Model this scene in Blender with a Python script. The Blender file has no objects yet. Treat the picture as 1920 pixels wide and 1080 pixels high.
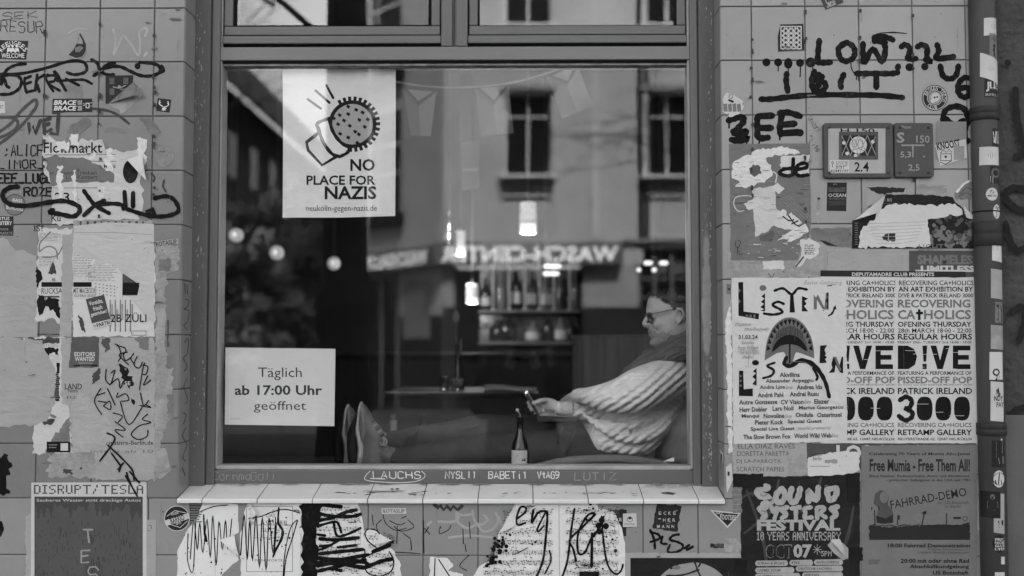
import bpy, bmesh, math, random
from mathutils import Vector, Matrix, noise
random.seed(7)
S = bpy.context.scene
COL = S.collection
rad = math.radians

# ------------------------------------------------------------------ camera
FPX = 2090.0                       # focal length in pixels of the 1920 wide photograph
CAM = Vector((0.0, -3.14, 1.30))
cd = bpy.data.cameras.new('camera'); cam = bpy.data.objects.new('camera', cd); COL.objects.link(cam)
cam.location = CAM
cam.rotation_euler = (rad(90) + math.atan(112 / FPX), 0, math.atan(19 / FPX))
cd.sensor_width = 36; cd.lens = FPX / 1920 * 36
cd.clip_start = 0.05; cd.clip_end = 600
cd.dof.use_dof = True; cd.dof.focus_distance = 3.2; cd.dof.aperture_fstop = 1.8
S.camera = cam
CR = cam.rotation_euler.to_matrix()

# ------------------------------------------------------------------ overcast daylight
SUN_EL, SUN_AZ = 52, 20            # behind the bar's own building, so its front lies in open shade
w = bpy.data.worlds.new('World'); S.world = w; w.use_nodes = True
nt = w.node_tree; bg = nt.nodes['Background']
sky = nt.nodes.new('ShaderNodeTexSky'); sky.sky_type = 'NISHITA'; sky.sun_disc = False
sky.sun_elevation = rad(SUN_EL); sky.sun_rotation = rad(SUN_AZ); sky.dust_density = 4.0; sky.air_density = 1.0
bw = nt.nodes.new('ShaderNodeRGBToBW')          # the photograph is black and white
nt.links.new(sky.outputs[0], bw.inputs[0]); nt.links.new(bw.outputs[0], bg.inputs['Color'])
bg.inputs['Strength'].default_value = 0.12
sl = bpy.data.lights.new('sun', 'SUN'); so = bpy.data.objects.new('sun', sl); COL.objects.link(so)
sl.energy = 4.0; sl.angle = rad(10)
sd = Vector((math.sin(rad(SUN_AZ)) * math.cos(rad(SUN_EL)), math.cos(rad(SUN_AZ)) * math.cos(rad(SUN_EL)), math.sin(rad(SUN_EL))))
so.rotation_euler = sd.to_track_quat('Z', 'Y').to_euler()
vs = S.view_settings
S.display_settings.display_device = 'sRGB'
vs.view_transform = 'Standard'; vs.look = 'None'; vs.exposure = 2.25; vs.gamma = 1; vs.use_curve_mapping = False
S.render.engine = 'CYCLES'
S.cycles.use_denoising = True; S.cycles.max_bounces = 8; S.cycles.transparent_max_bounces = 12
S.cycles.caustics_reflective = False; S.cycles.caustics_refractive = False
S.cycles.sample_clamp_indirect = 4.0

# ------------------------------------------------------------------ measuring helpers
def P(u, v, Y=0.0):
    """the point at depth Y seen at pixel (u, v) of the photograph"""
    d = CR @ Vector(((u - 960) / FPX, -(v - 540) / FPX, -1))
    return CAM + d * ((Y - CAM.y) / d.y)
YG = 0.15                          # plane of the big pane
def R(u, v, D):
    """the point of the street whose mirror image in the pane is seen at (u, v); D = length of the light's way"""
    p = P(u, v, CAM.y + D)
    return Vector((p.x, 2 * YG - p.y, p.z))
def wallmap(Y):
    return lambda u, v, o: P(u, v, Y) + Vector((0, -o, 0))

# ------------------------------------------------------------------ materials (greys: black and white photograph)
_m = {}
def mat(name, v, rough=.7, var=.12, scale=6, bump=0, bscale=40, spec=.15, metal=0, dark=None, dscale=3, dlo=.55, dhi=.7, stretch=(1, 1, 1)):
    if name in _m: return _m[name]
    m = bpy.data.materials.new(name); m.use_nodes = True; t = m.node_tree; b = t.nodes['Principled BSDF']
    b.inputs['Roughness'].default_value = rough; b.inputs['Metallic'].default_value = metal
    b.inputs['Specular IOR Level'].default_value = spec
    tc = t.nodes.new('ShaderNodeTexCoord'); mp = t.nodes.new('ShaderNodeMapping'); mp.inputs['Scale'].default_value = stretch
    t.links.new(tc.outputs['Object'], mp.inputs[0])
    n = t.nodes.new('ShaderNodeTexNoise'); n.inputs['Scale'].default_value = scale; n.inputs['Detail'].default_value = 6; n.inputs['Roughness'].default_value = .65
    t.links.new(mp.outputs[0], n.inputs['Vector'])
    r = t.nodes.new('ShaderNodeMapRange'); r.inputs[1].default_value = .3; r.inputs[2].default_value = .7
    r.inputs[3].default_value = v * (1 - var); r.inputs[4].default_value = v * (1 + var)
    t.links.new(n.outputs[0], r.inputs[0]); out = r.outputs[0]
    if dark is not None:           # patches of wear with their own shape
        n2 = t.nodes.new('ShaderNodeTexNoise'); n2.inputs['Scale'].default_value = dscale; n2.inputs['Detail'].default_value = 8; n2.inputs['Roughness'].default_value = .75
        t.links.new(mp.outputs[0], n2.inputs['Vector'])
        r2 = t.nodes.new('ShaderNodeMapRange'); r2.inputs[1].default_value = dlo; r2.inputs[2].default_value = dhi
        t.links.new(n2.outputs[0], r2.inputs[0])
        mx = t.nodes.new('ShaderNodeMix'); mx.data_type = 'FLOAT'
        t.links.new(r2.outputs[0], mx.inputs[0]); t.links.new(out, mx.inputs[2]); mx.inputs[3].default_value = dark
        out = mx.outputs[0]
    t.links.new(out, b.inputs['Base Color'])
    if bump:
        n3 = t.nodes.new('ShaderNodeTexNoise'); n3.inputs['Scale'].default_value = bscale; n3.inputs['Detail'].default_value = 5
        t.links.new(mp.outputs[0], n3.inputs['Vector'])
        bp = t.nodes.new('ShaderNodeBump'); bp.inputs['Strength'].default_value = .6; bp.inputs['Distance'].default_value = bump
        t.links.new(n3.outputs[0], bp.inputs['Height']); t.links.new(bp.outputs[0], b.inputs['Normal'])
    _m[name] = m; return m
def emit(name, s, v=1.0):
    if name in _m: return _m[name]
    m = mat(name, .8); b = m.node_tree.nodes['Principled BSDF']
    b.inputs['Emission Color'].default_value = (v, v, v, 1); b.inputs['Emission Strength'].default_value = s
    return m
def paper_mat(name, v, var=.06, wr=.0012, sc=9, rough=.75, fine=.0, dark=None, dlo=.6, dhi=.75, ds=5):
    """pasted paper: soft creases as bump"""
    if name in _m: return _m[name]
    m = mat(name, v, rough, var, 14, 0, spec=.08, dark=dark, dlo=dlo, dhi=dhi, dscale=ds); t = m.node_tree; b = t.nodes['Principled BSDF']
    tc = t.nodes.new('ShaderNodeTexCoord'); mp = t.nodes.new('ShaderNodeMapping'); mp.inputs['Scale'].default_value = (1, 1, 1.0 + .9 * ((len(_m) * 7) % 5) / 4)
    mp.inputs['Rotation'].default_value = (0, ((len(_m) * 13) % 7) * .3 - .8, 0)
    n = t.nodes.new('ShaderNodeTexNoise'); n.noise_dimensions = '3D'; n.inputs['Scale'].default_value = sc; n.inputs['Detail'].default_value = 5; n.inputs['Distortion'].default_value = .9
    ab = t.nodes.new('ShaderNodeMath'); ab.operation = 'SUBTRACT'; ab.inputs[1].default_value = .5
    a2 = t.nodes.new('ShaderNodeMath'); a2.operation = 'ABSOLUTE'
    n2 = t.nodes.new('ShaderNodeTexNoise'); n2.inputs['Scale'].default_value = 35; n2.inputs['Detail'].default_value = 4
    ad = t.nodes.new('ShaderNodeMath'); ad.operation = 'MULTIPLY_ADD'; ad.inputs[1].default_value = .25
    bp = t.nodes.new('ShaderNodeBump'); bp.inputs['Strength'].default_value = .8; bp.inputs['Distance'].default_value = wr * 9
    L = t.links
    L.new(tc.outputs['Object'], mp.inputs[0]); L.new(mp.outputs[0], n.inputs['Vector']); L.new(mp.outputs[0], n2.inputs['Vector'])
    L.new(n.outputs[0], ab.inputs[0]); L.new(ab.outputs[0], a2.inputs[0]); L.new(n2.outputs[0], ad.inputs[0]); L.new(a2.outputs[0], ad.inputs[2])
    L.new(ad.outputs[0], bp.inputs['Height']); L.new(bp.outputs[0], b.inputs['Normal'])
    return m
def wave_bump(m, scale, dist, direction='X', distort=1.5, rot=(0, 0, 0), detail=2):
    t = m.node_tree; b = t.nodes['Principled BSDF']
    tc = t.nodes.new('ShaderNodeTexCoord'); mp = t.nodes.new('ShaderNodeMapping'); mp.inputs['Rotation'].default_value = rot
    wv = t.nodes.new('ShaderNodeTexWave'); wv.bands_direction = direction; wv.inputs['Scale'].default_value = scale; wv.inputs['Distortion'].default_value = distort
    wv.inputs['Detail'].default_value = detail
    bp = t.nodes.new('ShaderNodeBump'); bp.inputs['Distance'].default_value = dist; bp.inputs['Strength'].default_value = .8
    t.links.new(tc.outputs['Object'], mp.inputs[0]); t.links.new(mp.outputs[0], wv.inputs['Vector'])
    t.links.new(wv.outputs['Fac'], bp.inputs['Height'])
    if b.inputs['Normal'].is_linked: t.links.new(b.inputs['Normal'].links[0].from_socket, bp.inputs['Normal'])
    t.links.new(bp.outputs[0], b.inputs['Normal'])
    return m
def glass_pane_mat(name, refl, tint=.95):
    m = bpy.data.materials.new(name); m.use_nodes = True; t = m.node_tree; t.nodes.clear()
    o = t.nodes.new('ShaderNodeOutputMaterial'); mx = t.nodes.new('ShaderNodeMixShader')
    tr = t.nodes.new('ShaderNodeBsdfTransparent'); gl = t.nodes.new('ShaderNodeBsdfGlossy')
    tr.inputs[0].default_value = (tint,) * 3 + (1,); gl.inputs[0].default_value = (1, 1, 1, 1); gl.inputs['Roughness'].default_value = 0.0
    mx.inputs[0].default_value = refl
    tc = t.nodes.new('ShaderNodeTexCoord'); n = t.nodes.new('ShaderNodeTexNoise'); n.inputs['Scale'].default_value = 1.3; n.inputs['Detail'].default_value = 1
    bp = t.nodes.new('ShaderNodeBump'); bp.inputs['Distance'].default_value = .0006; bp.inputs['Strength'].default_value = .35
    t.links.new(tc.outputs['Object'], n.inputs['Vector']); t.links.new(n.outputs[0], bp.inputs['Height']); t.links.new(bp.outputs[0], gl.inputs['Normal'])
    t.links.new(tr.outputs[0], mx.inputs[1]); t.links.new(gl.outputs[0], mx.inputs[2]); t.links.new(mx.outputs[0], o.inputs[0])
    return m
def clear_glass(name, v=.9, rough=.02):
    if name in _m: return _m[name]
    m = mat(name, v, rough, .02); b = m.node_tree.nodes['Principled BSDF']; b.inputs['Transmission Weight'].default_value = 1; b.inputs['IOR'].default_value = 1.3
    return m

# ------------------------------------------------------------------ objects
WL = {}                            # world location of every object made (parents only translate)
def tag(o, label=None, cat=None, group=None, kind=None):
    if label: o['label'] = label
    if cat: o['category'] = cat
    if group: o['group'] = group
    if kind: o['kind'] = kind
    return o
def thing(name, loc, label=None, cat=None, group=None, kind=None):
    o = bpy.data.objects.new(name, None); COL.objects.link(o); o.location = loc; o.empty_display_size = .1
    WL[o.name] = Vector(loc)
    return tag(o, label, cat, group, kind)
def link(name, me, origin, parent=None):
    o = bpy.data.objects.new(name, me); COL.objects.link(o)
    WL[o.name] = Vector(origin)
    if parent: o.parent = parent; o.location = Vector(origin) - WL[parent.name]
    else: o.location = origin
    return o

class G:
    """collects shapes in world coordinates and links them as ONE mesh object"""
    def __init__(s): s.v = []; s.f = []; s.m = []; s.mats = []; s.sm = []
    def mi(s, m):
        if m not in s.mats: s.mats.append(m)
        return s.mats.index(m)
    def poly(s, pts, m, smooth=False):
        k = len(s.v); s.v += [Vector(p) for p in pts]; s.f.append(list(range(k, k + len(pts)))); s.m.append(s.mi(m)); s.sm.append(smooth)
    def mesh(s, vs, fs, m, smooth=False):
        k = len(s.v); s.v += [Vector(p) for p in vs]; i = s.mi(m)
        for f in fs: s.f.append([k + a for a in f]); s.m.append(i); s.sm.append(smooth)
    def box(s, a, b, m, bev=0.0):
        x0, x1 = sorted((a[0], b[0])); y0, y1 = sorted((a[1], b[1])); z0, z1 = sorted((a[2], b[2]))
        e = min(bev, (x1 - x0) * .4, (y1 - y0) * .4, (z1 - z0) * .4)
        if e <= 0:
            vs = [(x, y, z) for x in (x0, x1) for y in (y0, y1) for z in (z0, z1)]
            s.mesh(vs, [(0, 1, 3, 2), (4, 6, 7, 5), (0, 4, 5, 1), (2, 3, 7, 6), (0, 2, 6, 4), (1, 5, 7, 3)], m); return
        bm = bmesh.new(); bmesh.ops.create_cube(bm, size=1)
        for q in bm.verts: q.co = Vector(((x0 + x1) / 2 + q.co.x * (x1 - x0), (y0 + y1) / 2 + q.co.y * (y1 - y0), (z0 + z1) / 2 + q.co.z * (z1 - z0)))
        bmesh.ops.bevel(bm, geom=bm.edges[:], offset=e, segments=2, affect='EDGES', profile=.5)
        s.bm(bm, m)
    def bm(s, bm, m, smooth=False):
        bm.verts.index_update(); s.mesh([q.co.copy() for q in bm.verts], [[q.index for q in f.verts] for f in bm.faces], m, smooth); bm.free()
    def tube(s, path, r, m, n=10, r2=None, smooth=True, up=None):
        """sweep along path; r, r2 = radius (or list) along the normal and along `up`"""
        path = [Vector(p) for p in path]; N = len(path)
        rr = r if isinstance(r, (list, tuple)) else [r] * N
        r2 = rr if r2 is None else (r2 if isinstance(r2, (list, tuple)) else [r2] * N)
        vs = []; fs = []; prev = None
        for i, p in enumerate(path):
            t = (path[min(i + 1, N - 1)] - path[max(i - 1, 0)]).normalized()
            if up is not None: b = Vector(up)
            else:
                b = prev if prev is not None else (Vector((0, 0, 1)) if abs(t.z) < .9 else Vector((0, 1, 0)))
            nn = t.cross(b).normalized(); b = nn.cross(t).normalized(); prev = b
            for k in range(n):
                a = 2 * math.pi * k / n
                vs.append(p + nn * (rr[i] * math.cos(a)) + b * (r2[i] * math.sin(a)))
        for i in range(N - 1):
            for k in range(n): fs.append((i * n + k, i * n + (k + 1) % n, (i + 1) * n + (k + 1) % n, (i + 1) * n + k))
        fs.append(tuple(range(n - 1, -1, -1))); fs.append(tuple(range((N - 1) * n, N * n)))
        s.mesh(vs, fs, m, smooth)
    def lathe(s, c, prof, m, n=20, smooth=True):
        """prof = (radius, height) from bottom to top round a vertical axis at c"""
        c = Vector(c); vs = []; fs = []
        for r, z in prof:
            for k in range(n):
                a = 2 * math.pi * k / n; vs.append(c + Vector((r * math.cos(a), r * math.sin(a), z)))
        for i in range(len(prof) - 1):
            for k in range(n): fs.append((i * n + k, i * n + (k + 1) % n, (i + 1) * n + (k + 1) % n, (i + 1) * n + k))
        fs.append(tuple(range(n - 1, -1, -1))); fs.append(tuple(range((len(prof) - 1) * n, len(prof) * n)))
        s.mesh(vs, fs, m, smooth)
    def ball(s, c, r, m, n=12):
        bm = bmesh.new(); bmesh.ops.create_uvsphere(bm, u_segments=n, v_segments=max(6, n // 2 + 2), radius=1)
        rr = r if isinstance(r, (tuple, list)) else (r, r, r); c = Vector(c)
        for q in bm.verts: q.co = c + Vector((q.co.x * rr[0], q.co.y * rr[1], q.co.z * rr[2]))
        s.bm(bm, m, True)
    def make(s, name, origin):
        me = bpy.data.meshes.new(name); o = Vector(origin)
        me.from_pydata([p - o for p in s.v], [], s.f)
        for m in s.mats: me.materials.append(m)
        me.polygons.foreach_set('material_index', s.m); me.polygons.foreach_set('use_smooth', s.sm); me.update()
        return me
    def build(s, name, parent=None, label=None, cat=None, group=None, kind=None, origin=None):
        if origin is None:
            n = len(s.v); lo = [min(q[i] for q in s.v) for i in range(3)]; hi = [max(q[i] for q in s.v) for i in range(3)]
            origin = Vector([(lo[i] + hi[i]) / 2 for i in range(3)])
        return tag(link(name, s.make(name, origin), origin, parent), label, cat, group, kind)
    def blob(s, name, voxel, m, parent=None, smooth=2, post=None, fac=.5):
        """fuse everything collected into one continuous skin"""
        lo = [min(q[i] for q in s.v) for i in range(3)]; hi = [max(q[i] for q in s.v) for i in range(3)]
        org = Vector([(lo[i] + hi[i]) / 2 for i in range(3)])
        me = s.make(name + '_raw', org); o = bpy.data.objects.new('tmp', me); COL.objects.link(o)
        md = o.modifiers.new('r', 'REMESH'); md.mode = 'VOXEL'; md.voxel_size = voxel; md.use_smooth_shade = True
        if smooth: sm = o.modifiers.new('s', 'SMOOTH'); sm.iterations = smooth; sm.factor = fac
        bpy.context.view_layer.update(); dg = bpy.context.evaluated_depsgraph_get()
        out = bpy.data.meshes.new_from_object(o.evaluated_get(dg)); out.name = name
        bpy.data.objects.remove(o); bpy.data.meshes.remove(me)
        out.materials.clear()
        for k in (m if isinstance(m, list) else [m]): out.materials.append(k)
        out.polygons.foreach_set('use_smooth', [True] * len(out.polygons))
        if post: post(out, org)
        return link(name, out, org, parent)

def crom(pts, k=6, closed=False):
    """smooth curve through points (any dimension, Vectors)"""
    pts = [Vector(p) for p in pts]; n = len(pts)
    if n < 3: return pts
    out = []
    rng = n if closed else n - 1
    for i in range(rng):
        a, b, c, d = (pts[(i - 1) % n], pts[i], pts[(i + 1) % n], pts[(i + 2) % n]) if closed else (pts[max(i - 1, 0)], pts[i], pts[i + 1], pts[min(i + 2, n - 1)])
        for j in range(k):
            t = j / k
            out.append(.5 * ((2 * b) + (c - a) * t + (2 * a - 5 * b + 4 * c - d) * t * t + (3 * b - a - 3 * c + d) * t ** 3))
    if not closed: out.append(pts[-1])
    return out
def loft_r(vals, k=6):
    return [max(q[0], .0005) for q in crom([Vector((a, 0, 0)) for a in vals], k)]

# ------------------------------------------------------------------ lettering
_t = {}
def text_mesh(body, bold=0.0):
    key = (body, bold)
    if key in _t: return _t[key]
    c = bpy.data.curves.new('t', 'FONT'); c.body = body; c.offset = bold; c.resolution_u = 2; c.fill_mode = 'FRONT'
    o = bpy.data.objects.new('t', c); COL.objects.link(o)
    bpy.context.view_layer.update(); dg = bpy.context.evaluated_depsgraph_get()
    me = bpy.data.meshes.new_from_object(o.evaluated_get(dg))
    vs = [(q.co.x, q.co.y) for q in me.vertices]; fs = [list(p.vertices) for p in me.polygons]
    bpy.data.objects.remove(o); bpy.data.curves.remove(c); bpy.data.meshes.remove(me)
    xs = [a for a, b in vs]; ys = [b for a, b in vs]
    _t[key] = (vs, fs, min(xs), max(xs), min(ys), max(ys)); return _t[key]

GL = {  # single stroke capitals on a 4 x 6 grid, y down
 'A': '06,20,46|14,34', 'B': '06,00,30,41,42,33,03|33,44,45,36,06', 'C': '41,30,10,01,05,16,36,45', 'D': '06,00,20,42,44,26,06', 'E': '40,00,06,46|03,33', 'F': '40,00,06|03,33',
 'G': '41,30,10,01,05,16,36,45,43,23', 'H': '00,06|40,46|03,43', 'I': '20,26', 'J': '40,45,36,16,05', 'K': '00,06|40,03,46', 'L': '00,06,46', 'M': '06,00,23,40,46', 'N': '06,00,46,40',
 'O': '10,30,41,45,36,16,05,01,10', 'P': '06,00,30,41,42,33,03', 'Q': '10,30,41,45,36,16,05,01,10|24,46', 'R': '06,00,30,41,42,33,03|23,46', 'S': '41,30,10,01,02,13,33,44,45,36,16,05',
 'T': '00,40|20,26', 'U': '00,05,16,36,45,40', 'V': '00,26,40', 'W': '00,16,23,36,40', 'X': '00,46|40,06', 'Y': '00,23,40|23,26', 'Z': '00,40,06,46',
 '0': '10,30,41,45,36,16,05,01,10', '1': '11,20,26', '2': '01,10,30,41,42,06,46', '3': '00,40,22,33,44,45,36,16,05', '4': '36,30,04,44', '5': '40,00,03,33,44,45,36,06', '6': '40,11,04,05,16,36,45,44,33,13,04',
 '7': '00,40,16', '8': '10,30,41,32,12,01,10|12,04,05,16,36,45,44,32', '9': '06,35,42,41,30,10,01,02,13,33,42', '_': '06,46', '-': '03,43', '.': '25,26', '!': '20,24|26,26', '?': '01,10,30,41,42,24|26,26',
 ';': '22,23|25,16', '+': '21,25|03,43', '(': '30,11,15,36', ')': '10,31,35,16', '/': '40,06', '*': '21,25|02,44|42,04', 'i': '22,26|20,20', 'o': '12,32,43,45,36,16,05,03,12', 'n': '06,02|03,12,32,43,46', 'r': '06,02|03,12,32', 'm': '06,02|03,12,23,26|23,32,43,46', 'e': '04,44,43,32,12,03,05,16,36,45',
 'a': '46,42,12,03,05,16,36,44', 'l': '20,26', 't': '20,25,36|02,42', 'f': '31,20,26|02,42', 'u': '02,05,16,36,44|42,46', 'c': '43,32,12,03,05,16,36,45', 'k': '00,06|42,04,46'}
BIT = {'D': ['1110', '1001', '1001', '1001', '1001', '1001', '1110'], 'I': ['111', '010', '010', '010', '010', '010', '111'], 'S': ['0111', '1000', '1000', '0110', '0001', '0001', '1110'], 'R': ['1110', '1001', '1001', '1110', '1010', '1001', '1001'],
 'U': ['1001', '1001', '1001', '1001', '1001', '1001', '0110'], 'P': ['1110', '1001', '1001', '1110', '1000', '1000', '1000'], 'T': ['11111', '00100', '00100', '00100', '00100', '00100', '00100'], 'E': ['1111', '1000', '1000', '1110', '1000', '1000', '1111'],
 'L': ['1000', '1000', '1000', '1000', '1000', '1000', '1111'], 'A': ['0110', '1001', '1001', '1111', '1001', '1001', '1001'], '/': ['0010', '0010', '0000', '0100', '0100', '1000', '1000'], 'Y': ['10001', '10001', '01010', '00100', '00100', '00100', '00100'],
 'N': ['1001', '1101', '1101', '1011', '1011', '1001', '1001'], 'V': ['10001', '10001', '10001', '10001', '01010', '01010', '00100'], '1': ['010', '110', '010', '010', '010', '010', '111'], '0': ['0110', '1001', '1011', '1101', '1001', '1001', '0110'], ' ': ['00'] * 7, '5': ['1111', '1000', '1110', '0001', '0001', '1001', '0110'], 'M': ['10001', '11011', '10101', '10101', '10001', '10001', '10001']}

class Sheet:
    """flat work measured in the photograph's pixels and laid on a surface given by mp(u, v, lift)"""
    def __init__(s, mp, lift=.0006): s.g = G(); s.mp = mp; s.l = lift; s.k = 0; s.rot = None
    def turn(s, deg, cu, cv): s.rot = (rad(deg), cu, cv); return s
    def pt(s, u, v, o):
        if s.rot:
            a, cu, cv = s.rot; du, dv = u - cu, v - cv
            u, v = cu + du * math.cos(a) - dv * math.sin(a), cv + du * math.sin(a) + dv * math.cos(a)
        return s.mp(u, v, o)
    def lay(s, n=1): s.k += n; return s.l + .00004 + s.k * .000016
    def poly(s, pts, m, skirt=None, lift=None):
        o = s.lay() if lift is None else lift
        s.g.poly([s.pt(u, v, o) for u, v in reversed(pts)], m)
        if skirt:
            n = len(pts)
            for i in range(n):
                a, b = pts[i], pts[(i + 1) % n]
                s.g.poly([s.pt(a[0], a[1], o), s.pt(b[0], b[1], o), s.pt(b[0], b[1], o - skirt), s.pt(a[0], a[1], o - skirt)], m)
        return s
    def base(s, pts, m): s.k = 0; return s.poly(pts, m, skirt=max(.0004, s.l - .0001), lift=s.l)
    def rect(s, u0, v0, u1, v1, m): return s.poly([(u0, v0), (u1, v0), (u1, v1), (u0, v1)], m)
    def frame(s, u0, v0, u1, v1, wd, m):
        for a in ((u0, v0, u1, v0 + wd), (u0, v1 - wd, u1, v1), (u0, v0 + wd, u0 + wd, v1 - wd), (u1 - wd, v0 + wd, u1, v1 - wd)): s.rect(*a, m)
        return s
    def disc(s, u, v, r, m, rv=None, n=28, base=False):
        pts = [(u + r * math.cos(2 * math.pi * i / n), v + (rv or r) * math.sin(2 * math.pi * i / n)) for i in range(n)]
        return s.base(pts, m) if base else s.poly(pts, m)
    def ring(s, u, v, r0, r1, m, n=32, a0=0, a1=360):
        o = s.lay()
        for i in range(n):
            a, b = rad(a0 + (a1 - a0) * i / n), rad(a0 + (a1 - a0) * (i + 1) / n)
            s.g.poly([s.pt(u + q * math.cos(c), v + q * math.sin(c), o) for q, c in ((r0, b), (r1, b), (r1, a), (r0, a))], m)
        return s
    def text(s, body, u0, v0, u1, v1, m, bold=0.0, deg=0, shear=0):
        vs, fs, xa, xb, ya, yb = text_mesh(body, bold); o = s.lay(); cu, cv = (u0 + u1) / 2, (v0 + v1) / 2; c, sn = math.cos(rad(deg)), math.sin(rad(deg)); out = []
        for x, y in vs:
            fx = (x - xa) / (xb - xa); fy = (y - ya) / max(yb - ya, 1e-6)
            u = u0 + fx * (u1 - u0) + shear * (fy - .5) * (v1 - v0); v = v1 - fy * (v1 - v0)
            du, dv = u - cu, v - cv
            out.append(s.pt(cu + du * c - dv * sn, cv + du * sn + dv * c, o))
        s.g.mesh(out, fs, m); return s
    def arc_text(s, body, cu, cv, r, a0, a1, h, m, bold=.01, inward=False):
        """letters one by one along an arc (degrees, 0 = right, clockwise)"""
        n = len(body)
        for i, ch in enumerate(body):
            if ch == ' ': continue
            a = a0 + (a1 - a0) * (i + .5) / n; u = cu + r * math.cos(rad(a)); v = cv + r * math.sin(rad(a))
            wd = min(abs(rad(a1 - a0)) * r / n * .8, h); s.text(ch, u - wd / 2, v - h / 2, u + wd / 2, v + h / 2, m, bold, a + (-90 if inward else 90))
        return s
    def bits(s, body, u0, v0, u1, v1, m, gap=1):
        W = sum(len(BIT[c][0]) + gap for c in body) - gap; du = (u1 - u0) / W; dv = (v1 - v0) / 7; x = 0; o = s.lay()
        for c in body:
            for r, row in enumerate(BIT[c]):
                for k, b in enumerate(row):
                    if b == '1':
                        a, t = u0 + (x + k) * du, v0 + r * dv
                        s.g.poly([s.pt(a, t + dv * .97, o), s.pt(a + du * .97, t + dv * .97, o), s.pt(a + du * .97, t, o), s.pt(a, t, o)], m)
            x += len(BIT[c][0]) + gap
        return s
    def line(s, pts, wd, m, smooth=True, taper=0, closed=False, k=5, cap=True):
        """a painted stroke with round ends"""
        pts = [Vector((a, b, 0)) for a, b in pts]
        if len(pts) == 1: return s.disc(pts[0].x, pts[0].y, wd / 2, m, n=12)
        if smooth and len(pts) > 2: pts = crom(pts, k, closed)
        if closed: pts = pts + [pts[0]]
        n = len(pts); o = s.lay(); L = []; Rr = []
        for i, p in enumerate(pts):
            t = pts[min(i + 1, n - 1)] - pts[max(i - 1, 0)]
            if t.length < 1e-6: t = Vector((1, 0, 0))
            t.normalize(); nn = Vector((-t.y, t.x, 0)); f = i / (n - 1)
            h = wd / 2 * (1 - taper * abs(2 * f - 1)) * (1 + .12 * math.sin(i * 1.7))
            L.append(p + nn * h); Rr.append(p - nn * h)
        q = lambda p, i: s.pt(p.x, p.y, o + i * 3e-7)
        for i in range(n - 1):
            s.g.poly([q(L[i], i), q(L[i + 1], i), q(Rr[i + 1], i), q(Rr[i], i)], m)
        if cap and wd > 2.2:
            for p, j in ((pts[0], -1), (pts[-1], n)):
                r = wd / 2 * (1 - taper) * .98
                if r > .4: s.g.poly([s.pt(p.x + r * math.cos(a * .7854), p.y + r * math.sin(a * .7854), o + (j + 2) * 3e-7 + 2e-6) for a in range(8)], m)
        return s
    def lines(s, txt, wd, m, **k):
        """'u,v u,v ...; u,v ...' strokes"""
        for st in txt.split(';'):
            if st.strip(): s.line([tuple(map(float, q.split(','))) for q in st.split()], wd, m, **k)
        return s
    def hand(s, body, u0, v0, u1, v1, wd, m, jit=.25, deg=0, gap=1.5, smooth=False, seed=1):
        rn = random.Random(seed); n = len(body); W = n * 4 + (n - 1) * gap; su = (u1 - u0) / W; sv = (v1 - v0) / 6
        cu, cv = (u0 + u1) / 2, (v0 + v1) / 2; c, sn = math.cos(rad(deg)), math.sin(rad(deg))
        for i, ch in enumerate(body):
            if ch not in GL: continue
            for st in GL[ch].split('|'):
                pl = []
                for q in st.split(','):
                    u = u0 + (i * (4 + gap) + int(q[0]) + rn.uniform(-jit, jit)) * su; v = v0 + (int(q[1]) + rn.uniform(-jit, jit)) * sv
                    du, dv = u - cu, v - cv; pl.append((cu + du * c - dv * sn, cv + du * sn + dv * c))
                s.line(pl, wd, m, smooth=smooth, k=3)
        return s
    def scrawl(s, u0, v0, u1, v1, m, rows, wd=.8, seed=0, ragged=.25):
        """rows of print too small to read: short dashes"""
        rn = random.Random(seed)
        for r in range(rows):
            v = v0 + (v1 - v0) * (r + .5) / rows; u = u0; end = u1 - (u1 - u0) * rn.random() * ragged; o = s.lay() if r == 0 else o
            while u < end:
                e = min(end, u + rn.uniform(2.5, 9))
                s.g.poly([s.pt(u, v + wd / 2, o), s.pt(e, v + wd / 2, o), s.pt(e, v - wd / 2, o), s.pt(u, v - wd / 2, o)], m); u = e + rn.uniform(.8, 2)
        return s
    def build(s, name, parent=None, label=None, cat=None, group=None, kind=None): return s.g.build(name, parent, label, cat, group, kind)
def torn(pts, amp=2.0, step=6, seed=1, keep=()):
    """ragged outline; edges whose index is in keep stay straight"""
    rn = random.Random(seed); out = []; n = len(pts)
    for i in range(n):
        a, b = Vector((*pts[i], 0)), Vector((*pts[(i + 1) % n], 0)); out.append((a.x, a.y)); L = (b - a).length
        if i in keep or L < step: continue
        t = (b - a) / L; nn = Vector((-t.y, t.x, 0)); k = int(L / step)
        for j in range(1, k):
            p = a + t * (L * (j + rn.uniform(-.3, .3)) / k) + nn * rn.gauss(0, amp); out.append((p.x, p.y))
    return out
# ================================================================== materials of the place
tileA = mat('glazed_tile_pale', .255, .22, .07, 5, .0006, 9, spec=.5, dark=.20, dscale=4, dlo=.62, dhi=.85)
tileB = mat('glazed_tile_pale_b', .27, .24, .07, 6, .0006, 8, spec=.5, dark=.215, dscale=5, dlo=.62, dhi=.85)
tileC = mat('glazed_tile_pale_c', .24, .26, .08, 7, .0006, 10, spec=.5, dark=.19, dscale=6, dlo=.6, dhi=.85)
tileD = mat('glazed_tile_grey', .235, .25, .08, 5, .0006, 9, spec=.5, dark=.18, dscale=5, dlo=.6, dhi=.8)
tileE = mat('glazed_tile_grey_b', .25, .25, .08, 6, .0006, 8, spec=.5, dark=.19, dscale=6, dlo=.6, dhi=.8)
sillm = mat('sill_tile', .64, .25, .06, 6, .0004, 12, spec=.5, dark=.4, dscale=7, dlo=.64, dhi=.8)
grout = mat('grout', .09, .95, .3, 20)
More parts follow.
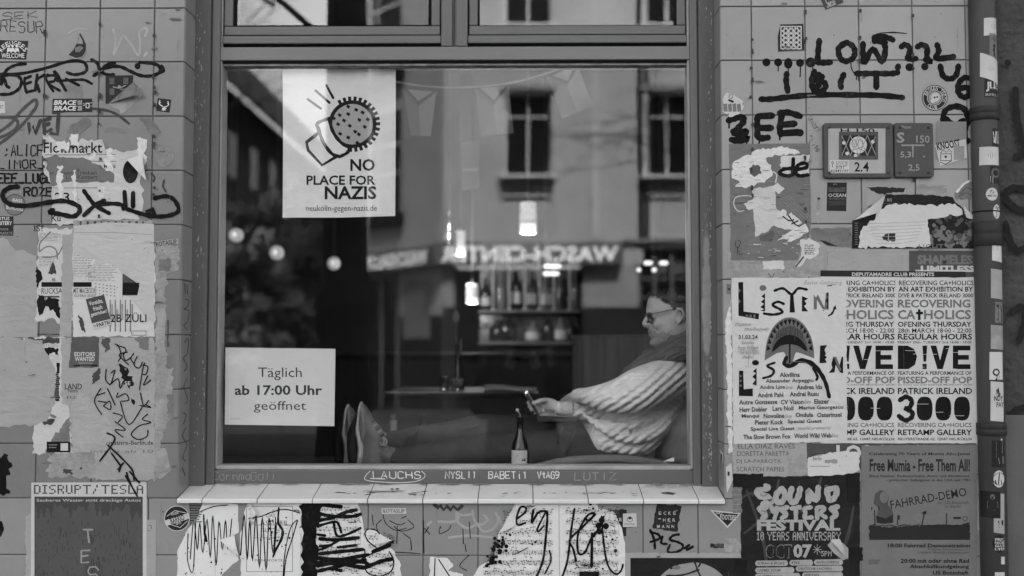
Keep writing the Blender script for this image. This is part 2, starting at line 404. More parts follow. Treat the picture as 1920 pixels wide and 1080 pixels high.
frame_top = mat('frame_paint_top_rail', .165, .42, .14, 3, .0008, 26, spec=.4, dark=.12, dscale=3, stretch=(.25, 1, 1))
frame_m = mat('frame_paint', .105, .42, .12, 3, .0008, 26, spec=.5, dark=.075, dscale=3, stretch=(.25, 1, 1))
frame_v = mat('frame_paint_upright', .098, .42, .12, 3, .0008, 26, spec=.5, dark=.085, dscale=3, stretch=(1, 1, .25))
casing_m = mat('casing_paint', .125, .55, .2, 5, .0012, 22, dark=.075, dscale=4, dlo=.5, dhi=.75, stretch=(1, 1, .3))
chip_m = mat('bare_chipped_wood', .32, .8, .35, 14)
groove = mat('dark_joint', .012, .9, .2)
bead_m = mat('glazing_bead', .34, .5, .2, 9)
ink = mat('black_ink', .012, .7, .3, 9, spec=.06)
paint = mat('black_paint', .007, .45, .4, 18, spec=.06, dark=.035, dscale=28, dlo=.52, dhi=.72)
ink2 = mat('faded_black_ink', .05, .7, .4, 20)
grey3 = mat('mid_grey_ink', .16, .7, .15, 12)
grey2 = mat('dark_grey_ink', .075, .7, .2, 12)
grey4 = mat('light_grey_ink', .28, .7, .12, 12)
whitei = mat('white_ink', .62, .6, .08, 12)
white_paint = mat('white_marker', .6, .5, .15, 14)

# ================================================================== the bar's street front
X = lambda u, v=320, Y=0: P(u, v, Y).x
Z = lambda v, u=979, Y=0: P(u, v, Y).z
front = thing('shop_front', (0, 0, 0), 'tiled shop front of a bar, its pale tiles scrawled over around one large window', 'shop front')
XL, XR = P(343, 300).x, P(1353, 300).x
ZS = P(979, 935).z
zrow = [P(200, v).z for v in (15.5, 116, 218, 319.5, 421, 524.6, 627.5, 730, 831.7, 934)]
pz = (zrow[0] - zrow[-1]) / 9
zrow = [zrow[0] + pz * k for k in range(14, 0, -1)] + zrow
zlow = [zrow[-1] - pz * 1.015 * k for k in range(0, 6)]
xl = [P(u, 15).x for u in (-15.6, 86.3, 188, 290)] + [XL]
px_ = (xl[3] - xl[1]) / 2
xl = [xl[0] - px_ * k for k in range(14, 0, -1)] + xl
xr = [XR] + [P(u, 14).x for u in (1408.6, 1509, 1609.7, 1710, 1809.5, 1836)]
xm = [P(999.5 + 103 * k, 935).x for k in range(-24, 9)]
xm = [x for x in xm if x < xr[-1] - .01] + [xr[-1]]
GAP = .0013
def tile(g, c, du, dv, nn, a, b, m, rn):
    """one glazed tile: centre c, half axes du, dv, outward normal nn"""
    pr = .0028; e = .0016; j = [rn.uniform(-.00025, .00025) for _ in range(4)]
    o = [c + du * s + dv * t for s, t in ((-1, -1), (1, -1), (1, 1), (-1, 1))]
    i = [c + du * (s * (1 - e / du.length)) + dv * (t * (1 - e / dv.length)) + nn * (pr + j[k]) for k, (s, t) in enumerate(((-1, -1), (1, -1), (1, 1), (-1, 1)))]
    o2 = [q + nn * (pr * .55) for q in o]
    g.poly(i, m)
    for k in range(4):
        l = (k + 1) % 4
        g.poly([o2[k], o2[l], i[l], i[k]], m); g.poly([o[k], o[l], o2[l], o2[k]], m)
def box_(u, v, a, b): return [(u - a, v - b), (u + a, v - b), (u + a, v + b), (u - a, v + b)]
def tile_field(g, xs, zs, ms, y=0.0, seed=1):
    rn = random.Random(seed)
    for i in range(len(xs) - 1):
        for k in range(len(zs) - 1):
            x0, x1, z1, z0 = xs[i] + GAP, xs[i + 1] - GAP, zs[k] - GAP, zs[k + 1] + GAP
            tile(g, Vector(((x0 + x1) / 2, y, (z0 + z1) / 2)), Vector(((x1 - x0) / 2, 0, 0)), Vector((0, 0, (z1 - z0) / 2)), Vector((0, -1, 0)), 0, 0, rn.choice(ms), rn)
g = G()
pale = [tileA, tileB, tileA, tileC]
OFF = .0028                          # tile faces stand this far in front of the bedding, flush with Y = 0
paleL = [mat('glazed_tile_dimmed_a', .175, .24, .09, 5, .0006, 9, spec=.45, dark=.16, dscale=4, dlo=.6, dhi=.8), mat('glazed_tile_dimmed_b', .19, .22, .09, 6, .0006, 8, spec=.45, dark=.17, dscale=5, dlo=.6, dhi=.8)]  # pale tiles darkened in colour on the left, offsetting brighter light from the street gap
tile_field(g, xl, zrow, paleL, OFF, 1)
tile_field(g, xr, zrow, pale, OFF, 2)
tile_field(g, xm, zlow, [tileD, tileE], OFF, 3)
YR = .105                            # depth of the reveal
rn = random.Random(5)
zj = [z for z in zrow if z < zrow[0] - .01]
for side, xx, nx in ((0, XL, 1), (1, XR, -1)):
    for k in range(len(zrow) - 1):
        z1, z0 = zrow[k] - GAP, zrow[k + 1] + GAP
        tile(g, Vector((xx - nx * OFF, YR / 2 + .002, (z0 + z1) / 2)), Vector((0, YR / 2 - .003, 0)), Vector((0, 0, (z1 - z0) / 2)), Vector((nx, 0, 0)), 0, 0, rn.choice(pale), rn)
XW0, XW1 = xl[0], xr[-1]
ZT = zrow[8]                         # top of the window opening, above the picture
e = .0008
g.box((XW0, OFF + e, 0.02), (XL - OFF - e, .20, zrow[0] - .001), grout)
g.box((XR + OFF + e, OFF + e, 0.02), (XW1, .20, zrow[0] - .001), grout)
g.box((XL - OFF, OFF + e, 0.021), (XR + OFF, .20, ZS - .006), grout)
g.box((XL - OFF, OFF + e, ZT), (XR + OFF, .20, zrow[0] - .001), grout)
tw = g.build('tiled_wall', front)
rn = random.Random(77); s = Sheet(wallmap(0), .0003); grime = mat('tile_grime', .13, .8, .3, 30); chipd = mat('tile_chip', .05, .9, .3, 40)
for k in range(420):
    u = rn.choice((rn.uniform(0, 340), rn.uniform(1356, 1830))) if k % 4 else rn.uniform(290, 1390); v = rn.uniform(0, 930) if k % 4 else rn.uniform(942, 1080)
    if k % 9 == 0: s.poly(torn([(u, v), (u + rn.uniform(4, 22), v - 1), (u + rn.uniform(4, 22), v + 2), (u, v + 2.5)], .8, 3, k), grime)
    elif k % 9 == 1: s.line([(u, v), (u + rn.uniform(-1, 1), v + rn.uniform(6, 30)), (u + rn.uniform(-1, 1), v + rn.uniform(30, 60))], .6, grime, taper=.8)
    else: s.disc(u, v, abs(rn.gauss(.4, .4)) + .25, chipd if k % 3 else grime, n=6)
for k in range(60):
    u = rn.choice((86, 188, 290, 1409, 1509, 1610, 1710)) + rn.gauss(0, 1); v = rn.uniform(0, 420); s.poly(torn(box_(u, v, 2.2, rn.uniform(2, 5)), .5, 2, k), chipd)
s.build('grime', tw, kind='stuff')
g = G(); stuc = mat('upper_stucco', .35, .9, .15, 4, .004, 60)
g.box((-14, .002, zrow[0]), (XW1, .22, 17), stuc); g.box((-14, .001, 0.02), (XW0, .22, zrow[0]), stuc)
g.build('upper_wall', front)
# sill: sloping glazed tiles with a nosing
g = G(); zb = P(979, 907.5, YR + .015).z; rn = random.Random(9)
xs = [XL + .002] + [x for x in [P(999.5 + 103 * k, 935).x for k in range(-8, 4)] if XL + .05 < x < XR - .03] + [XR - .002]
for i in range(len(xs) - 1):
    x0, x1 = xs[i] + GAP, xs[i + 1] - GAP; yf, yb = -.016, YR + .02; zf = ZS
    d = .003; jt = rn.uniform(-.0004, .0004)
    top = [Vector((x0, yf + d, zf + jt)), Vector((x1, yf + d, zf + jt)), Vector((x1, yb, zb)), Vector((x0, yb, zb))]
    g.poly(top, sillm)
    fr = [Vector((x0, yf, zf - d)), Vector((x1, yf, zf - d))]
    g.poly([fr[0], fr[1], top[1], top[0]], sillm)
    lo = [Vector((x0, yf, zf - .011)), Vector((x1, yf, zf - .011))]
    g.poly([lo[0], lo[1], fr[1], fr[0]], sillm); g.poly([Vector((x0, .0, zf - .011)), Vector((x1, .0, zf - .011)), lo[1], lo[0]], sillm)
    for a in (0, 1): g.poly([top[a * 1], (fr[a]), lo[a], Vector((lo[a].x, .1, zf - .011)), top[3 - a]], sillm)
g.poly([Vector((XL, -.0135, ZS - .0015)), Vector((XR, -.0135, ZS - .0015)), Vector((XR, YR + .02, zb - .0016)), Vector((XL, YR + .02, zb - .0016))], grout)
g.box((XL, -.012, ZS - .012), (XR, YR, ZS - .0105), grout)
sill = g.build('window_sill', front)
ss = Sheet(lambda u, v, o: Vector((P(u, v, 0).x, 0, 0)) if False else (lambda f: Vector((P(u, 935 - 27 * f, -.012 + (YR + .03) * f).x, -.012 + (YR + .03) * f, ZS + .0004 + (zb - ZS) * f + o)))((935 - v) / 27.0), .0006)
rn = random.Random(3)
for k in range(46):
    u = 590 + rn.random() ** 1.0 * 600; v = 924.5 + rn.gauss(0, 1.1) + (3 if rn.random() < .2 else 0); L = rn.uniform(2, 14)
    ss.line([(u, v), (u + L * .5, v + rn.uniform(-.5, .5)), (u + L, v)], rn.uniform(.5, 1.5), ink2, taper=.7)
for k in range(8): ss.line([(1238 + rn.random() * 20, 922 + rn.random() * 4), (1254 + rn.random() * 14, 923 + rn.random() * 5)], 1.6, ink2, taper=.5)
for k in range(90):
    u = rn.uniform(385, 1335); v = rn.uniform(909, 934); ss.line([(u, v), (u + rn.uniform(1, 9), v + rn.uniform(-1, 1))], rn.uniform(.3, 1.0), mat('sill_stain', .3, .8, .2), taper=.6)
for k in range(26):
    u = rn.uniform(370, 1340); ss.poly(torn([(u, 909.5), (u + rn.uniform(8, 40), 909.5), (u + rn.uniform(8, 30), 911.5), (u, 911)], .4, 3, k), mat('sill_dirt', .22, .9, .3, 20))
ss.hand('ACOR', 1208, 912, 1290, 916, .8, grey4); ss.disc(452, 912.5, 6, grey4, 1.2)
ss.line([(680, 923), (720, 924), (760, 923)], 1.3, ink2, taper=.6); ss.disc(735, 920, 3, ink2, 1.2); ss.disc(745, 919.5, 3.5, ink2, 1.2)
ss.build('dirt', sill, kind='stuff')

# ------------------------------------------------------------------ window: casing, frame, panes
YF = .125
def bar(g, u0, v0, u1, v1, yf, yb, m, bev=.0025):
    a = P(u0, v1, yf); b = P(u1, v0, yf); g.box((a.x, yf, a.z), (b.x, yb, b.z), m, bev)
def bar2(g, x0, x1, z0, z1, yf, yb, m, bev=.0025): g.box((x0, yf, z0), (x1, yb, z1), m, bev)
px = lambda u, Y: P(u, 500, Y).x
zz = lambda v, Y: P(979, v, Y).z
zsill = zb - .012
cas = []
for a, b, c, d, e_, f in ((XL - .001, px(388, .1), 391, 407.5, 388, 391), (px(1314, .1), XR + .001, 1296.5, 1312, 1312, 1314)):
    g = G(); bar2(g, a, b, zsill, ZT, .100, .20, casing_m, .003)
    bar2(g, px(c, .115), px(d, .115), zsill, ZT, .112, .20, frame_v, .004)
    bar2(g, px(e_, .12), px(f, .12), zsill, ZT, .13, .19, groove, 0)
    cas.append(g.build('window_casing', front))
# chips of bare wood along the casing edges
for u0, u1, nm in ((364, 384, 1), (1316, 1334, 2)):
    s = Sheet(wallmap(.0995), .0003); rn = random.Random(nm)
    for k in range(150 if nm == 2 else 80):
        u = (u1 - abs(rn.gauss(0, 3.5))) if nm == 2 and rn.random() < .75 else rn.uniform(u0, u1); v = rn.uniform(0, 890) if rn.random() < .6 else rn.uniform(700, 900) if nm == 2 else rn.uniform(0, 500)
        if not u0 < u < u1: continue
        h = abs(rn.gauss(0, 3.0)) + .8; wd = rn.uniform(.5, 1.5)
        s.poly(torn([(u - wd, v), (u, v - h), (u + wd, v), (u, v + h)], .4, 2, k), chip_m)
    s.build('paint_chips', cas[nm - 1], kind='stuff')
def spray_mat(name, v, hx, hz, edge=.25):
    """paint mist: dense in the middle, thinning to single specks"""
    m = mat(name, v, .6, .15, 30); t = m.node_tree; b = t.nodes['Principled BSDF']
    tc = t.nodes.new('ShaderNodeTexCoord'); mp = t.nodes.new('ShaderNodeMapping'); mp.inputs['Scale'].default_value = (1 / hx, 1, 1 / hz)
    gr = t.nodes.new('ShaderNodeTexGradient'); gr.gradient_type = 'SPHERICAL'
    n = t.nodes.new('ShaderNodeTexNoise'); n.inputs['Scale'].default_value = 900; n.inputs['Detail'].default_value = 2
    n2 = t.nodes.new('ShaderNodeTexNoise'); n2.inputs['Scale'].default_value = 14
    ad = t.nodes.new('ShaderNodeMath'); ad.operation = 'ADD'; ad2 = t.nodes.new('ShaderNodeMath'); ad2.operation = 'ADD'
    r = t.nodes.new('ShaderNodeMapRange'); r.inputs[1].default_value = 1.05; r.inputs[2].default_value = 1.05 + edge
    L = t.links; L.new(tc.outputs['Object'], mp.inputs[0]); L.new(mp.outputs[0], gr.inputs[0]); L.new(tc.outputs['Object'], n.inputs['Vector']); L.new(tc.outputs['Object'], n2.inputs['Vector'])
    L.new(gr.outputs['Fac'], ad.inputs[0]); L.new(n.outputs[0], ad.inputs[1]); L.new(ad.outputs[0], ad2.inputs[0]); L.new(n2.outputs[0], ad2.inputs[1]); L.new(ad2.outputs[0], r.inputs[0]); L.new(r.outputs[0], b.inputs['Alpha'])
    return m
s = Sheet(wallmap(.0992), .0006); s.poly([(1315.5, 400), (1334.5, 400), (1334.5, 720), (1315.5, 720)], spray_mat('pale_spray', .26, .016, .26))
s.build('sprayed_paint', cas[1])

fr = None
g = G()
ZTF = zz(-125, YF)
# outer stiles and rails
bar2(g, px(407.5, YF), px(411.5, YF), zz(879, YF), ZTF, YF, .19, bead_m, .001)
bar2(g, px(1291.5, YF), px(1296.5, YF), zz(879, YF), ZTF, YF, .19, bead_m, .001)
xA, xB = px(407.5, YF), px(1296.5, YF)
bar2(g, xA, xB, zz(907, YF - .004), zz(881.5, YF), YF - .004, .19, frame_m)          # bottom rail
bar2(g, xA + .004, xB - .004, zz(881.3, YF), zz(873.5, YF), YF + .004, .19, bead_m, .0015)
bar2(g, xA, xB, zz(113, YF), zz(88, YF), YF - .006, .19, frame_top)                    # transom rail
bar2(g, xA, xB, zz(87.8, YF), zz(81.5, YF), YF + .012, .19, groove, 0)
bar2(g, px(411.5, YF), px(1291.5, YF), zz(117, YF), zz(113.3, YF), YF + .004, .19, groove, 0)
bar2(g, px(411.5, YF), px(1291.5, YF), zz(121.5, YF), zz(117.1, YF), YF + .008, .19, mat('worn_bead', .2, .6, .5, 30), .001)
# fixed mullion over the transom
bar2(g, px(826, YF), px(847, YF), zz(87.5, YF), ZTF, YF - .006, .19, frame_v); bar2(g, px(854, YF), px(876, YF), zz(87.5, YF), ZTF, YF - .006, .19, frame_v)
bar2(g, px(847, YF), px(854, YF), zz(87.5, YF), ZTF, YF + .003, .19, frame_v, .001)
bar2(g, px(849.5, YF), px(850.8, YF), zz(87, YF), ZTF, YF + .0005, YF + .01, groove, 0)
fr = g.build('window_frame', front)
for a, b in ((411.5, 825.5), (876.5, 1291.5)):                                        # two transom sashes
    g = G()
    bar2(g, px(a, YF), px(b, YF), zz(81, YF), zz(66, YF), YF - .002, .185, frame_m)
    bar2(g, px(a, YF), px(b, YF), zz(66, YF), zz(64.4, YF), YF + .012, .185, groove, 0)
    bar2(g, px(a + 2, YF), px(b - 2, YF), zz(64.4, YF), zz(47.5, YF), YF + .003, .185, frame_m)
    for c, d in ((a + 2, a + 18.5), (b - 18.5, b - 2)): bar2(g, px(c, YF), px(d, YF), zz(47, YF), ZTF, YF + .003, .185, frame_v)
    for c, d in ((a + 18.5, a + 21.5), (b - 21.5, b - 18.5)): bar2(g, px(c, YF), px(d, YF), zz(47, YF), ZTF, YF + .012, .185, groove, 0)
    g.build('transom_sash', front)
pane = glass_pane_mat('window_glass', .068, 1.0)
pane2 = glass_pane_mat('transom_glass', .10, 1.0)
for k, (a, b, c, d) in enumerate(((411, 121, 1292, 874), (433, -125, 804, 47.6), (898, -125, 1270, 47.6))):
    g = G(); p0, p1 = P(a, d, YG), P(b if False else c, b, YG)
    y = YG
    g.poly([(p0.x, y, p0.z), (p1.x, y, p0.z), (p1.x, y, p1.z), (p0.x, y, p1.z)], pane2 if k else pane)
    g.build('glass_pane', fr)

# ================================================================== the street, seen only as a mirror image in the panes
asph = mat('asphalt', .028, .9, .25, 8, .004, 60); pave = mat('pavement_slab', .06, .9, .2, 5, .003, 30); pave2 = mat('pale_pavement_slab', .30, .9, .2, 5, .003, 30); kerbm = mat('kerb_stone', .12, .8, .2, 8)
g = G(); g.box((-200, -200, -.6), (200, 200, -.13), asph); g.build('ground', kind='structure')
YO = R(979, 652, 23).y              # front of the houses opposite
g = G(); g.box((-60, .29, -.3), (60, -4.5, 0), pave2); g.build('pavement', kind='structure')
g = G(); g.box((-5.0, YO - .3, -.3), (60, YO + 4.2, .0), pave); g.build('pavement_opposite', kind='structure')
g = G()
g.box((-60, -4.5, -.3), (60, -4.66, .006), kerbm, .01); g.box((-5.0, YO + 4.2, -.3), (60, YO + 4.36, .006), kerbm, .01); g.build('kerb', kind='structure')

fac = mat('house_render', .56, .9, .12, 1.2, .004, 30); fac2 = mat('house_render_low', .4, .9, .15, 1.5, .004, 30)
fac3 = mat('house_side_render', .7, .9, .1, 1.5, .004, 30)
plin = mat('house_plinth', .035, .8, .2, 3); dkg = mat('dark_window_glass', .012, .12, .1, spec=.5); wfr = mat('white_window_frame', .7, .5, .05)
fas = mat('fascia_board', .16, .7, .1); trimm = mat('house_trim', .3, .8, .1); curt = mat('curtain_cloth', .35, .9, .2, 10, stretch=(6, 6, .3))
house = thing('apartment_building', R(1000, 770, 23), 'pale corner house with a laundry, mirrored in the middle of the big window', 'building')
def rbox(g, u0, v0, u1, v1, D0, D1, m):
    """box on the house front between two depths; pixels measured at depth 23"""
    a = R(u0, v1, 23); b = R(u1, v0, 23); y0 = 2 * YG - (CAM.y + D0); y1 = 2 * YG - (CAM.y + D1)
    g.box((a.x, y0, a.z), (b.x, y1, b.z), m)
zg = R(979, 770, 23).z
# openings in the main front: (u0, v0, u1, v1)
wins = []
for fl in range(4):
    dv = -282 * fl
    for c in (990, 1252, 1515, 1780, 2040): wins.append((c - 45, 170 + dv, c + 45, 328 + dv))
shop = [(852, 500, 1092, 772), (1196, 466, 1300, 575), (1400, 470, 1560, 772), (1660, 466, 1900, 640)]
def panel_wall(g, u0, u1, v0, v1, holes, D, m):
    """front with rectangular openings, built from strips that butt against each other"""
    us = sorted({u0, u1, *[h[0] for h in holes], *[h[2] for h in holes]}); us = [u for u in us if u0 <= u <= u1]
    for a, b in zip(us[:-1], us[1:]):
        hs = sorted([h for h in holes if h[0] <= a and h[2] >= b], key=lambda h: h[1]); v = v0
        for h in hs:
            if h[1] > v: rbox(g, a, v, b, h[1], D, D + .3, m)
            v = max(v, h[3])
        if v < v1: rbox(g, a, v, b, v1, D, D + .3, m)
g = G()
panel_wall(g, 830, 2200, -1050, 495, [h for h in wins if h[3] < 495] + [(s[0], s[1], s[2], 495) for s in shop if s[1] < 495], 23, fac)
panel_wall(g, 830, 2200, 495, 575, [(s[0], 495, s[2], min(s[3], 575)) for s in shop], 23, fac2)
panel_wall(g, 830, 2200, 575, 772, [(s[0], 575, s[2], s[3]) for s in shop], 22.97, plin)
rbox(g, 1166, 446, 2200, 455, 22.9, 23, trimm)
rbox(g, 826, -1080, 2200, -1050, 22.5, 23.3, trimm)
rbox(g, 1110, -1050, 1116, 446, 22.96, 23.0, fac3)
g.build('wall', house)
def house_window(u0, v0, u1, v1, D, parent, rail=True, open_=False):
    g = G()
    rbox(g, u0, v0, u1, v1, D + .26, D + .28, dkg); w_ = g.build('window', parent)
    g = G(); t = 5
    for a in ((u0, v0, u1, v0 + t), (u0, v1 - t, u1, v1), (u0, v0 + t, u0 + t, v1 - t), (u1 - t, v0 + t, u1, v1 - t)): rbox(g, *a, D + .2, D + .26, wfr)
    c = (u0 + u1) / 2; rbox(g, c - 2, v0 + t, c + 2, v1 - t, D + .2, D + .26, wfr); rbox(g, u0 + t, v0 + 44, u1 - t, v0 + 48, D + .2, D + .255, wfr)
    g.build('frame', w_)
    g = G(); rbox(g, u0 - 8, v1, u1 + 8, v1 + 7, D - .16, D, wfr); g.build('sill', w_)
    g = G(); rbox(g, u0 - 8, v0 - 10, u1 + 8, v0, D - .06, D, trimm); g.build('lintel', w_)
    if rail:
        g = G()
        rbox(g, u0 - 4, v1 + 14, u1 + 4, v1 + 18, D - .12, D - .08, ink); rbox(g, u0 - 4, v1 + 32, u1 + 4, v1 + 36, D - .12, D - .08, ink)
        for k in range(6): rbox(g, u0 + k * (u1 - u0) / 5 - 1, v1 + 18, u0 + k * (u1 - u0) / 5 + 1, v1 + 32, D - .11, D - .09, ink)
        g.build('window_rail', w_)
for i, h in enumerate(wins):
    if h[2] < 1400 and h[3] > -500: house_window(*h, 23, house, rail=h[1] > -200)
    else:
        g = G(); rbox(g, *h, 23.2, 23.25, dkg); g.build('window', house)
# shop front with fascia
g = G(); rbox(g, 852, 500, 1092, 772, 23.7, 23.75, dkg); shopw = g.build('shop_window', house)
g = G()
for u in (852, 905, 985, 1030, 1088): rbox(g, u, 500, u + 5, 772, 23.1, 23.25, plin)
g.build('frame', shopw)
g = G(); rbox(g, 1196, 466, 1300, 575, 23.25, 23.28, dkg); w2 = g.build('shop_window', house)
g = G()
for u in (1196, 1225, 1258, 1294): rbox(g, u, 466, u + 6, 575, 23.1, 23.2, fas)
for v in (520, 556): rbox(g, 1196, v, 1300, v + 4, 23.08, 23.1, fas)
rbox(g, 1232, 484, 1254, 512, 23.21, 23.24, fas); rbox(g, 1266, 484, 1292, 512, 23.21, 23.24, fas)
g.build('frame', w2)
for h in shop[2:]:
    g = G(); rbox(g, *h, 23.3, 23.35, dkg); g.build('shop_window', house)
g = G()
rbox(g, 816, 456, 1166, 496, 22.72, 22.99, fas)
sg = g.build('fascia_sign', house)
s = Sheet(lambda u, v, o: R(u, v, 22.715) + Vector((0, o, 0)), .01)
s.text('WASCH-CENTER', 1158, 461, 826, 491, emit('fascia_letters', 1.1, 1.0), .03); s.build('lettering', sg)
# chamfered corner going back to the left
def cham(u, v, o=0):
    """point on the chamfer: depth grows from 23 at u = 830 to 25.6 at u = 672"""
    D = 23 + (830 - u) / 158 * 2.6; return R(u, v, D - o)
def cquad(g, u0, v0, u1, v1, o, m, d=.12):
    """v measured at the corner (depth 23): heights stay level along the chamfer"""
    def q(u, v, oo):
        p = cham(u, 652, oo); p.z = R(979, v, 23).z; return p
    f = [q(u0, v1, o), q(u1, v1, o), q(u1, v0, o), q(u0, v0, o)]; b = [q(u0, v1, o - d), q(u1, v1, o - d), q(u1, v0, o - d), q(u0, v0, o - d)]
    g.poly(f, m); g.poly(b[::-1], m)
    for i in range(4): j = (i + 1) % 4; g.poly([f[j], f[i], b[i], b[j]], m)
g = G()
cw = [(692, 178 - 282 * k, 752, 385 - 282 * k) for k in range(4)]
us = [672, 692, 752, 829.5]
for a, b in ((672, 692), (752, 829.5)): cquad(g, a, -1050, b, 500, 0, fac3, .3)
vv = -1050
for c in reversed(cw): cquad(g, 692, vv, 752, c[1], 0, fac3, .3); vv = c[3]
cquad(g, 692, vv, 752, 500, 0, fac3, .3)
cquad(g, 750, 500, 829.5, 590, 0, fac3, .3); cquad(g, 750, 590, 829.5, 772, 0, plin, .3); cquad(g, 672, 500, 682, 772, 0, fac3, .3)
p = cham(672, 652); q0 = R(672, 652, 25.6)
g.box((q0.x - .02, q0.y, zg), (q0.x + .3, q0.y - 24, R(979, -1050, 23).z), fac2)
g.build('corner_wall', house)
for c in cw:
    g = G(); cquad(g, 692, c[1], 752, c[3], -.24, dkg, .03); w_ = g.build('window', house)
    g = G()
    for a in (692, 704, 748): cquad(g, a, c[1], a + 4, c[3], -.16, wfr, .06)
    cquad(g, 692, c[1] + 60, 752, c[1] + 68, -.17, wfr, .05); cquad(g, 692, c[1] + 120, 752, c[1] + 126, -.17, wfr, .05); g.build('frame', w_)
    g = G(); cquad(g, 690, c[3], 756, c[3] + 24, .22, plin, .3); g.build('flower_box', w_)
g = G(); cquad(g, 684, 500, 748, 772, -.25, dkg, .05); dr = g.build('door', house)
g = G(); cquad(g, 683, 500, 688, 772, -.02, wfr, .12); cquad(g, 742, 500, 747, 772, -.02, trimm, .12); cquad(g, 712, 506, 718, 772, -.1, trimm, .1); cquad(g, 688, 500, 742, 512, -.02, trimm, .1); g.build('frame', dr)
g = G(); cquad(g, 672, 458, 812, 500, .3, fas, .28); sg = g.build('fascia_sign', house)
s = Sheet(lambda u, v, o: (lambda p: Vector((p.x, p.y, R(979, v, 23).z)))(cham(u, 652, .365 + o)), .01)
s.text('WASCHSALON', 800, 464, 680, 494, _m['fascia_letters'], .03); s.build('lettering', sg)
s = Sheet(lambda u, v, o: (lambda p: Vector((p.x, p.y, R(979, v, 23).z)))(cham(u, 652, .06 + o)), .02)
s.base([(756, 520), (806, 520), (806, 634), (756, 634)], mat('menu_board', .35, .5, .1)); s.disc(780, 546, 19, whitei, 24); s.disc(780, 566, 15, whitei, 14); s.rect(760, 574, 804, 584, whitei); s.rect(758, 588, 804, 602, whitei); s.rect(762, 608, 800, 618, trimm); s.disc(778, 613, 7, whitei, 4)
s.build('menu_board', None, 'tall pale ice menu board on the corner wall beside the laundry door', 'sign')
# dark house across the side street, at the left of the mirror image
dk = mat('dark_house_front', .085, .9, .6, 1.6, dark=.03, dscale=.7, dlo=.45, dhi=.6); dk2 = mat('dark_roof', .05, .8, .3, 2)
house2 = thing('apartment_building', (-10.7, YO - 40, 0), 'dark house along the side street, mirrored at the left edge of the window', 'building')
XS = -10.2; ys = 2 * YG - (CAM.y + 36)
g = G(); g.box((XS, ys, -.1), (XS - 8, ys - 70, 10.3), dk); g.build('wall', house2)
g = G(); zt = 10.3
g.poly([(XS + .5, ys + .3, zt - .1), (XS - 4, ys + .3, zt + 5.5), (XS - 4, ys - 70, zt + 5.5), (XS + .5, ys - 70, zt - .1)], dk2)
g.poly([(XS + .5, ys + .3, zt - .25), (XS + .5, ys - 70, zt - .25), (XS - 4, ys - 70, zt + 5.3), (XS - 4, ys + .3, zt + 5.3)], dk2)
g.poly([(XS + .5, ys + .3, zt - .25), (XS - 4, ys + .3, zt + 5.3), (XS - 4, ys + .3, zt + 5.5), (XS + .5, ys + .3, zt - .1)], dk2); g.build('roof', house2)
for fl in range(3):
    for k in range(9):
        y = ys - 2 - k * 3.2; z = 1.4 + fl * 2.9
        g = G(); g.box((XS - .02, y, z), (XS + .03, y - 1.3, z + 1.7), mat('blind_window', .028, .4) if (k * 5 + fl) % 11 else fas); w_ = g.build('window', house2)
        g = G(); g.box((XS + .03, y - .12, z + .12), (XS + .045, y - .6, z + 1.58), dkg); g.box((XS + .03, y - .7, z + .12), (XS + .045, y - 1.18, z + 1.58), dkg); g.build('pane', w_)
# pale cloud bank low over the roofs opposite
cl = bpy.data.materials.new('overcast_sky'); cl.use_nodes = True; t = cl.node_tree; t.nodes.clear(); o_ = t.nodes.new('ShaderNodeOutputMaterial'); em = t.nodes.new('ShaderNodeEmission')
tc = t.nodes.new('ShaderNodeTexCoord'); n_ = t.nodes.new('ShaderNodeTexNoise'); n_.inputs['Scale'].default_value = .02; n_.inputs['Detail'].default_value = 6
mr = t.nodes.new('ShaderNodeMapRange'); mr.inputs[1].default_value = .3; mr.inputs[2].default_value = .7; mr.inputs[3].default_value = .75; mr.inputs[4].default_value = 1.25
t.links.new(tc.outputs['Object'], n_.inputs['Vector']); t.links.new(n_.outputs[0], mr.inputs[0]); t.links.new(mr.outputs[0], em.inputs['Strength']); t.links.new(em.outputs[0], o_.inputs[0])
g = G(); A = [rad(228 + k * 7) for k in range(11)]
for a, b in zip(A[:-1], A[1:]): g.poly([(180 * math.cos(a), 180 * math.sin(a), -2), (180 * math.cos(b), 180 * math.sin(b), -2), (180 * math.cos(b), 180 * math.sin(b), 120), (180 * math.cos(a), 180 * math.sin(a), 120)], cl)
g.build('sky', kind='structure')
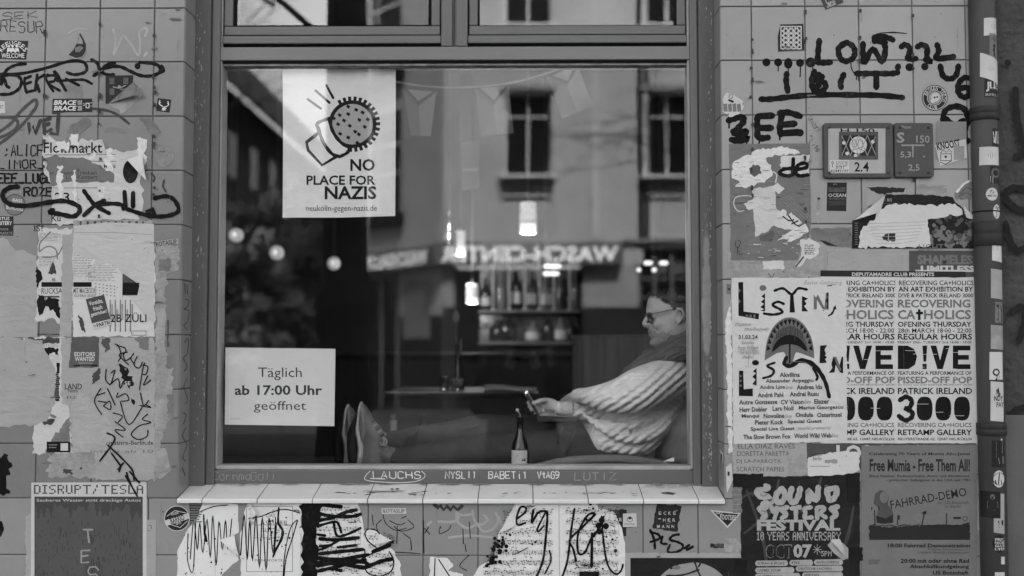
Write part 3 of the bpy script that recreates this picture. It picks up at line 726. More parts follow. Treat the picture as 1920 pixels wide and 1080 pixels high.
# street trees
bark = mat('tree_bark', .045, .95, .4, 9, .02, 14, stretch=(1, 1, .35))
def street_tree(name, label, base, r, h, seed, limbs, lean=(0, 0)):
    t = thing(name, base, label, 'tree', 'bare trees along the kerb'); rn = random.Random(seed); b = Vector(base)
    g = G(); n = 16
    path = [b + Vector((lean[0] * k / n, lean[1] * k / n, h * k / n)) + Vector((rn.gauss(0, r * .06), rn.gauss(0, r * .06), 0)) for k in range(n + 1)]
    rr = [r * (1.35 - .35 * min(k, 2) / 2) * (1 - .38 * k / n) * (1 + rn.gauss(0, .05)) for k in range(n + 1)]
    g.tube(path, rr, bark, 14)
    for dz, side in ((1.62, 1), (1.0, 1), (1.5, -1)): g.ball(b + Vector((side * r * .75, .0, dz)), (r * .5, r * .5, .2), bark)
    g.build('trunk', t)
    g = G()
    def grow(p, d, L, r, lv):
        q = p + d * L; mid = p + d * (L * .5) + Vector((rn.gauss(0, .06), rn.gauss(0, .06), rn.gauss(0, .05))) * L
        g.tube(crom([p, mid, q], 3), loft_r([r, r * .8, r * .55], 3), bark, 5 if lv > 1 else 8)
        if lv >= 4: return
        for k in range(3 if lv < 3 else 4):
            nd = (d + Vector((rn.gauss(0, .55), rn.gauss(0, .55), rn.gauss(.08, .4)))).normalized(); f = rn.uniform(.45, 1)
            grow(p + d * (L * f), nd, L * rn.uniform(.5, .75), r * .5, lv + 1)
    for (f, d, L) in limbs:
        k = int(f * n); grow(path[k], Vector(d).normalized(), L, rr[k] * min(.45, L * .15), 1)
    g.build('crown', t)
tb = R(645, 652, 7.3); street_tree('street_tree', 'bare tree with a thick dark trunk mirrored behind the opening hours notice', (tb.x, tb.y, 0), .155, 8.5, 3, [(.39, (-1, -.2, .35), 1.3), (.43, (-.8, .3, .6), 1.2), (.8, (-1, -.4, .7), 2.4), (.85, (.9, -.6, .8), 2.4), (.9, (-.6, .8, .9), 2.2), (.97, (.4, .3, 1), 2.0)])
tb = R(1420, 652, 12.5); street_tree('street_tree', 'bare tree outside the frame whose twigs are mirrored at the upper right', (tb.x, tb.y, 0), .11, 8, 8, [(.44, (-1, .1, .1), 1.5), (.52, (-1, -.3, .10), 1.3), (.75, (.5, .3, 1), 2.4), (.7, (.9, -.5, .7), 2.2)])
tb = R(330, 652, 21); street_tree('street_tree', 'bare tree before the dark house, mirrored along the left edge', (tb.x, tb.y, 0), .14, 9, 15, [(.36, (.9, .4, .1), 2.0), (.8, (.3, .3, 1), 2.2), (.45, (.9, 0, .2), 1.8), (.62, (.8, .2, .6), 1.8), (.7, (.7, -.3, .8), 1.8)])
# ivy and evergreen leaves before the dark house
leafd = mat('evergreen_leaf', .10, .6, .5, 3); leafl = mat('evergreen_leaf_light', .26, .6, .4, 3)
def leafy(label, base, r, h, n, seed):
    t = thing('evergreen_tree', base, label, 'tree', 'evergreen trees on the side street'); rn = random.Random(seed); b = Vector(base)
    g = G(); g.tube([b, b + Vector((0, 0, h * .5)), b + Vector((0, 0, h * .9))], [r * .09, r * .06, r * .02], bark, 8); g.build('trunk', t)
    g = G(); cl_ = [(b + Vector((rn.gauss(0, r * .42), rn.gauss(0, r * .4), h * rn.uniform(.18, 1))), rn.uniform(.25, .5) * r) for _ in range(34)]
    for k in range(n):
        c, cr = cl_[k % 34]; d = Vector((rn.gauss(0, 1), rn.gauss(0, 1), rn.gauss(0, 1))).normalized(); p = c + d * cr * rn.uniform(.6, 1.05); q = rn.uniform(.06, .16)
        a = Vector((rn.gauss(0, 1), rn.gauss(0, 1), rn.gauss(0, 1))).normalized(); bb = a.cross(d).normalized(); m_ = leafl if (k % 34) % 3 == 0 else leafd
        g.poly([p - a * q, p + bb * q * .5, p + a * q, p - bb * q * .5], m_)
    g.build('crown', t)
for px_u, D_, r_, h_, sd_, lb_ in ((455, 31, 1.25, 5.4, 1, 'evergreen tree mirrored nearest the left edge of the window'), (545, 34, 1.3, 4.9, 2, 'evergreen tree mirrored just left of the tree trunk'), (600, 41, 1.2, 6.4, 4, 'evergreen tree mirrored behind the thick trunk')):
    tb = R(px_u, 652, D_); leafy(lb_, (tb.x, tb.y, -.13), r_, h_, 5200, sd_)
# parked bicycles by the far kerb
steel = mat('bicycle_paint', .12, .4, .2); rub = mat('tyre_rubber', .02, .8); alu = mat('aluminium', .6, .35, .05, metal=.8)
def bicycle(loc, rz, label):
    t = thing('bicycle', loc, label, 'bicycle', 'bicycles parked across the street'); c, sn = math.cos(rz), math.sin(rz)
    W = lambda x, y, z: Vector(loc) + Vector((x * c - y * sn, x * sn + y * c, z))
    for x in (-.52, .52):
        g = G(); g.tube([W(x + .33 * math.cos(a * .3927), 0, .34 + .33 * math.sin(a * .3927)) for a in range(17)], .02, rub, 6); wh = g.build('wheel', t)
        g = G(); g.tube([W(x + .3 * math.cos(a * .3927), 0, .34 + .3 * math.sin(a * .3927)) for a in range(17)], .012, alu, 5)
        for a in range(8): g.tube([W(x, 0, .34), W(x + .3 * math.cos(a * .785), 0, .34 + .3 * math.sin(a * .785))], .003, alu, 4)
        g.build('rim', wh)
    g = G()
    for a, b in (((-.52, .34), (-.12, .3)), ((-.12, .3), (-.25, .82)), ((-.52, .34), (-.22, .72)), ((-.22, .74), (.38, .78)), ((-.12, .3), (.4, .68)), ((.36, .86), (.52, .34))): g.tube([W(a[0], 0, a[1]), W(b[0], 0, b[1])], .018, steel, 6)
    g.build('bicycle_frame', t)
    g = G(); g.tube([W(-.38, 0, .86), W(-.25, 0, .88), W(-.12, 0, .87)], [.07, .055, .02], rub, 8, r2=.03); g.build('saddle', t)
    g = G(); g.tube([W(.28, -.28, .98), W(.36, -.15, 1.0), W(.36, 0, .9), W(.36, .15, 1.0), W(.28, .28, .98)], .014, alu, 6); g.build('handlebar', t)
bicycle(R(460, 652, 19).to_2d().to_3d() + Vector((0, 0, -.13)), .5, 'leftmost of the three bicycles mirrored above the opening hours notice')
bicycle(R(525, 652, 19.5).to_2d().to_3d() + Vector((0, 0, -.13)), .9, 'middle one of the three bicycles mirrored above the opening hours notice')
bicycle(R(590, 652, 19).to_2d().to_3d() + Vector((0, 0, -.13)), .3, 'bicycle nearest the tree trunk of the three mirrored above the notice')
# neighbour's rendered wall and the rain pipe
nb = thing('neighbour_wall', (xr[-1], 0, 0), 'rough dark rendered wall of the neighbouring house right of the drain pipe', 'wall')
st = mat('rough_render', .07, .95, .25, 14, .007, 75, dark=.06, dscale=9); st2 = mat('smooth_plinth_render', .12, .9, .15, 6, .002, 50)
g = G(); zp = P(1900, 776, .03).z
bmw = bmesh.new(); x0 = xr[-1]
nx_, nz_ = 90, 260; x1, z0_, z1_ = x0 + .45, zp, 2.6
vs = []
for i in range(nx_ + 1):
    for k in range(nz_ + 1):
        x = x0 + (x1 - x0) * i / nx_; z = z0_ + (z1_ - z0_) * k / nz_
        vs.append((x, .03 - .006 * max(0, noise.noise(Vector((x * 60, 3, z * 60)))) - .004 * noise.noise(Vector((x * 120, 8, z * 120))), z))
fs = [(i * (nz_ + 1) + k, (i + 1) * (nz_ + 1) + k, (i + 1) * (nz_ + 1) + k + 1, i * (nz_ + 1) + k + 1) for i in range(nx_) for k in range(nz_)]
g.mesh(vs, fs, st, True); g.build('rendered_face', nb)
g = G(); g.box((x0, .042, zp + .001), (x1, .3, 2.6), st); g.box((x1, .02, zp), (14, .22, 17), st); g.box((x0, .042, 2.6), (x1, .22, 17), st); g.build('masonry', nb)
g = G(); g.box((x0, .012, 0), (14, .29, zp - .002), st2); g.build('plinth', nb)
gp = mat('sprayed_black', .02, .9, .4, 40)
s = Sheet(wallmap(.018), .004)
s.lines('1903,168 1905,215 1912,250 1920,275 1916,290 1904,293; 1884,360 1900,352 1925,355; 1884,372 1900,388 1925,398; 1884,420 1892,448 1906,470 1925,462; 1888,118 1889,119; 1896,585 1912,575 1920,582 1919,610 1909,640; 1884,790 1905,768 1930,762', 12, gp)
s.lines('1894,985 1906,960; 1895,1040 1915,1000 1925,1010', 2, gp)
s.build('graffiti', nb)
pipe_m = mat('zinc_pipe_paint', .062, .5, .25, 5, .001, 30, dark=.045, stretch=(1, 1, .4))
PC = P(1862, 500, -.045); PRAD = .0365
pipe = thing('drain_pipe', (PC.x, -.01, 0), 'grey painted drain pipe covered in stickers at the corner of the shop front', 'pipe')
PY = -.008
g = G(); g.tube([(PC.x, PY, 0.02), (PC.x, PY, 1.6), (PC.x, PY, 8)], PRAD, pipe_m, 32); g.build('tube', pipe)
for v, hh in ((212, 26), (438, 46), (805, 24)):
    z = zz(v, PY - PRAD); g = G(); h = hh / 2 / 665
    g.lathe((PC.x, PY, z), [(PRAD + .0005, -h), (PRAD + .004, -h + .002), (PRAD + .004, -h * .1), (PRAD + .0025, 0), (PRAD + .004, h * .1), (PRAD + .004, h - .002), (PRAD + .0005, h)], mat('pipe_collar', .03, .5, .2), 32)
    g.build('collar', pipe)
g = G(); z = zz(396, PY - PRAD); g.lathe((PC.x, PY, z), [(PRAD, -.002), (PRAD + .0015, -.0015), (PRAD + .0015, .0015), (PRAD, .002)], ink, 32); g.build('joint', pipe)
# ================================================================== inside the bar
FZ = .35
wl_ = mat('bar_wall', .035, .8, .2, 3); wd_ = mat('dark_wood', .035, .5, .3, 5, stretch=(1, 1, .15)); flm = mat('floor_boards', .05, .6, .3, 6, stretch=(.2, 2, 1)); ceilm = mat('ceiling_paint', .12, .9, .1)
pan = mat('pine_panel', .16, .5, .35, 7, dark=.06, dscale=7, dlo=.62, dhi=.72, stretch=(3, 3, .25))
RX0, RX1, RY1, RZ1 = -2.6, 3.0, 5.6, 3.7
def struct(name, a, b, m): g = G(); g.box(a, b, m); g.build(name, kind='structure')
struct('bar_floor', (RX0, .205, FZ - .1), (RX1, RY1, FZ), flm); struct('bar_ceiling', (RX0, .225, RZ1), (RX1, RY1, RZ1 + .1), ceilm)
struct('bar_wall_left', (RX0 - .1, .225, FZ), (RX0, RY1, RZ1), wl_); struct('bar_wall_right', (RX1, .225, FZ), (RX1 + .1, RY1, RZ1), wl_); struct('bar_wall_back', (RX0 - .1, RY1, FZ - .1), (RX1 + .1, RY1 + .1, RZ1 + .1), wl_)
# window bench, seat pad, back cushion
BZ = .862
g = G(); g.box((RX0 + .01, .205, FZ + .001), (RX1 - .01, 1.32, BZ - .03), wd_); g.box((RX0 + .01, .2, BZ - .03), (RX1 - .01, 1.36, BZ), wd_, .006)
g.build('window_bench', None, 'dark wooden bench built in along the inside of the window', 'bench')
padm = mat('seat_pad_cloth', .13, .9, .1, 30, .001, 300)
g = G(); g.ball(P(1165, 905, .7), (.40, .30, .085), padm, 32)
sp_ = g.build('seat_pad', None, 'flat grey seat pad with a rounded edge under the reading man', 'cushion')
g = G(); g.tube(crom([P(975, 884, .47), P(1015, 873, .47), P(1060, 865, .47), P(1110, 861, .47), P(1160, 860, .47), P(1205, 864, .47), P(1260, 872, .47)], 5), loft_r([.008, .012, .0135, .0135, .013, .0125, .01], 5), mat('seat_pad_edge', .17, .9, .12, 30, .001, 300), 12); g.build('rounded_edge', sp_)
cush = mat('coarse_grey_cloth', .2, .95, .12, 40, .0015, 420)
wave_bump(cush, 160, .0008, 'Z', .5)
g = G()
pth = [P(1385, 640, .9), P(1352, 720, .88), P(1318, 800, .84), P(1290, 880, .82)]
g.tube(crom(pth, 6), loft_r([.05, .125, .15, .12], 6), cush, 28, r2=loft_r([.12, .24, .26, .24], 6), up=(0, 1, 0))
g.build('back_cushion', None, 'thick coarse grey cushion between the man and the window jamb', 'cushion')
# table with vase, candle glass, folded paper
def pxbox(g, u0, v0, u1, v1, y0, y1, m, bev=0):
    a = P(u0, v1, y0); b = P(u1, v0, y0); g.box((a.x, y0, a.z), (b.x, y1, b.z), m, bev)
TY = 1.75; tt = P(860, 735, TY).z
table = thing('bar_table', (P(866, 735, TY).x, TY + .3, FZ), 'small dark table with pale legs behind the outstretched legs', 'table')
tx0, tx1 = P(722, 735, TY).x, P(1010, 735, TY).x
tabm = mat('table_top', .05, .6, .2, 5); tabe = mat('worn_table_edge', .6, .6, .4, 30); legm = mat('pale_table_leg', .42, .5, .1)
g = G(); g.box((tx0, TY, tt - .022), (tx1, TY + .62, tt), tabm, .004); g.box((tx0 + .002, TY - .0015, tt - .004), (tx1 - .002, TY, tt), tabe); g.build('tabletop', table)
g = G(); g.box((tx0 + .02, TY + .02, tt - .10), (tx1 - .02, TY + .04, tt - .0225), wd_); g.box((tx0 + .02, TY + .58, tt - .10), (tx1 - .02, TY + .6, tt - .0225), wd_); g.build('apron', table)
for x, y in ((tx0 + .032, TY + .05), (tx0 + .115, TY + .54), (tx1 - .03, TY + .06), (tx1 - .05, TY + .55)):
    g = G(); g.tube([(x, y, FZ), (x, y, FZ + .2), (x, y, tt - .125)], [.011, .014, .015], legm, 10); g.ball((x, y, tt - .11), .012, legm); g.tube([(x, y, tt - .1), (x, y, tt - .023)], .008, wd_, 8); g.build('leg', table)
cg = clear_glass('clear_glass'); green = mat('stem', .2, .6); tul = mat('tulip_petal', .35, .6, .2, 20); wax = mat('candle_wax', .75, .5, .05)
VB = P(858, 729, 2.0); VB.z = tt
vase = thing('bottle_vase', VB, 'slim glass bottle vase holding one tulip on the table', 'vase')
g = G(); g.lathe(VB, [(.03, .001), (.031, .02), (.03, .06), (.022, .11), (.011, .15), (.009, .2), (.011, .205), (.008, .2), (.009, .15), (.019, .11), (.027, .06), (.027, .012), (.001, .008)], cg, 20); g.build('bottle_glass', vase)
tb = P(856, 730, 2.0); tb.z = tt + .02
tulip = thing('tulip', tb, 'single pale tulip standing in the slim bottle vase', 'flower')
top = P(855, 606, 2.0)
g = G(); g.tube(crom([tb, tb.lerp(top, .5) + Vector((.004, 0, 0)), top], 6), .0035, green, 7); g.build('stem', tulip)
g = G(); g.tube(crom([top + Vector((0, 0, -.002)), top + Vector((0, 0, .02)), top + Vector((0, 0, .045)), top + Vector((0, 0, .06))], 4), loft_r([.004, .016, .013, .004], 4), tul, 12); g.build('bloom', tulip)
g = G(); q = tb.lerp(top, .35); g.tube(crom([q, q + Vector((.018, 0, .07)), q + Vector((.022, 0, .12))], 4), loft_r([.002, .008, .001], 4), green, 8, r2=.002); g.build('leaf', tulip)
CB = P(834, 730, 1.98); CB.z = tt
ch = thing('candle_glass', CB, 'small glass tumbler with a white tea light beside the vase', 'candle')
g = G(); g.lathe(CB, [(.022, .001), (.024, .01), (.026, .06), (.0245, .06), (.0225, .012), (.001, .009)], cg, 20); g.build('tumbler', ch)
g = G(); g.lathe(CB, [(.018, .013), (.018, .03), (.002, .031)], wax, 16); g.build('tea_light', ch)
news = mat('newsprint', .42, .9, .15, 25)
g = G(); g.tube(crom([P(909, 729, 1.8), P(935, 727, 1.8), P(970, 730, 1.8), P(1004, 731, 1.8)], 4), loft_r([.018, .014, .012, .008], 4), news, 10, r2=loft_r([.10, .11, .1, .06], 4), up=(0, 1, 0))
g.build('folded_newspaper', None, 'folded newspaper lying on the right end of the table', 'newspaper')
# settle with plank back
SYD = 2.4
settle = thing('wooden_settle', (P(1180, 700, SYD).x, SYD, FZ), 'high backed pine settle of upright planks beyond the table', 'bench')
sx = [P(u, 627, SYD).x for u in (1073, 1092, 1132, 1160, 1190, 1222, 1252, 1284, 1316)]
ztop = P(1100, 628, SYD).z; g = G()
for a, b in zip(sx[:-1], sx[1:]): g.box((a + .0015, SYD, FZ + .05), (b - .0015, SYD + .025, ztop - .012), pan, .003)
g.box((sx[0] - .005, SYD - .006, ztop - .012), (sx[-1], SYD + .03, ztop), pan, .003); g.build('plank_back', settle)
g = G(); g.box((sx[0], SYD + .026, FZ + .40), (sx[-1], SYD + .45, FZ + .44), pan, .005); g.build('seat', settle)
for x in (sx[0] + .02, sx[-1] - .06): g = G(); g.box((x, SYD + .03, FZ), (x + .04, SYD + .44, FZ + .40), pan); g.build('side', settle)
# back bar: counter, shelf posts, bottles
BY = 5.0; sh = P(980, 581, BY)
barr = thing('back_bar', (sh.x, BY, FZ), 'back bar shelving with pale uprights behind a dark counter', 'shelf')
bx0, bx1 = P(897, 581, BY).x, P(1087, 581, BY).x; shm = mat('shelf_board', .14, .5, .15); post = mat('pale_upright', .5, .5, .1)
g = G(); g.box((bx0, BY, sh.z - .02), (bx1, BY + .35, sh.z), shm, .003); g.build('shelf', barr)
z2 = P(980, 640, BY).z; g = G(); g.box((bx0, BY, z2 - .025), (bx1, BY + .35, z2), shm, .003); g.build('shelf', barr)
ztp = P(980, 470, BY).z; g = G(); g.box((bx0, BY + .36, FZ), (bx1, BY + .38, ztp + .1), mat('mirror_back', .05, .25, .2, spec=.6)); g.build('back_panel', barr)
for u in (924, 954, 984, 1012, 1039, 1069): x = P(u, 581, BY).x; g = G(); g.tube([(x, BY + .04, sh.z + .001), (x, BY + .04, ztp)], .009, post, 8); g.lathe((x, BY + .04, sh.z), [(.02, .0005), (.02, .008), (.009, .016)], post, 10); g.build('upright', barr)
g = G(); g.box((RX0 + .3, 4.1, FZ), (P(1075, 650, 4.1).x, 4.6, P(980, 668, 4.1).z), wd_); g.box((RX0 + .28, 4.05, P(980, 668, 4.1).z), (P(1078, 650, 4.1).x, 4.65, P(980, 662, 4.1).z), wd_, .005)
g.build('bar_counter', None, 'long dark counter running below the bottle shelf', 'counter')
bot = [mat('bottle_glass_a', .03, .12, .2, spec=.7), mat('bottle_glass_b', .10, .12, .2, spec=.7), mat('bottle_glass_c', .2, .15, .2, spec=.7)]; lab = mat('bottle_label', .6, .6, .1, 20)
def bottle(name, c, h, r, gm, label, cat, group=None, lm=lab, lz=(.12, .5), lside=None, cap=None):
    t = thing(name, c, label, cat, group)
    g = G(); g.lathe(c, [(r * .85, .0005), (r, .006), (r, h * .52), (r * .9, h * .6), (r * .5, h * .72), (r * .38, h * .8), (r * .36, h * .95), (r * .42, h * .955), (r * .42, h * .985), (r * .2, h)], gm, 24); g.build('bottle_body', t)
    if lm:
        g = G(); a0, a1 = lside or (0, 360); n = 20; vs = []
        for i in range(n + 1):
            a = rad(a0 + (a1 - a0) * i / n)
            for z in lz: vs.append(Vector(c) + Vector(((r + .0006) * math.cos(a), (r + .0006) * math.sin(a), h * z)))
        g.mesh(vs, [(2 * i, 2 * i + 2, 2 * i + 3, 2 * i + 1) for i in range(n)], lm, True); lb = g.build('label', t)
        return t, lb
    return t, None
words = ['leftmost', 'second', 'third', 'fourth', 'fifth', 'sixth', 'seventh', 'eighth', 'ninth', 'tenth']
for i, (u, h, r, k) in enumerate(((910, .24, .038, 0), (938, .30, .045, 2), (968, .33, .037, 0), (976, .22, .03, 1), (997, .3, .036, 1), (1004, .24, .03, 0), (1025, .29, .042, 2), (1052, .3, .045, 1), (1060, .25, .032, 0), (1079, .3, .036, 1))):
    c = P(u, 581, BY + (.22 if i in (3, 5, 8) else .14)); c.z = sh.z
    bottle('liquor_bottle', c, h, r, bot[k], f'{words[i]} liquor bottle from the left on the upper bar shelf', 'bottle', 'liquor bottles on the bar shelf', lm=lab if i % 2 == 0 else None, lz=(.15, .42))
for i, (u, h, r, k) in enumerate(((905, .14, .03, 2), (914, .14, .03, 2), (933, .16, .07, 0), (950, .2, .075, 0), (1000, .15, .06, 2), (1028, .2, .04, 0), (1052, .18, .05, 2), (1070, .17, .04, 0))):
    c = P(u, 640, BY + .12); c.z = z2
    bottle('liquor_bottle', c, h, r, bot[k], f'{words[i]} bottle from the left on the lower bar shelf', 'bottle', 'bottles on the lower bar shelf', lm=lab if i in (4, 6) else None, lz=(.1, .45))
# lamps
lit = emit('lit_lampshade', .10, 1.0); litb = emit('lit_lampshade_bottom', .24); cord = mat('lamp_cord', .1, .7)
t = lit.node_tree; vo = t.nodes.new('ShaderNodeTexVoronoi'); vo.inputs['Scale'].default_value = 45; tc = t.nodes.new('ShaderNodeTexCoord'); mr = t.nodes.new('ShaderNodeMapRange'); mr.inputs[1].default_value = .1; mr.inputs[2].default_value = .7; mr.inputs[3].default_value = .16; mr.inputs[4].default_value = .05
t.links.new(tc.outputs['Object'], vo.inputs['Vector']); t.links.new(vo.outputs['Distance'], mr.inputs[0]); t.links.new(mr.outputs[0], t.nodes['Principled BSDF'].inputs['Emission Strength'])
def pendant(u, v0, v1, r_px, Y, label, lit_=lit, lo=litb):
    top = P(u, v0, Y); b = P(u, v1, Y); D = Y - CAM.y; r = r_px / FPX * D; h = top.z - b.z
    t = thing('pendant_lamp', top, label, 'lamp', 'lit pendant lamps in the bar')
    g = G(); g.lathe(b, [(r * .98, 0), (r, h * .28), (r * .96, h * .3), (r * 1.06, h * .42), (r * 1.06, h * .6), (r * .96, h * .7), (r, h * .72), (r, h * .97), (r * .8, h), (r * .1, h)], lit_, 24); sh_ = g.build('lamp_shade', t)
    g = G(); g.lathe(b - Vector((0, 0, .0005)), [(r * .9, -.003), (r * .97, 0), (r * 1.012, .001), (r * 1.012, h * .25), (r, h * .27)], lo, 24); g.build('shade_rim', sh_)
    ld = bpy.data.lights.new('lamp_light', 'POINT'); ld.energy = 1.5; ld.shadow_soft_size = .05; lo_ = bpy.data.objects.new('lamp_light', ld); COL.objects.link(lo_); lo_.parent = t; lo_.location = (0, 0, -h - .03)
    g = G(); g.tube([top, (top.x, top.y, RZ1)], .004, cord, 6); g.lathe(top, [(r * .3, 0), (r * .12, .03)], cord, 10); g.build('cord', t)
pendant(990, 379, 437, 15, 3.2, 'bright white ribbed pendant lamp hanging right of the banner')
pendant(863, 433, 478, 8.5, 4.4, 'small white pendant lamp hanging over the left end of the bar')
pendant(885, 532, 568, 11, 4.5, 'lowest white pendant lamp, hanging just left of the bottle shelf')
for i, (u, v, r, Y, nm) in enumerate(((443, 441, 13.5, 3.4, 'glowing globe lamp nearest the left edge of the window'), (519, 474, 13.5, 3.9, 'glowing globe lamp in the middle of the row of three'), (626, 494, 12, 4.4, 'glowing globe lamp mirrored on the tree trunk, rightmost of three'))):
    c = P(u, v, Y); t = thing('globe_lamp', c, nm, 'lamp', 'globe lamps in the dark back room'); rr = r / FPX * (Y - CAM.y)
    g = G(); g.ball(c, rr, emit('globe_light', .06), 20); gb = g.build('globe', t)
    g = G(); g.tube([c + Vector((0, 0, rr)), (c.x, c.y, RZ1)], .003, cord, 6); g.build('cord', t)
    g = G(); g.ball(c + Vector((0, -rr * .25, 0)), rr * .78, emit('bulb_light', .2), 12); g.build('bulb', gb)
for i, (u0, u1, v, Y, nm) in enumerate(((1020, 1052, 499, 4.7, 'upper of two glowing strip lights before the bottle shelf'), (1018, 1049, 513, 4.7, 'lower of two glowing strip lights before the bottle shelf'), (1207, 1224, 493, 5.0, 'left one of two short strip lights high above the man'), (1236, 1253, 493, 5.0, 'right one of two short strip lights high above the man'), (1194, 1202, 506, 5.0, 'round spot light lowest and leftmost above the man'), (1222, 1231, 506, 5.0, 'round spot light just below the two short strips'))):
    g = G(); a, b = P(u0 + 3, v, Y), P(u1 - 3, v, Y); g.tube([a - Vector((.01, 0, 0)), a, b, b + Vector((.01, 0, 0))], [.004, .014, .014, .004], emit('strip_light', .32), 10)
    t = g.build('strip_light', None, nm, 'lamp', 'small lights at the back of the bar')
    g = G(); g.tube([a + Vector((0, .01, .01)), (a.x, a.y + .01, RZ1)], .002, cord, 5); g.build('wire', t)
# clear hanging carafe
c = P(843, 476, 3.0); t = thing('hanging_carafe', P(843, 396, 3.0), 'clear glass carafe hanging on a wire left of the small lamp', 'carafe')
D = 3.0 - CAM.y; g = G(); q = D / FPX; g.lathe(c, [(13 * q, 0), (14 * q, 20 * q), (12 * q, 40 * q), (5 * q, 54 * q), (4 * q, 66 * q), (5.5 * q, 80 * q)], clear_glass('thin_glass', .8, .05), 20); g.build('carafe_glass', t)
g = G(); g.tube([c + Vector((0, 0, 70 * q)), (c.x, c.y, RZ1)], .002, cord, 5); g.build('wire', t)
# bunting of folded paper flags
pl = mat('paper_flag_light', .15, .8, .05); pd = mat('paper_flag_dim', .085, .8, .05); pv = mat('paper_flag_fold', .07, .8, .05)
BYY = .75; Bm = wallmap(BYY)
s = Sheet(Bm, 0.001); s.line([(700, 148), (745, 154), (800, 162), (870, 164), (950, 157), (1010, 142), (1072, 122), (1110, 108)], 3.5, pl)
g0 = s.build('bunting_string', None, 'pale string sagging across the top of the window inside', 'string')
def flag(pts, label):
    """V notch (left, apex, right) and lower corners (left, right)"""
    (a, b, c, d, e_) = pts; s = Sheet(Bm, .004)
    mid = ((d[0] + e_[0]) / 2, (d[1] + e_[1]) / 2)
    s.base([a, b, mid, d], pd); s.poly([b, c, e_, mid], pl, lift=.0045)
    s.line([a, b, c], 6, pv, smooth=False); s.poly([(a[0] + 8, a[1] - 4), (c[0] - 6, c[1] - 2), (b[0], b[1] - 10)], pl)
    s.build('paper_flag', None, label, 'flag', 'paper flags on the string')
flag(((757, 172), (785, 200), (818, 174), (770, 254), (808, 256)), 'left paper flag with a notched top, next to the banner')
flag(((892, 170), (926, 198), (954, 164), (902, 256), (963, 250)), 'middle paper flag of three with a notched top')
flag(((1027, 146), (1064, 162), (1084, 126), (1053, 222), (1112, 199)), 'right paper flag, the one hanging crooked')
s = Sheet(wallmap(.9), .001); s.base([(865, 268), (898, 262), (899, 352), (867, 358)], pd); s.poly([(866, 318), (896, 314), (895, 322), (870, 320)], pl)
s.build('paper_slip', None, 'small paper slip hanging below the paper flags', 'paper')
# banner
cloth = paper_mat('banner_cloth', .62, .04, .0010, 5, .9)
s = Sheet(wallmap(.172), .001)
s.base([(530, 124), (640, 126), (742, 130), (742, 250), (741, 405), (640, 408), (530, 408), (531, 260)], cloth)
Kk = mat('banner_black', .012, .8, .2)
for st in ('612,160 625,184', '592,170 618,193', '577,186 602,204'): s.lines(st, 4.5, Kk, smooth=False)
dot = mat('banner_grey', .33, .8, .1)
s.disc(661, 233, 42, dot, 43, 40); s.ring(661, 233, 38, 45, Kk, 40)
for i in range(22):
    a = rad(-125 + i * 250 / 21 + 5)
    if -130 < math.degrees(a) < 130:
        s.line([(661 + 42 * math.cos(a), 233 + 42 * math.sin(a)), (661 + 52 * math.cos(a), 233 + 52 * math.sin(a))], 5.5, Kk, smooth=False, cap=False)
for i, (u, v) in enumerate(((653, 200), (637, 216), (653, 214), (634, 233), (674, 225), (656, 236), (684, 238), (638, 251), (653, 258), (673, 252), (680, 211), (666, 247), (690, 224), (645, 226), (626, 222), (668, 206), (670, 268), (648, 272))): s.line([(u - 2.6, v - 2), (u + 2.6, v + 2)], 5.2, Kk, smooth=False, cap=False)
# plaster cuff and sleeve around the round head
s.poly([(594, 236), (618, 222), (624, 248), (640, 268), (655, 276), (637, 294), (622, 288), (604, 262)], cloth); s.line([(594, 236), (597, 230), (617, 222)], 6, Kk); s.line([(617, 222), (624, 246), (638, 266), (655, 277)], 6.5, Kk); s.line([(655, 277), (652, 286), (637, 294)], 6, Kk); s.line([(596, 238), (606, 266), (622, 288), (637, 294)], 6.5, Kk)
s.line([(600, 247), (575, 267), (578, 282), (604, 310), (634, 292)], 6, Kk, smooth=False)
s.text('NO', 657, 298, 703, 321, Kk, .028); s.text('PLACE FOR', 575, 329, 704, 347, Kk, .022); s.text('NAZIS', 609, 349, 706, 374, Kk, .028); s.text('neukölln-gegen-nazis.de', 574, 385, 707, 399, grey2, 0)
s.build('protest_banner', None, 'white cloth banner reading NO PLACE FOR NAZIS hanging inside the window', 'banner')
white_sheet = paper_mat('office_paper', .56, .02, .0004, 5)
s = Sheet(wallmap(.158), .001)
s.base([(423, 651.5), (629, 654), (627, 799), (421.5, 796)], white_sheet); txt = mat('toner', .03, .6)
s.text('Täglich', 484, 689, 566, 713, txt, 0); s.text('ab 17:00 Uhr', 440, 722, 604, 741, txt, .024); s.text('geöffnet', 476, 752, 574, 774, txt, 0); s.text('barkneipe.net', 432, 784, 451, 787, grey3, 0)
s.build('opening_hours_notice', None, 'white sheet of opening hours stuck inside the lower left of the window', 'notice')
s = Sheet(wallmap(.155), .001); s.base([(1243, 865), (1264, 857), (1264, 865)], white_sheet); s.build('paper_scrap', None, 'tiny white paper scrap at the lower right corner of the window', 'paper')
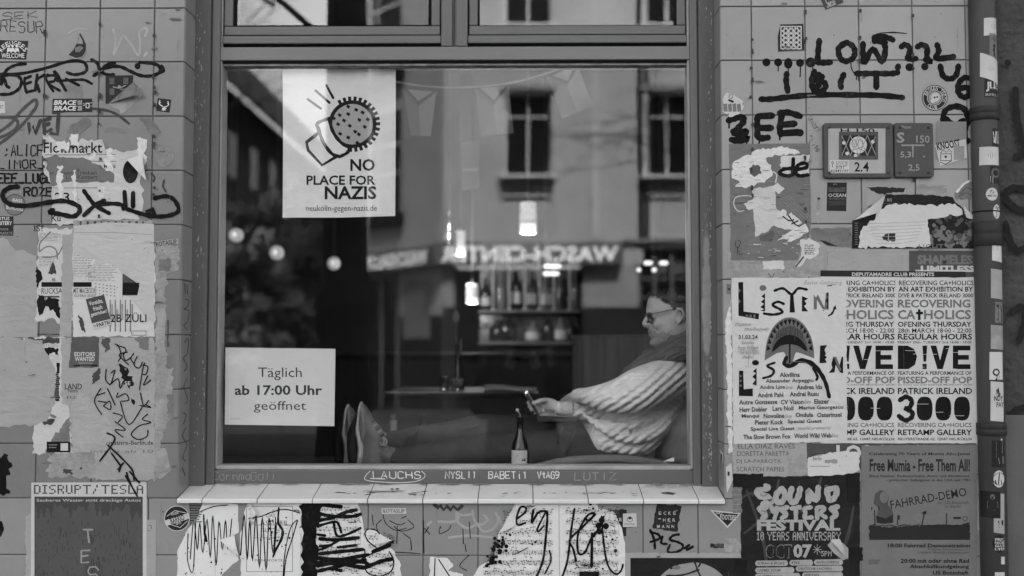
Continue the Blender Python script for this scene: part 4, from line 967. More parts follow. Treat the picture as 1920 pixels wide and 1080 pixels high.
# beer bottle
BC = P(975.5, 873, .40); BC.z = BZ; topz = P(975, 776, .45).z
bt, lb = bottle('beer_bottle', BC, topz - BZ, .0285, mat('brown_bottle', .012, .1, .3, spec=.6), 'dark beer bottle with a pale label on the window bench', 'bottle', None, lm=mat('beer_label', .5, .6, .08, 20), lz=(.2, .515), lside=(198, 318))
g = G(); c = P(970, 769, .45); g.ball(c, .0055, mat('porcelain', .5, .3)); g.tube([c, P(976, 778, .45)], .0015, alu, 5); g.build('stopper', bt)
s = Sheet(lambda u, v, o: Vector((P(u, v, .42).x, BC.y - math.sqrt(max(0, (.0285 + .0008 + o) ** 2 - (P(u, v, .42).x - BC.x) ** 2)), P(u, v, .42).z)), .0002)
s.scrawl(967, 846, 985, 862, grey3, 5, .8, 3, .1); s.rect(979, 858, 985, 862, ink)
for k in range(7): s.rect(970 + k * 2, 867, 971 + k * 2 + (k % 2) * .6, 874, ink)
s.build('label_print', lb)
# ================================================================== the man reading in the window
skin = mat('skin', .5, .5, .1, 18, .0006, 90, spec=.35); stub = mat('stubbled_skin', .30, .6, .3, 160, .0004, 300); hairm = mat('dark_hair', .02, .6, .5, 60, .002, 120, stretch=(1, 1, .3)); hairg = mat('clipped_side_hair', .07, .7, .4, 150, .0006, 300)
lipm = mat('lip_skin', .2, .45, .1, 30)
K = 532.0
def PM(u, v, Y): return P(u, v, Y - .18)
man = thing('person', PM(1165, 870, 1.0), 'man in a pale cable knit sweater reading a tablet with his legs stretched out', 'person')
def lo(g, pts, r1, r2, m, n=18, k=5):
    """limb: pts = (u, v, Y), r1 in pixels across the picture, r2 in metres in depth"""
    path = crom([PM(*p) for p in pts], k); g.tube(path, loft_r([r / K for r in r1], k), m, n, r2=loft_r(r2, k), up=(0, 1, 0))
# head profile rows: v, front u, back u, half width (m)
HY = 1.0
rows = [(546.5, 1242, 1276, .03), (549.5, 1228, 1291, .05), (554, 1220.5, 1301, .062), (560, 1216, 1309, .07), (568, 1213.5, 1314, .074), (577, 1212.5, 1317, .077), (584, 1211.5, 1317.5, .077), (588, 1213, 1317, .0765), (593, 1216.5, 1316, .074), (600, 1217, 1314, .072), (607, 1217.5, 1311, .0695), (614, 1218, 1306, .066), (621, 1217.5, 1299, .062), (628, 1218, 1293, .058), (634, 1220.5, 1290, .053), (640, 1221, 1288, .047), (646, 1222.5, 1286, .041), (651, 1228, 1284, .032), (654, 1238, 1280, .02)]
def slices(g, grow=0.0, n=36):
    vs = []; fs = []
    for v, a, b, hw in rows:
        c = (a + b) / 2; h = (b - a) / 2 + grow * K
        for k in range(n):
            t = 2 * math.pi * k / n; ct, st = math.cos(t), math.sin(t)
            w_ = (hw + grow) * (1 - .16 * max(0, -ct) ** 2)
            q = PM(c + h * math.copysign(abs(ct) ** .88, ct), v - grow * K * (1 if v < 560 else 0), HY); q.y += w_ * math.copysign(abs(st) ** .86, st); vs.append(q)
    N = len(rows)
    for i in range(N - 1):
        for k in range(n): fs.append((i * n + k, i * n + (k + 1) % n, (i + 1) * n + (k + 1) % n, (i + 1) * n + k))
    fs.append(tuple(range(n - 1, -1, -1))); fs.append(tuple(range((N - 1) * n, N * n)))
    return vs, fs
g = G(); vs, fs = slices(g); g.mesh(vs, fs, skin)
# nose, brows, lips, chin, cheek, ears
g.tube(crom([PM(1216, 587, HY), PM(1213.5, 594, HY), PM(1210.5, 601, HY), PM(1208.2, 607, HY), PM(1211, 611.5, HY), PM(1217, 612.5, HY)], 4), loft_r([3 / K, 3.6 / K, 4 / K, 4.3 / K, 3.4 / K, 3 / K], 4), skin, 12, r2=loft_r([.007, .007, .009, .012, .012, .009], 4), up=(0, 1, 0))
for sg_ in (-1, 1):
    g.ball(PM(1214.5, 609, HY + sg_ * .013), (.008, .006, .0055), skin); g.ball(PM(1215.5, 585, HY + sg_ * .03), (.008, .02, .0055), skin)
    g.ball(PM(1238, 606, HY + sg_ * .044), (.03, .016, .022), skin); g.ball(PM(1222, 593.5, HY + sg_ * .032), (.009, .012, .008), skin)
    yy = HY + sg_ * .0765
    g.tube(crom([PM(1268, 603, yy - sg_ * .004), PM(1266, 590, yy + sg_ * .004), PM(1269.5, 581, yy + sg_ * .01), PM(1276, 579.5, yy + sg_ * .015), PM(1281, 584, yy + sg_ * .018), PM(1280.5, 592, yy + sg_ * .017), PM(1276.5, 600, yy + sg_ * .012), PM(1271, 608, yy + sg_ * .004)], 4), .0046, skin, 8)
    g.ball(PM(1273, 594, yy), (.011, .006, .021), skin)
g.ball(PM(1218.5, 621.5, HY), (.008, .022, .0055), skin); g.ball(PM(1219.5, 629, HY), (.008, .02, .005), skin); g.ball(PM(1225, 643, HY), (.014, .022, .013), skin)
# neck, trunk and limbs under the clothes, so that the body is one figure
lo(g, [(1262, 632, HY), (1270, 655, HY), (1278, 684, 1.02), (1250, 730, 1.02), (1205, 780, 1.05), (1165, 822, 1.07)], [30, 29, 40, 42, 40, 32], [.055, .055, .16, .15, .13, .09], skin, 20)
lo(g, [(1160, 828, 1.08), (1040, 824, 1.08), (905, 806, 1.06), (815, 822, 1.06), (740, 826, 1.02), (705, 816, 1.02)], [30, 28, 19, 16, 11, 11], [.06, .06, .045, .04, .026, .026], skin)
lo(g, [(1150, 838, 1.02), (1035, 842, .89), (905, 840, .86), (815, 850, .86), (735, 856, .86), (705, 850, .86)], [30, 28, 19, 15, 11, 11], [.06, .06, .045, .04, .026, .026], skin)
lo(g, [(1268, 700, .86), (1205, 728, .80), (1150, 745, .80), (1092, 743, .86), (1066, 754, .98), (1050, 768, 1.04)], [28, 26, 20, 13.5, 13, 11], [.06, .05, .045, .027, .025, .03], skin)
lo(g, [(1270, 700, 1.18), (1195, 765, 1.1), (1130, 772, .95), (1065, 767, .88), (1045, 764, .86)], [26, 22, 18, 12, 11], [.05, .05, .04, .024, .022], skin)
def finger(pts, r): g.tube(crom([PM(*p) for p in pts], 4), loft_r(r, 4), skin, 10)
# far hand: palm, four fingers behind the screen edge, thumb along its front
g.tube(crom([PM(1048, 764, 0.87), PM(1034, 759, 0.87), PM(1020, 758, 0.86), PM(1012, 760, 0.85)], 4), loft_r([.016, .022, .022, .014], 4), skin, 12, r2=loft_r([.014, .016, .015, .012], 4), up=(0, 1, 0))
finger([(1024, 752, 0.84), (1014, 751.5, 0.82), (1005, 754.5, 0.805), (997, 757, 0.8)], [.0095, .0088, .0078, .006])
finger([(1014, 758, 0.865), (1003, 756, 0.88), (993, 754, 0.88), (989, 757, 0.875)], [.009, .0085, .0078, .0065])
finger([(1015, 762, 0.86), (1004, 762, 0.875), (995, 761, 0.878), (991, 764, 0.87)], [.009, .0085, .0075, .006])
finger([(1017, 767, 0.85), (1007, 768.5, 0.865), (998, 768, 0.868), (995, 770.5, 0.862)], [.0085, .008, .007, .0055])
finger([(1021, 771, 0.84), (1012, 774, 0.85), (1005, 774.5, 0.85), (1002, 776, 0.845)], [.0075, .007, .0062, .005])
# near hand resting on the keys
g.tube(crom([PM(1052, 766, .99), PM(1042, 771, .995), PM(1032, 774, .99)], 4), loft_r([.014, .015, .011], 4), skin, 12, r2=loft_r([.025, .036, .032], 4), up=(0, 1, 0))
for j, (dy, L) in enumerate(((-.03, 17), (-.01, 20), (.01, 19), (.03, 15))): finger([(1033, 774, 1.0 + dy), (1033 - L * .5, 773, 1.0 + dy * 1.1), (1033 - L, 777.5, 1.0 + dy * 1.15)], [.0085, .0078, .006])
finger([(1042, 773, 1.03), (1034, 776, 1.0), (1027, 778, 1.02)], [.009, .0085, .0065])
rnz = random.Random(5)
def zone(me, org):
    for p in me.polygons:
        c = p.center + org; d = c - CAM; r_ = CR.transposed() @ d; u = 960 - FPX * r_.x / r_.z; v = 540 + FPX * r_.y / r_.z
        if c.z > PM(1240, 660, 1.0).z and u > 1190 and c.y < 1.02:
            v += rnz.uniform(-5, 5); u += rnz.uniform(-5, 5)
            if (v > 611 and u < 1219 + (v - 611) * 1.6 and not (619 < v < 631 and u < 1223)) or (v > 633 and u < 1262) or (v > 618 and u > 1222 + 0 * v and u < 1262 - (v - 618) * -.1 and (u - 1222) > 14 and v > 622): p.material_index = 1
            elif 619.5 < v < 631 and u < 1224: p.material_index = 2
body = g.blob('body', .0042, [skin, stub, lipm], man, 2, zone)
# hair: a shell over the skull above the hairline
def hairline(u):
    pts = [(1218, 554), (1232, 556.5), (1241, 561), (1246, 568), (1256, 571), (1262, 579), (1266, 590), (1268, 577), (1280, 576), (1284, 592), (1288, 612), (1320, 628)]
    for (a, b), (c, d) in zip(pts[:-1], pts[1:]):
        if a <= u <= c: return b + (d - b) * (u - a) / (c - a)
    return 553 if u < 1218 else 628
rows_keep = rows
for nm, gr, top_only in (('hair', .0095, True), ('side_hair', .0035, False)):
    fine = []
    for (a, b) in zip(rows_keep[:-1], rows_keep[1:]):
        for t in range(4): fine.append(tuple(a[i] + (b[i] - a[i]) * t / 4 for i in range(4)))
    rows = fine; vs, fs = slices(None, gr, 110); rows = rows_keep
    rn = random.Random(4); vs = [q + Vector((rn.gauss(0, .0008), rn.gauss(0, .0008), rn.gauss(0, .0012))) for q in vs]
    keep = []
    for f in fs:
        if len(f) > 4:
            if f[0] > 5: pass
            else: keep.append(f)
            continue
        c = sum((vs[k] for k in f), Vector()) / len(f); r_ = CR.transposed() @ (c - CAM); u = 960 - FPX * r_.x / r_.z; v = 540 + FPX * r_.y / r_.z
        lim = hairline(u) + rn.uniform(-1.2, 1.2)
        if top_only: lim = min(lim, 566 + max(0, (u - 1285)) * .4 + rn.uniform(-1.5, 1.5))
        if v < lim: keep.append(f)
    g = G(); g.mesh(vs, keep, hairm if top_only else hairg, False); g.build(nm, man)
# glasses
gl = thing('glasses', PM(1224, 592, .93), None)
gl.parent = man; gl.location = PM(1224, 592, .93) - WL[man.name]; gl.name = 'glasses'
gf = mat('spectacle_frame', .015, .3, .1, spec=.6); lens = mat('tinted_lens', .03, .1, .05, spec=.8)
for sg_ in (-1, 1):
    y0, y1 = HY + sg_ * .014, HY + sg_ * .066; ring = []
    for k in range(25):
        a = 2 * math.pi * k / 24; f = .5 + .5 * math.cos(a); ring.append(PM(1214.5 + 8.5 * (1 - f) ** 1.0 * (1 if sg_ < 0 else 1) * 1.0 - 2.5 * math.sin(a) , 596 - 10.5 * math.sin(a), y1 + (y0 - y1) * f))
    g = G(); g.tube(ring, .0022, gf, 8); g.build('rim', gl)
    g = G(); g.poly(ring[:-1], lens); g.build('lens', gl)
    g = G(); g.tube(crom([PM(1221, 589, HY + sg_ * .067), PM(1233, 586.5, HY + sg_ * .079), PM(1250, 582.5, HY + sg_ * .083), PM(1266, 580, HY + sg_ * .083), PM(1276, 583, HY + sg_ * .081), PM(1280, 592, HY + sg_ * .078)], 4), .0016, gf, 6); g.build('temple', gl)
g = G(); g.tube([PM(1211, 592, HY - .014), PM(1209.5, 590.5, HY), PM(1211, 592, HY + .014)], .0018, gf, 6); g.build('bridge', gl)

# trousers: two stretched legs
jean = mat('denim', .06, .9, .2, 14, .0015, 240, dark=.045, dscale=5); 
g = G()
lo(g, [(1175, 826, 1.03), (1135, 832, 1.03), (1095, 832, 1.02)], [46, 50, 46], [.17, .175, .17], jean, 24)
lo(g, [(1150, 822, 1.1), (1040, 821, 1.08), (950, 812, 1.06), (900, 807, 1.05), (850, 816, 1.05), (800, 822, 1.04), (745, 827, 1.0), (727, 827, 1.0)], [42, 42, 34, 31, 28, 26, 20, 19], [.09, .09, .075, .07, .065, .06, .05, .048], jean, 24)
lo(g, [(1140, 846, .97), (1035, 842, .88), (950, 842, .86), (900, 843, .86), (850, 850, .86), (800, 855, .86), (752, 858, .86), (734, 858, .86)], [40, 38, 32, 30, 26, 24, 18, 17], [.09, .085, .075, .07, .065, .055, .045, .042], jean, 24)
rn = random.Random(6)
for (a, b, c_, yy, r) in (((1060, 795), (1050, 812), (1044, 830), .80, 4), ((1080, 800), (1074, 825), (1060, 850), .80, 4), ((905, 790), (885, 800), (850, 805), .99, 4), ((770, 806), (762, 822), (758, 838), .96, 4), ((790, 800), (778, 815), (770, 832), .97, 4)):
    g.tube(crom([PM(*a, yy), PM(*b, yy - .012), PM(*c_, yy)], 5), loft_r([r * .3 / K, r / K, r * .3 / K], 5), jean, 8)
g.blob('trousers', .006, jean, man, 3)
s = Sheet(wallmap(.79), .012)
# socks and shoes
sockm = mat('ribbed_sock', .2, .9, .3, 60); wave_bump(sockm, 60, .003, 'X', 3.0)
suede = mat('suede', .17, .9, .15, 30, .0008, 200); midm = mat('white_midsole', .6, .6, .08); outm = mat('dark_outsole', .03, .8, .2, 40, .002, 60); suede2 = mat('suede_overlay', .27, .85, .12, 30, .0006, 200); lace = mat('shoe_lace', .06, .9, .5, 150)
lacew = mat('lace_fleck', .35, .9, .2)
for j, (du, dv, Y, wd, lab_) in enumerate(((0, 0, .86, 1.0, 'sneaker with its white midsole towards the left, nearer the pane'), (-25, 5, 1.03, .82, 'farther sneaker with its dark sole turned up'))):
    Y0 = Y; q = lambda u, v, y=None: (u + du, v + dv, Y0 if y is None else y)
    g = G(); lo(g, [q(742, 856) if j == 0 else (742, 828, 1.0), q(728, 855), q(714, 850)], [16, 17.5, 17], [.038, .04, .036], sockm, 20); g.build('sock', man)
    sh_ = thing('shoe', PM(*q(690, 868)), None); sh_.parent = man; sh_.location = PM(*q(690, 868)) - WL[man.name]; sh_.name = 'shoe'; sh_['label'] = lab_
    g = G(); lo(g, [q(700, 877), q(700, 866), q(701, 848), q(700, 828), q(696, 811), q(690, 795), q(685.5, 779), q(681.5, 765), q(678.5, 757)], [17, 25, 26, 24, 20, 14, 10, 6.5, 2], [.025, .037, .038, .04, .046, .05, .047, .034, .008], suede, 24)
    g.blob('upper', .0045, suede, sh_, 2)
    g = G(); lo(g, [q(682, 826), q(684, 814), q(685, 800), q(683.5, 784), q(680.5, 768), q(678.5, 759)], [3, 8, 10, 9, 6, 2], [.043, .046, .05, .0515, .048, .03], suede2, 20); g.build('overlay', sh_)
    g = G(); lo(g, [q(671, 876), q(676, 860), q(678, 843), q(676, 825), q(672.5, 808), q(673.5, 792), q(675.5, 775), q(677, 762), q(677.5, 753.5)], [2, 6.5, 7, 6.5, 5.5, 3.4, 3.2, 3, 1.5], [.02, .039, .041, .042, .048, .052, .053, .05, .02], midm, 20); g.build('midsole', sh_)
    g = G(); lo(g, [q(667, 876), q(664, 862), q(662, 845), q(661, 826), q(662, 809), q(667, 791), q(671.5, 775), q(674.5, 762)], [4, 10, 10.5, 10, 8.5, 5.5, 3.6, 2], [.02, .038, .04, .041, .047, .052, .048, .03], outm, 20); g.build('outsole', sh_)
    g = G()
    for k in range(5):
        u, v = q(699 + k * 4.6, 790 + k * 6.2)[:2]
        g.tube(crom([PM(u - 4, v + 3, Y0 - .036), PM(u + 1, v, Y0 - .02), PM(u + 2.5, v - 1.5, Y0), PM(u + 1, v, Y0 + .02)], 3), .0035, lacew if k % 2 else lace, 6)
    for dx in (4, 9): g.tube(crom([PM(*q(716, 818, Y0 - .02)), PM(*q(716 + dx, 826, Y0 - .045)), PM(*q(712 + dx, 836, Y0 - .045)), PM(*q(709 + dx, 829, Y0 - .04))], 4), .003, lacew, 6)
    g.build('laces', sh_)
# sweater
knit = mat('cream_knit', .8, .95, .1, 30, .002, 130)
def cable(m, rot, sc=27):
    """cables and ribs as relief"""
    t = m.node_tree; b = t.nodes['Principled BSDF']; L = t.links
    tc = t.nodes.new('ShaderNodeTexCoord'); mp = t.nodes.new('ShaderNodeMapping'); mp.inputs['Rotation'].default_value = rot
    w1 = t.nodes.new('ShaderNodeTexWave'); w1.bands_direction = 'Z'; w1.inputs['Scale'].default_value = sc; w1.inputs['Distortion'].default_value = 1.6; w1.inputs['Detail'].default_value = 1; w1.inputs['Detail Scale'].default_value = .5
    w2 = t.nodes.new('ShaderNodeTexWave'); w2.bands_direction = 'DIAGONAL'; w2.inputs['Scale'].default_value = sc * 1.9; w2.inputs['Distortion'].default_value = 2.5; w2.inputs['Detail'].default_value = 1; w2.inputs['Detail Scale'].default_value = 1.5
    ad = t.nodes.new('ShaderNodeMath'); ad.operation = 'MULTIPLY_ADD'; ad.inputs[1].default_value = .4
    bp = t.nodes.new('ShaderNodeBump'); bp.inputs['Distance'].default_value = .006; bp.inputs['Strength'].default_value = .85
    L.new(tc.outputs['Object'], mp.inputs[0])
    for w_ in (w1, w2): L.new(mp.outputs[0], w_.inputs['Vector'])
    L.new(w2.outputs['Fac'], ad.inputs[0]); L.new(w1.outputs['Fac'], ad.inputs[2]); L.new(ad.outputs[0], bp.inputs['Height'])
    if b.inputs['Normal'].is_linked: L.new(b.inputs['Normal'].links[0].from_socket, bp.inputs['Normal'])
    L.new(bp.outputs[0], b.inputs['Normal'])
cable(knit, (0, rad(38), 0), 13)
rib = mat('ribbed_knit', .74, .95, .1, 40); wave_bump(rib, 42, .004, 'Z', .4, (0, rad(39), 0))
g = G()
lo(g, [(1116, 824, 1.02), (1142, 813, 1.02), (1172, 800, 1.03), (1208, 775, 1.04), (1243, 738, 1.06), (1268, 705, 1.04), (1284, 678, 1.02)], [46, 53, 59, 62, 58, 48, 30], [.172, .19, .2, .215, .22, .21, .10], knit, 32)
lo(g, [(1286, 712, .86), (1258, 709, .80), (1228, 719, .76), (1195, 733, .735), (1160, 743, .735), (1125, 745, .76), (1094, 742, .81)], [28, 36, 38.5, 39, 32, 23, 13.5], [.07, .085, .088, .085, .07, .055, .034], knit, 28)
lo(g, [(1270, 705, 1.2), (1200, 768, 1.1), (1140, 776, .97), (1095, 772, .90), (1068, 766.5, .88)], [34, 30, 22, 17, 13], [.07, .07, .06, .042, .03], knit, 24)
for pts, r in (([(1095, 778, .85), (1140, 806, .82), (1190, 822, .82), (1240, 800, .84), (1272, 752, .87)], 11), ([(1110, 802, .87), (1150, 836, .85), (1200, 840, .86), (1245, 812, .89)], 10), ([(1118, 786, .83), (1165, 798, .81), (1215, 786, .82), (1258, 752, .86)], 8), ([(1160, 850, .9), (1205, 848, .9), (1240, 830, .92)], 7), ([(1196, 768, .735), (1240, 746, .75), (1285, 730, .80)], 6), ([(1150, 762, .70), (1200, 748, .67), (1250, 724, .71)], 6), ([(1125, 742, .715), (1180, 722, .67), (1236, 696, .71)], 6), ([(1140, 724, .70), (1185, 702, .69), (1225, 690, .72)], 5)):
    g.tube(crom([PM(*p) for p in pts], 6), loft_r([r * .35 / K] + [r / K] * (len(pts) - 2) + [r * .35 / K], 6), knit, 10)
sweater = g.blob('sweater', .006, knit, man, 3)
g = G(); lo(g, [(1105, 828, 1.02), (1111, 826, 1.02), (1120, 822.5, 1.02)], [42, 46, 46.5], [.163, .172, .172], rib, 32); g.build('hem', sweater)
g = G(); lo(g, [(1081, 741.5, .835), (1087, 741.8, .825), (1096, 742, .81)], [11.5, 13.5, 14.5], [.031, .034, .036], rib, 24); g.build('cuff', sweater)
g = G(); lo(g, [(1043, 764, .86), (1053, 765.5, .87), (1070, 766.5, .88)], [11.5, 12.8, 14], [.025, .027, .031], rib, 24); g.build('cuff', sweater)
# scarf wound round the neck
scm = mat('wool_scarf', .12, .95, .2, 20, .0015, 160); wave_bump(scm, 24, .006, 'Z', 5, (0, rad(28), 0))
g = G()
for cu, cv, ru, tilt, ry, r in ((1268, 660, 48, -.42, .135, 13), (1266, 671, 55, -.42, .16, 13), (1268, 648, 43, -.45, .115, 11), (1264, 682, 60, -.34, .18, 13), (1272, 638, 38, -.5, .1, 9), (1280, 628, 30, -.5, .085, 7)):
    pth = []
    for k in range(21):
        a = 2 * math.pi * k / 20; du = ru * math.cos(a); pth.append(PM(cu + du, cv + tilt * du + 2.5 * math.sin(3 * a), HY + .01 + ry * math.sin(a)))
    g.tube(pth, r / K, scm, 12)
lo(g, [(1222, 668, .86), (1204, 682, .84), (1186, 694, .86), (1172, 706, .92), (1166, 722, 1.0)], [17, 14, 11, 8, 6], [.05, .055, .05, .045, .04], scm, 16)
lo(g, [(1220, 674, .84), (1240, 668, .79), (1264, 664, .76), (1292, 664, .78), (1320, 672, .84)], [10, 12, 13, 13, 10], [.05, .045, .045, .045, .04], scm, 16)
g.blob('scarf', .005, scm, man, 2)
# tablet on a keyboard cover
tabk = mat('tablet_black', .03, .25, .1, spec=.6); tabs = mat('tablet_metal', .3, .35, .05, metal=.6); lcd = mat('tablet_screen', .05, .1, .1, spec=.7)
def prism(g, pts, y0, y1, m):
    a = [Vector((PM(u, v, .9).x, y0, PM(u, v, .9).z)) for u, v in pts]; b = [Vector((p.x, y1, p.z)) for p in a]
    g.poly(a, m); g.poly(b[::-1], m)
    for i in range(len(a)): j = (i + 1) % len(a); g.poly([a[j], a[i], b[i], b[j]], m)
tab = thing('tablet_computer', PM(1040, 783, .9), 'tablet with its keyboard cover propped open on the lap of the man', 'tablet')
g = G(); prism(g, [(1006, 777), (1080, 779), (1080, 786), (1007, 786.5)], .80 - .18, 1.04 - .18, tabk); kb = g.build('keyboard_cover', tab)
g = G(); prism(g, [(1010, 775.6), (1074, 777.6), (1074, 778.6), (1010, 776.6)], .625, .85, tabs); g.build('keys', kb)
g = G(); prism(g, [(1006.5, 777), (1011, 775), (989, 735), (984, 737.5)], .62, .855, tabk); sc_ = g.build('screen_case', tab)
g = G(); prism(g, [(1010.9, 774.6), (1011.8, 774.1), (989.9, 734.8), (989.1, 735.3)], .625, .85, tabs); g.build('screen', sc_)

# ================================================================== the photographer, mirrored faintly in the pane
coat = mat('dark_coat', .02, .9, .2, 20, .002, 90); cap_ = mat('knit_cap', .03, .95, .2, 60)
PYY = -3.52
ph = thing('person', (0, PYY, -.0), 'photographer in a dark coat holding a camera at chin height, faintly mirrored in the pane', 'person')
g = G(); V = lambda x, y, z: Vector((x, PYY + y, z))
g.tube(crom([V(0, 0, .9), V(0, 0, 1.0), V(0, .02, 1.16), V(0, .03, 1.22)], 5), loft_r([.15, .17, .19, .07], 5), skin, 20, r2=loft_r([.11, .12, .11, .06], 5), up=(0, 1, 0))
g.tube(crom([V(0, .02, 1.2), V(0, .04, 1.28), V(0, .06, 1.32)], 3), .052, skin, 14)
vs = []
for z, f, b, hw in ((1.27, .10, .0, .03), (1.29, .135, -.05, .05), (1.33, .145, -.07, .062), (1.38, .145, -.085, .072), (1.42, .14, -.09, .076), (1.46, .135, -.085, .075), (1.50, .10, -.06, .06), (1.52, .05, -.02, .03)):
    vs.append((z, f, b, hw))
g.tube([V(0, (f + b) / 2, z) for z, f, b, hw in vs], [hw for *_, hw in vs], skin, 24, r2=[(f - b) / 2 for z, f, b, hw in vs], up=(0, 1, 0))
g.tube(crom([V(0, .14, 1.42), V(0, .155, 1.385), V(0, .165, 1.36), V(0, .145, 1.35)], 3), loft_r([.008, .011, .015, .01], 3), skin, 10)
for sx in (-1, 1):
    g.ball(V(sx * .03, .135, 1.405), (.014, .012, .01), skin); g.ball(V(sx * .077, .03, 1.385), (.008, .02, .032), skin)
    g.tube(crom([V(sx * .17, .02, 1.16), V(sx * .25, .05, 1.0), V(sx * .22, .10, .93), V(sx * .13, .22, 1.08), V(sx * .075, .27, 1.20), V(sx * .065, .28, 1.25)], 5), loft_r([.055, .05, .048, .04, .03, .028], 5), skin, 14)
    for j in range(4): g.tube(crom([V(sx * .07, .275 + .012 * j, 1.245), V(sx * .074, .292 + .014 * j, 1.265 + .004 * j), V(sx * .05, .30 + .016 * j, 1.285 - j * .018)], 3), [.0085] * 7, skin, 8)
    g.tube(crom([V(sx * .062, .265, 1.25), V(sx * .04, .26, 1.275), V(sx * .024, .258, 1.285)], 3), [.0095] * 7, skin, 8)
    g.tube(crom([V(sx * .09, 0, .92), V(sx * .11, .03, .5), V(sx * .11, .0, .08)], 5), loft_r([.09, .065, .045], 5), skin, 14)
    g.tube([V(sx * .11, -.07, .04), V(sx * .11, .06, .05), V(sx * .115, .16, .03)], [.03, .035, .02], skin, 12)
g.ball(V(0, .145, 1.318), (.022, .008, .006), skin)
g.blob('body', .007, skin, ph, 2)
g = G(); g.tube(crom([V(0, 0, .55), V(0, 0, .8), V(0, 0, 1.0), V(0, .01, 1.14), V(0, .02, 1.22), V(0, .03, 1.25)], 5), loft_r([.25, .22, .21, .22, .13, .07], 5), coat, 26, r2=loft_r([.17, .16, .15, .14, .1, .07], 5), up=(0, 1, 0))
for sx in (-1, 1): g.tube(crom([V(sx * .17, .02, 1.165), V(sx * .26, .05, 1.0), V(sx * .23, .10, .925), V(sx * .135, .215, 1.07), V(sx * .083, .262, 1.185)], 6), loft_r([.075, .068, .066, .056, .044], 6), coat, 16)
g.blob('coat', .009, coat, ph, 2)
g = G()
for sx in (-1, 1): g.tube(crom([V(sx * .09, 0, .7), V(sx * .11, .03, .5), V(sx * .11, .0, .1)], 5), loft_r([.105, .085, .07], 5), jean, 16)
g.build('trousers', ph)
for sx in (-1, 1): g = G(); g.tube(crom([V(sx * .11, -.09, .045), V(sx * .11, 0, .06), V(sx * .113, .1, .05), V(sx * .115, .18, .03)], 3), loft_r([.035, .05, .045, .025], 3), outm, 14, r2=loft_r([.04, .055, .045, .025], 3)); g.build('shoe', ph)
g = G(); g.tube([V(0, .02, 1.435), V(0, .022, 1.47), V(0, .022, 1.51), V(0, .02, 1.54)], [.085, .086, .072, .02], cap_, 24, r2=[.125, .125, .1, .03], up=(0, 1, 0)); g.build('knit_cap', ph)
cmt = mat('camera_black', .02, .4, .2)
cm = thing('photo_camera', (0, -3.235, 1.25), 'black camera held up by the photographer, faintly mirrored', 'camera')
g = G(); g.box((-.062, -3.255, 1.256), (.062, -3.215, 1.338), cmt, .006); g.box((-.022, -3.25, 1.338), (.022, -3.215, 1.356), cmt, .004); g.build('camera_body', cm)
g = G()
for a, b, r in ((-3.214, -3.19, .034), (-3.19, -3.165, .031)): g.tube([(0, a, 1.30), (0, b, 1.30)], r, cmt, 24)
g.build('camera_lens', cm)
# ================================================================== graffiti, stickers and posters on the left of the window
W0 = wallmap(0.0)
LB = .0010                                         # base lift of glued paper
pA = paper_mat('poster_paper_grey', .33, .07, .0012, 8); pB = paper_mat('poster_paper_pale', .50, .06, .0011, 8); pC = paper_mat('poster_paper_white', .55, .05, .0009, 9)
pD = paper_mat('paper_residue', .27, .25, .0010, 14, dark=.34, dlo=.5, dhi=.62, ds=22); pE = paper_mat('paper_residue_dark', .17, .3, .001, 14, dark=.08, dlo=.55, dhi=.68, ds=30)
pS = paper_mat('scribble_paper', .66, .05, .0010, 8); pW = paper_mat('poster_paper_bright', .46, .05, .0012, 7); pT = paper_mat('torn_fibre', .62, .08, .0012, 22); stk = mat('sticker_black', .018, .45, .2, 9); stw = mat('sticker_white', .5, .5, .08, 9); stg = mat('sticker_grey', .15, .5, .12, 9)
pK = paper_mat('poster_black', .018, .3, .0008, 8, .5); pG = paper_mat('poster_grey', .105, .12, .0009, 8)
def graf(name, label, fn, lift=.0004, parent=front, mp=W0):
    s = Sheet(mp, lift); fn(s); o = s.build(name, parent); o['label'] = label; return o
def put(name, label, cat, pts, m, fn=None, lift=LB, group=None, deg=None, mp=W0):
    """one glued sheet or sticker with its print"""
    PUTN[0] += 1; s = Sheet(mp, lift + PUTN[0] * 7e-7)
    if deg: s.turn(deg, sum(p[0] for p in pts) / len(pts), sum(p[1] for p in pts) / len(pts))
    s.base(pts, m)
    if fn: fn(s)
    return s.build(name, None, label, cat, group)
PUTN = [0]
def box4(u0, v0, u1, v1): return [(u0, v0), (u1, v0), (u1, v1), (u0, v1)]
def flap(s, a, b, tip, h, m, n=7):
    """a torn piece still hanging on along a-b and curling away from the wall towards tip"""
    rows = []
    for i in range(n + 1):
        t = i / n; lift = s.l + h * math.sin(t * 1.9) * (1 if t < .85 else .95)
        rows.append([s.pt(a[0] + (tip[0] - a[0]) * t, a[1] + (tip[1] - a[1]) * t, lift), s.pt(b[0] + (tip[0] - b[0]) * t * .8, b[1] + (tip[1] - b[1]) * t * .8, lift + .0005)])
    for i in range(n): s.g.poly([rows[i][0], rows[i + 1][0], rows[i + 1][1], rows[i][1]], m, True)

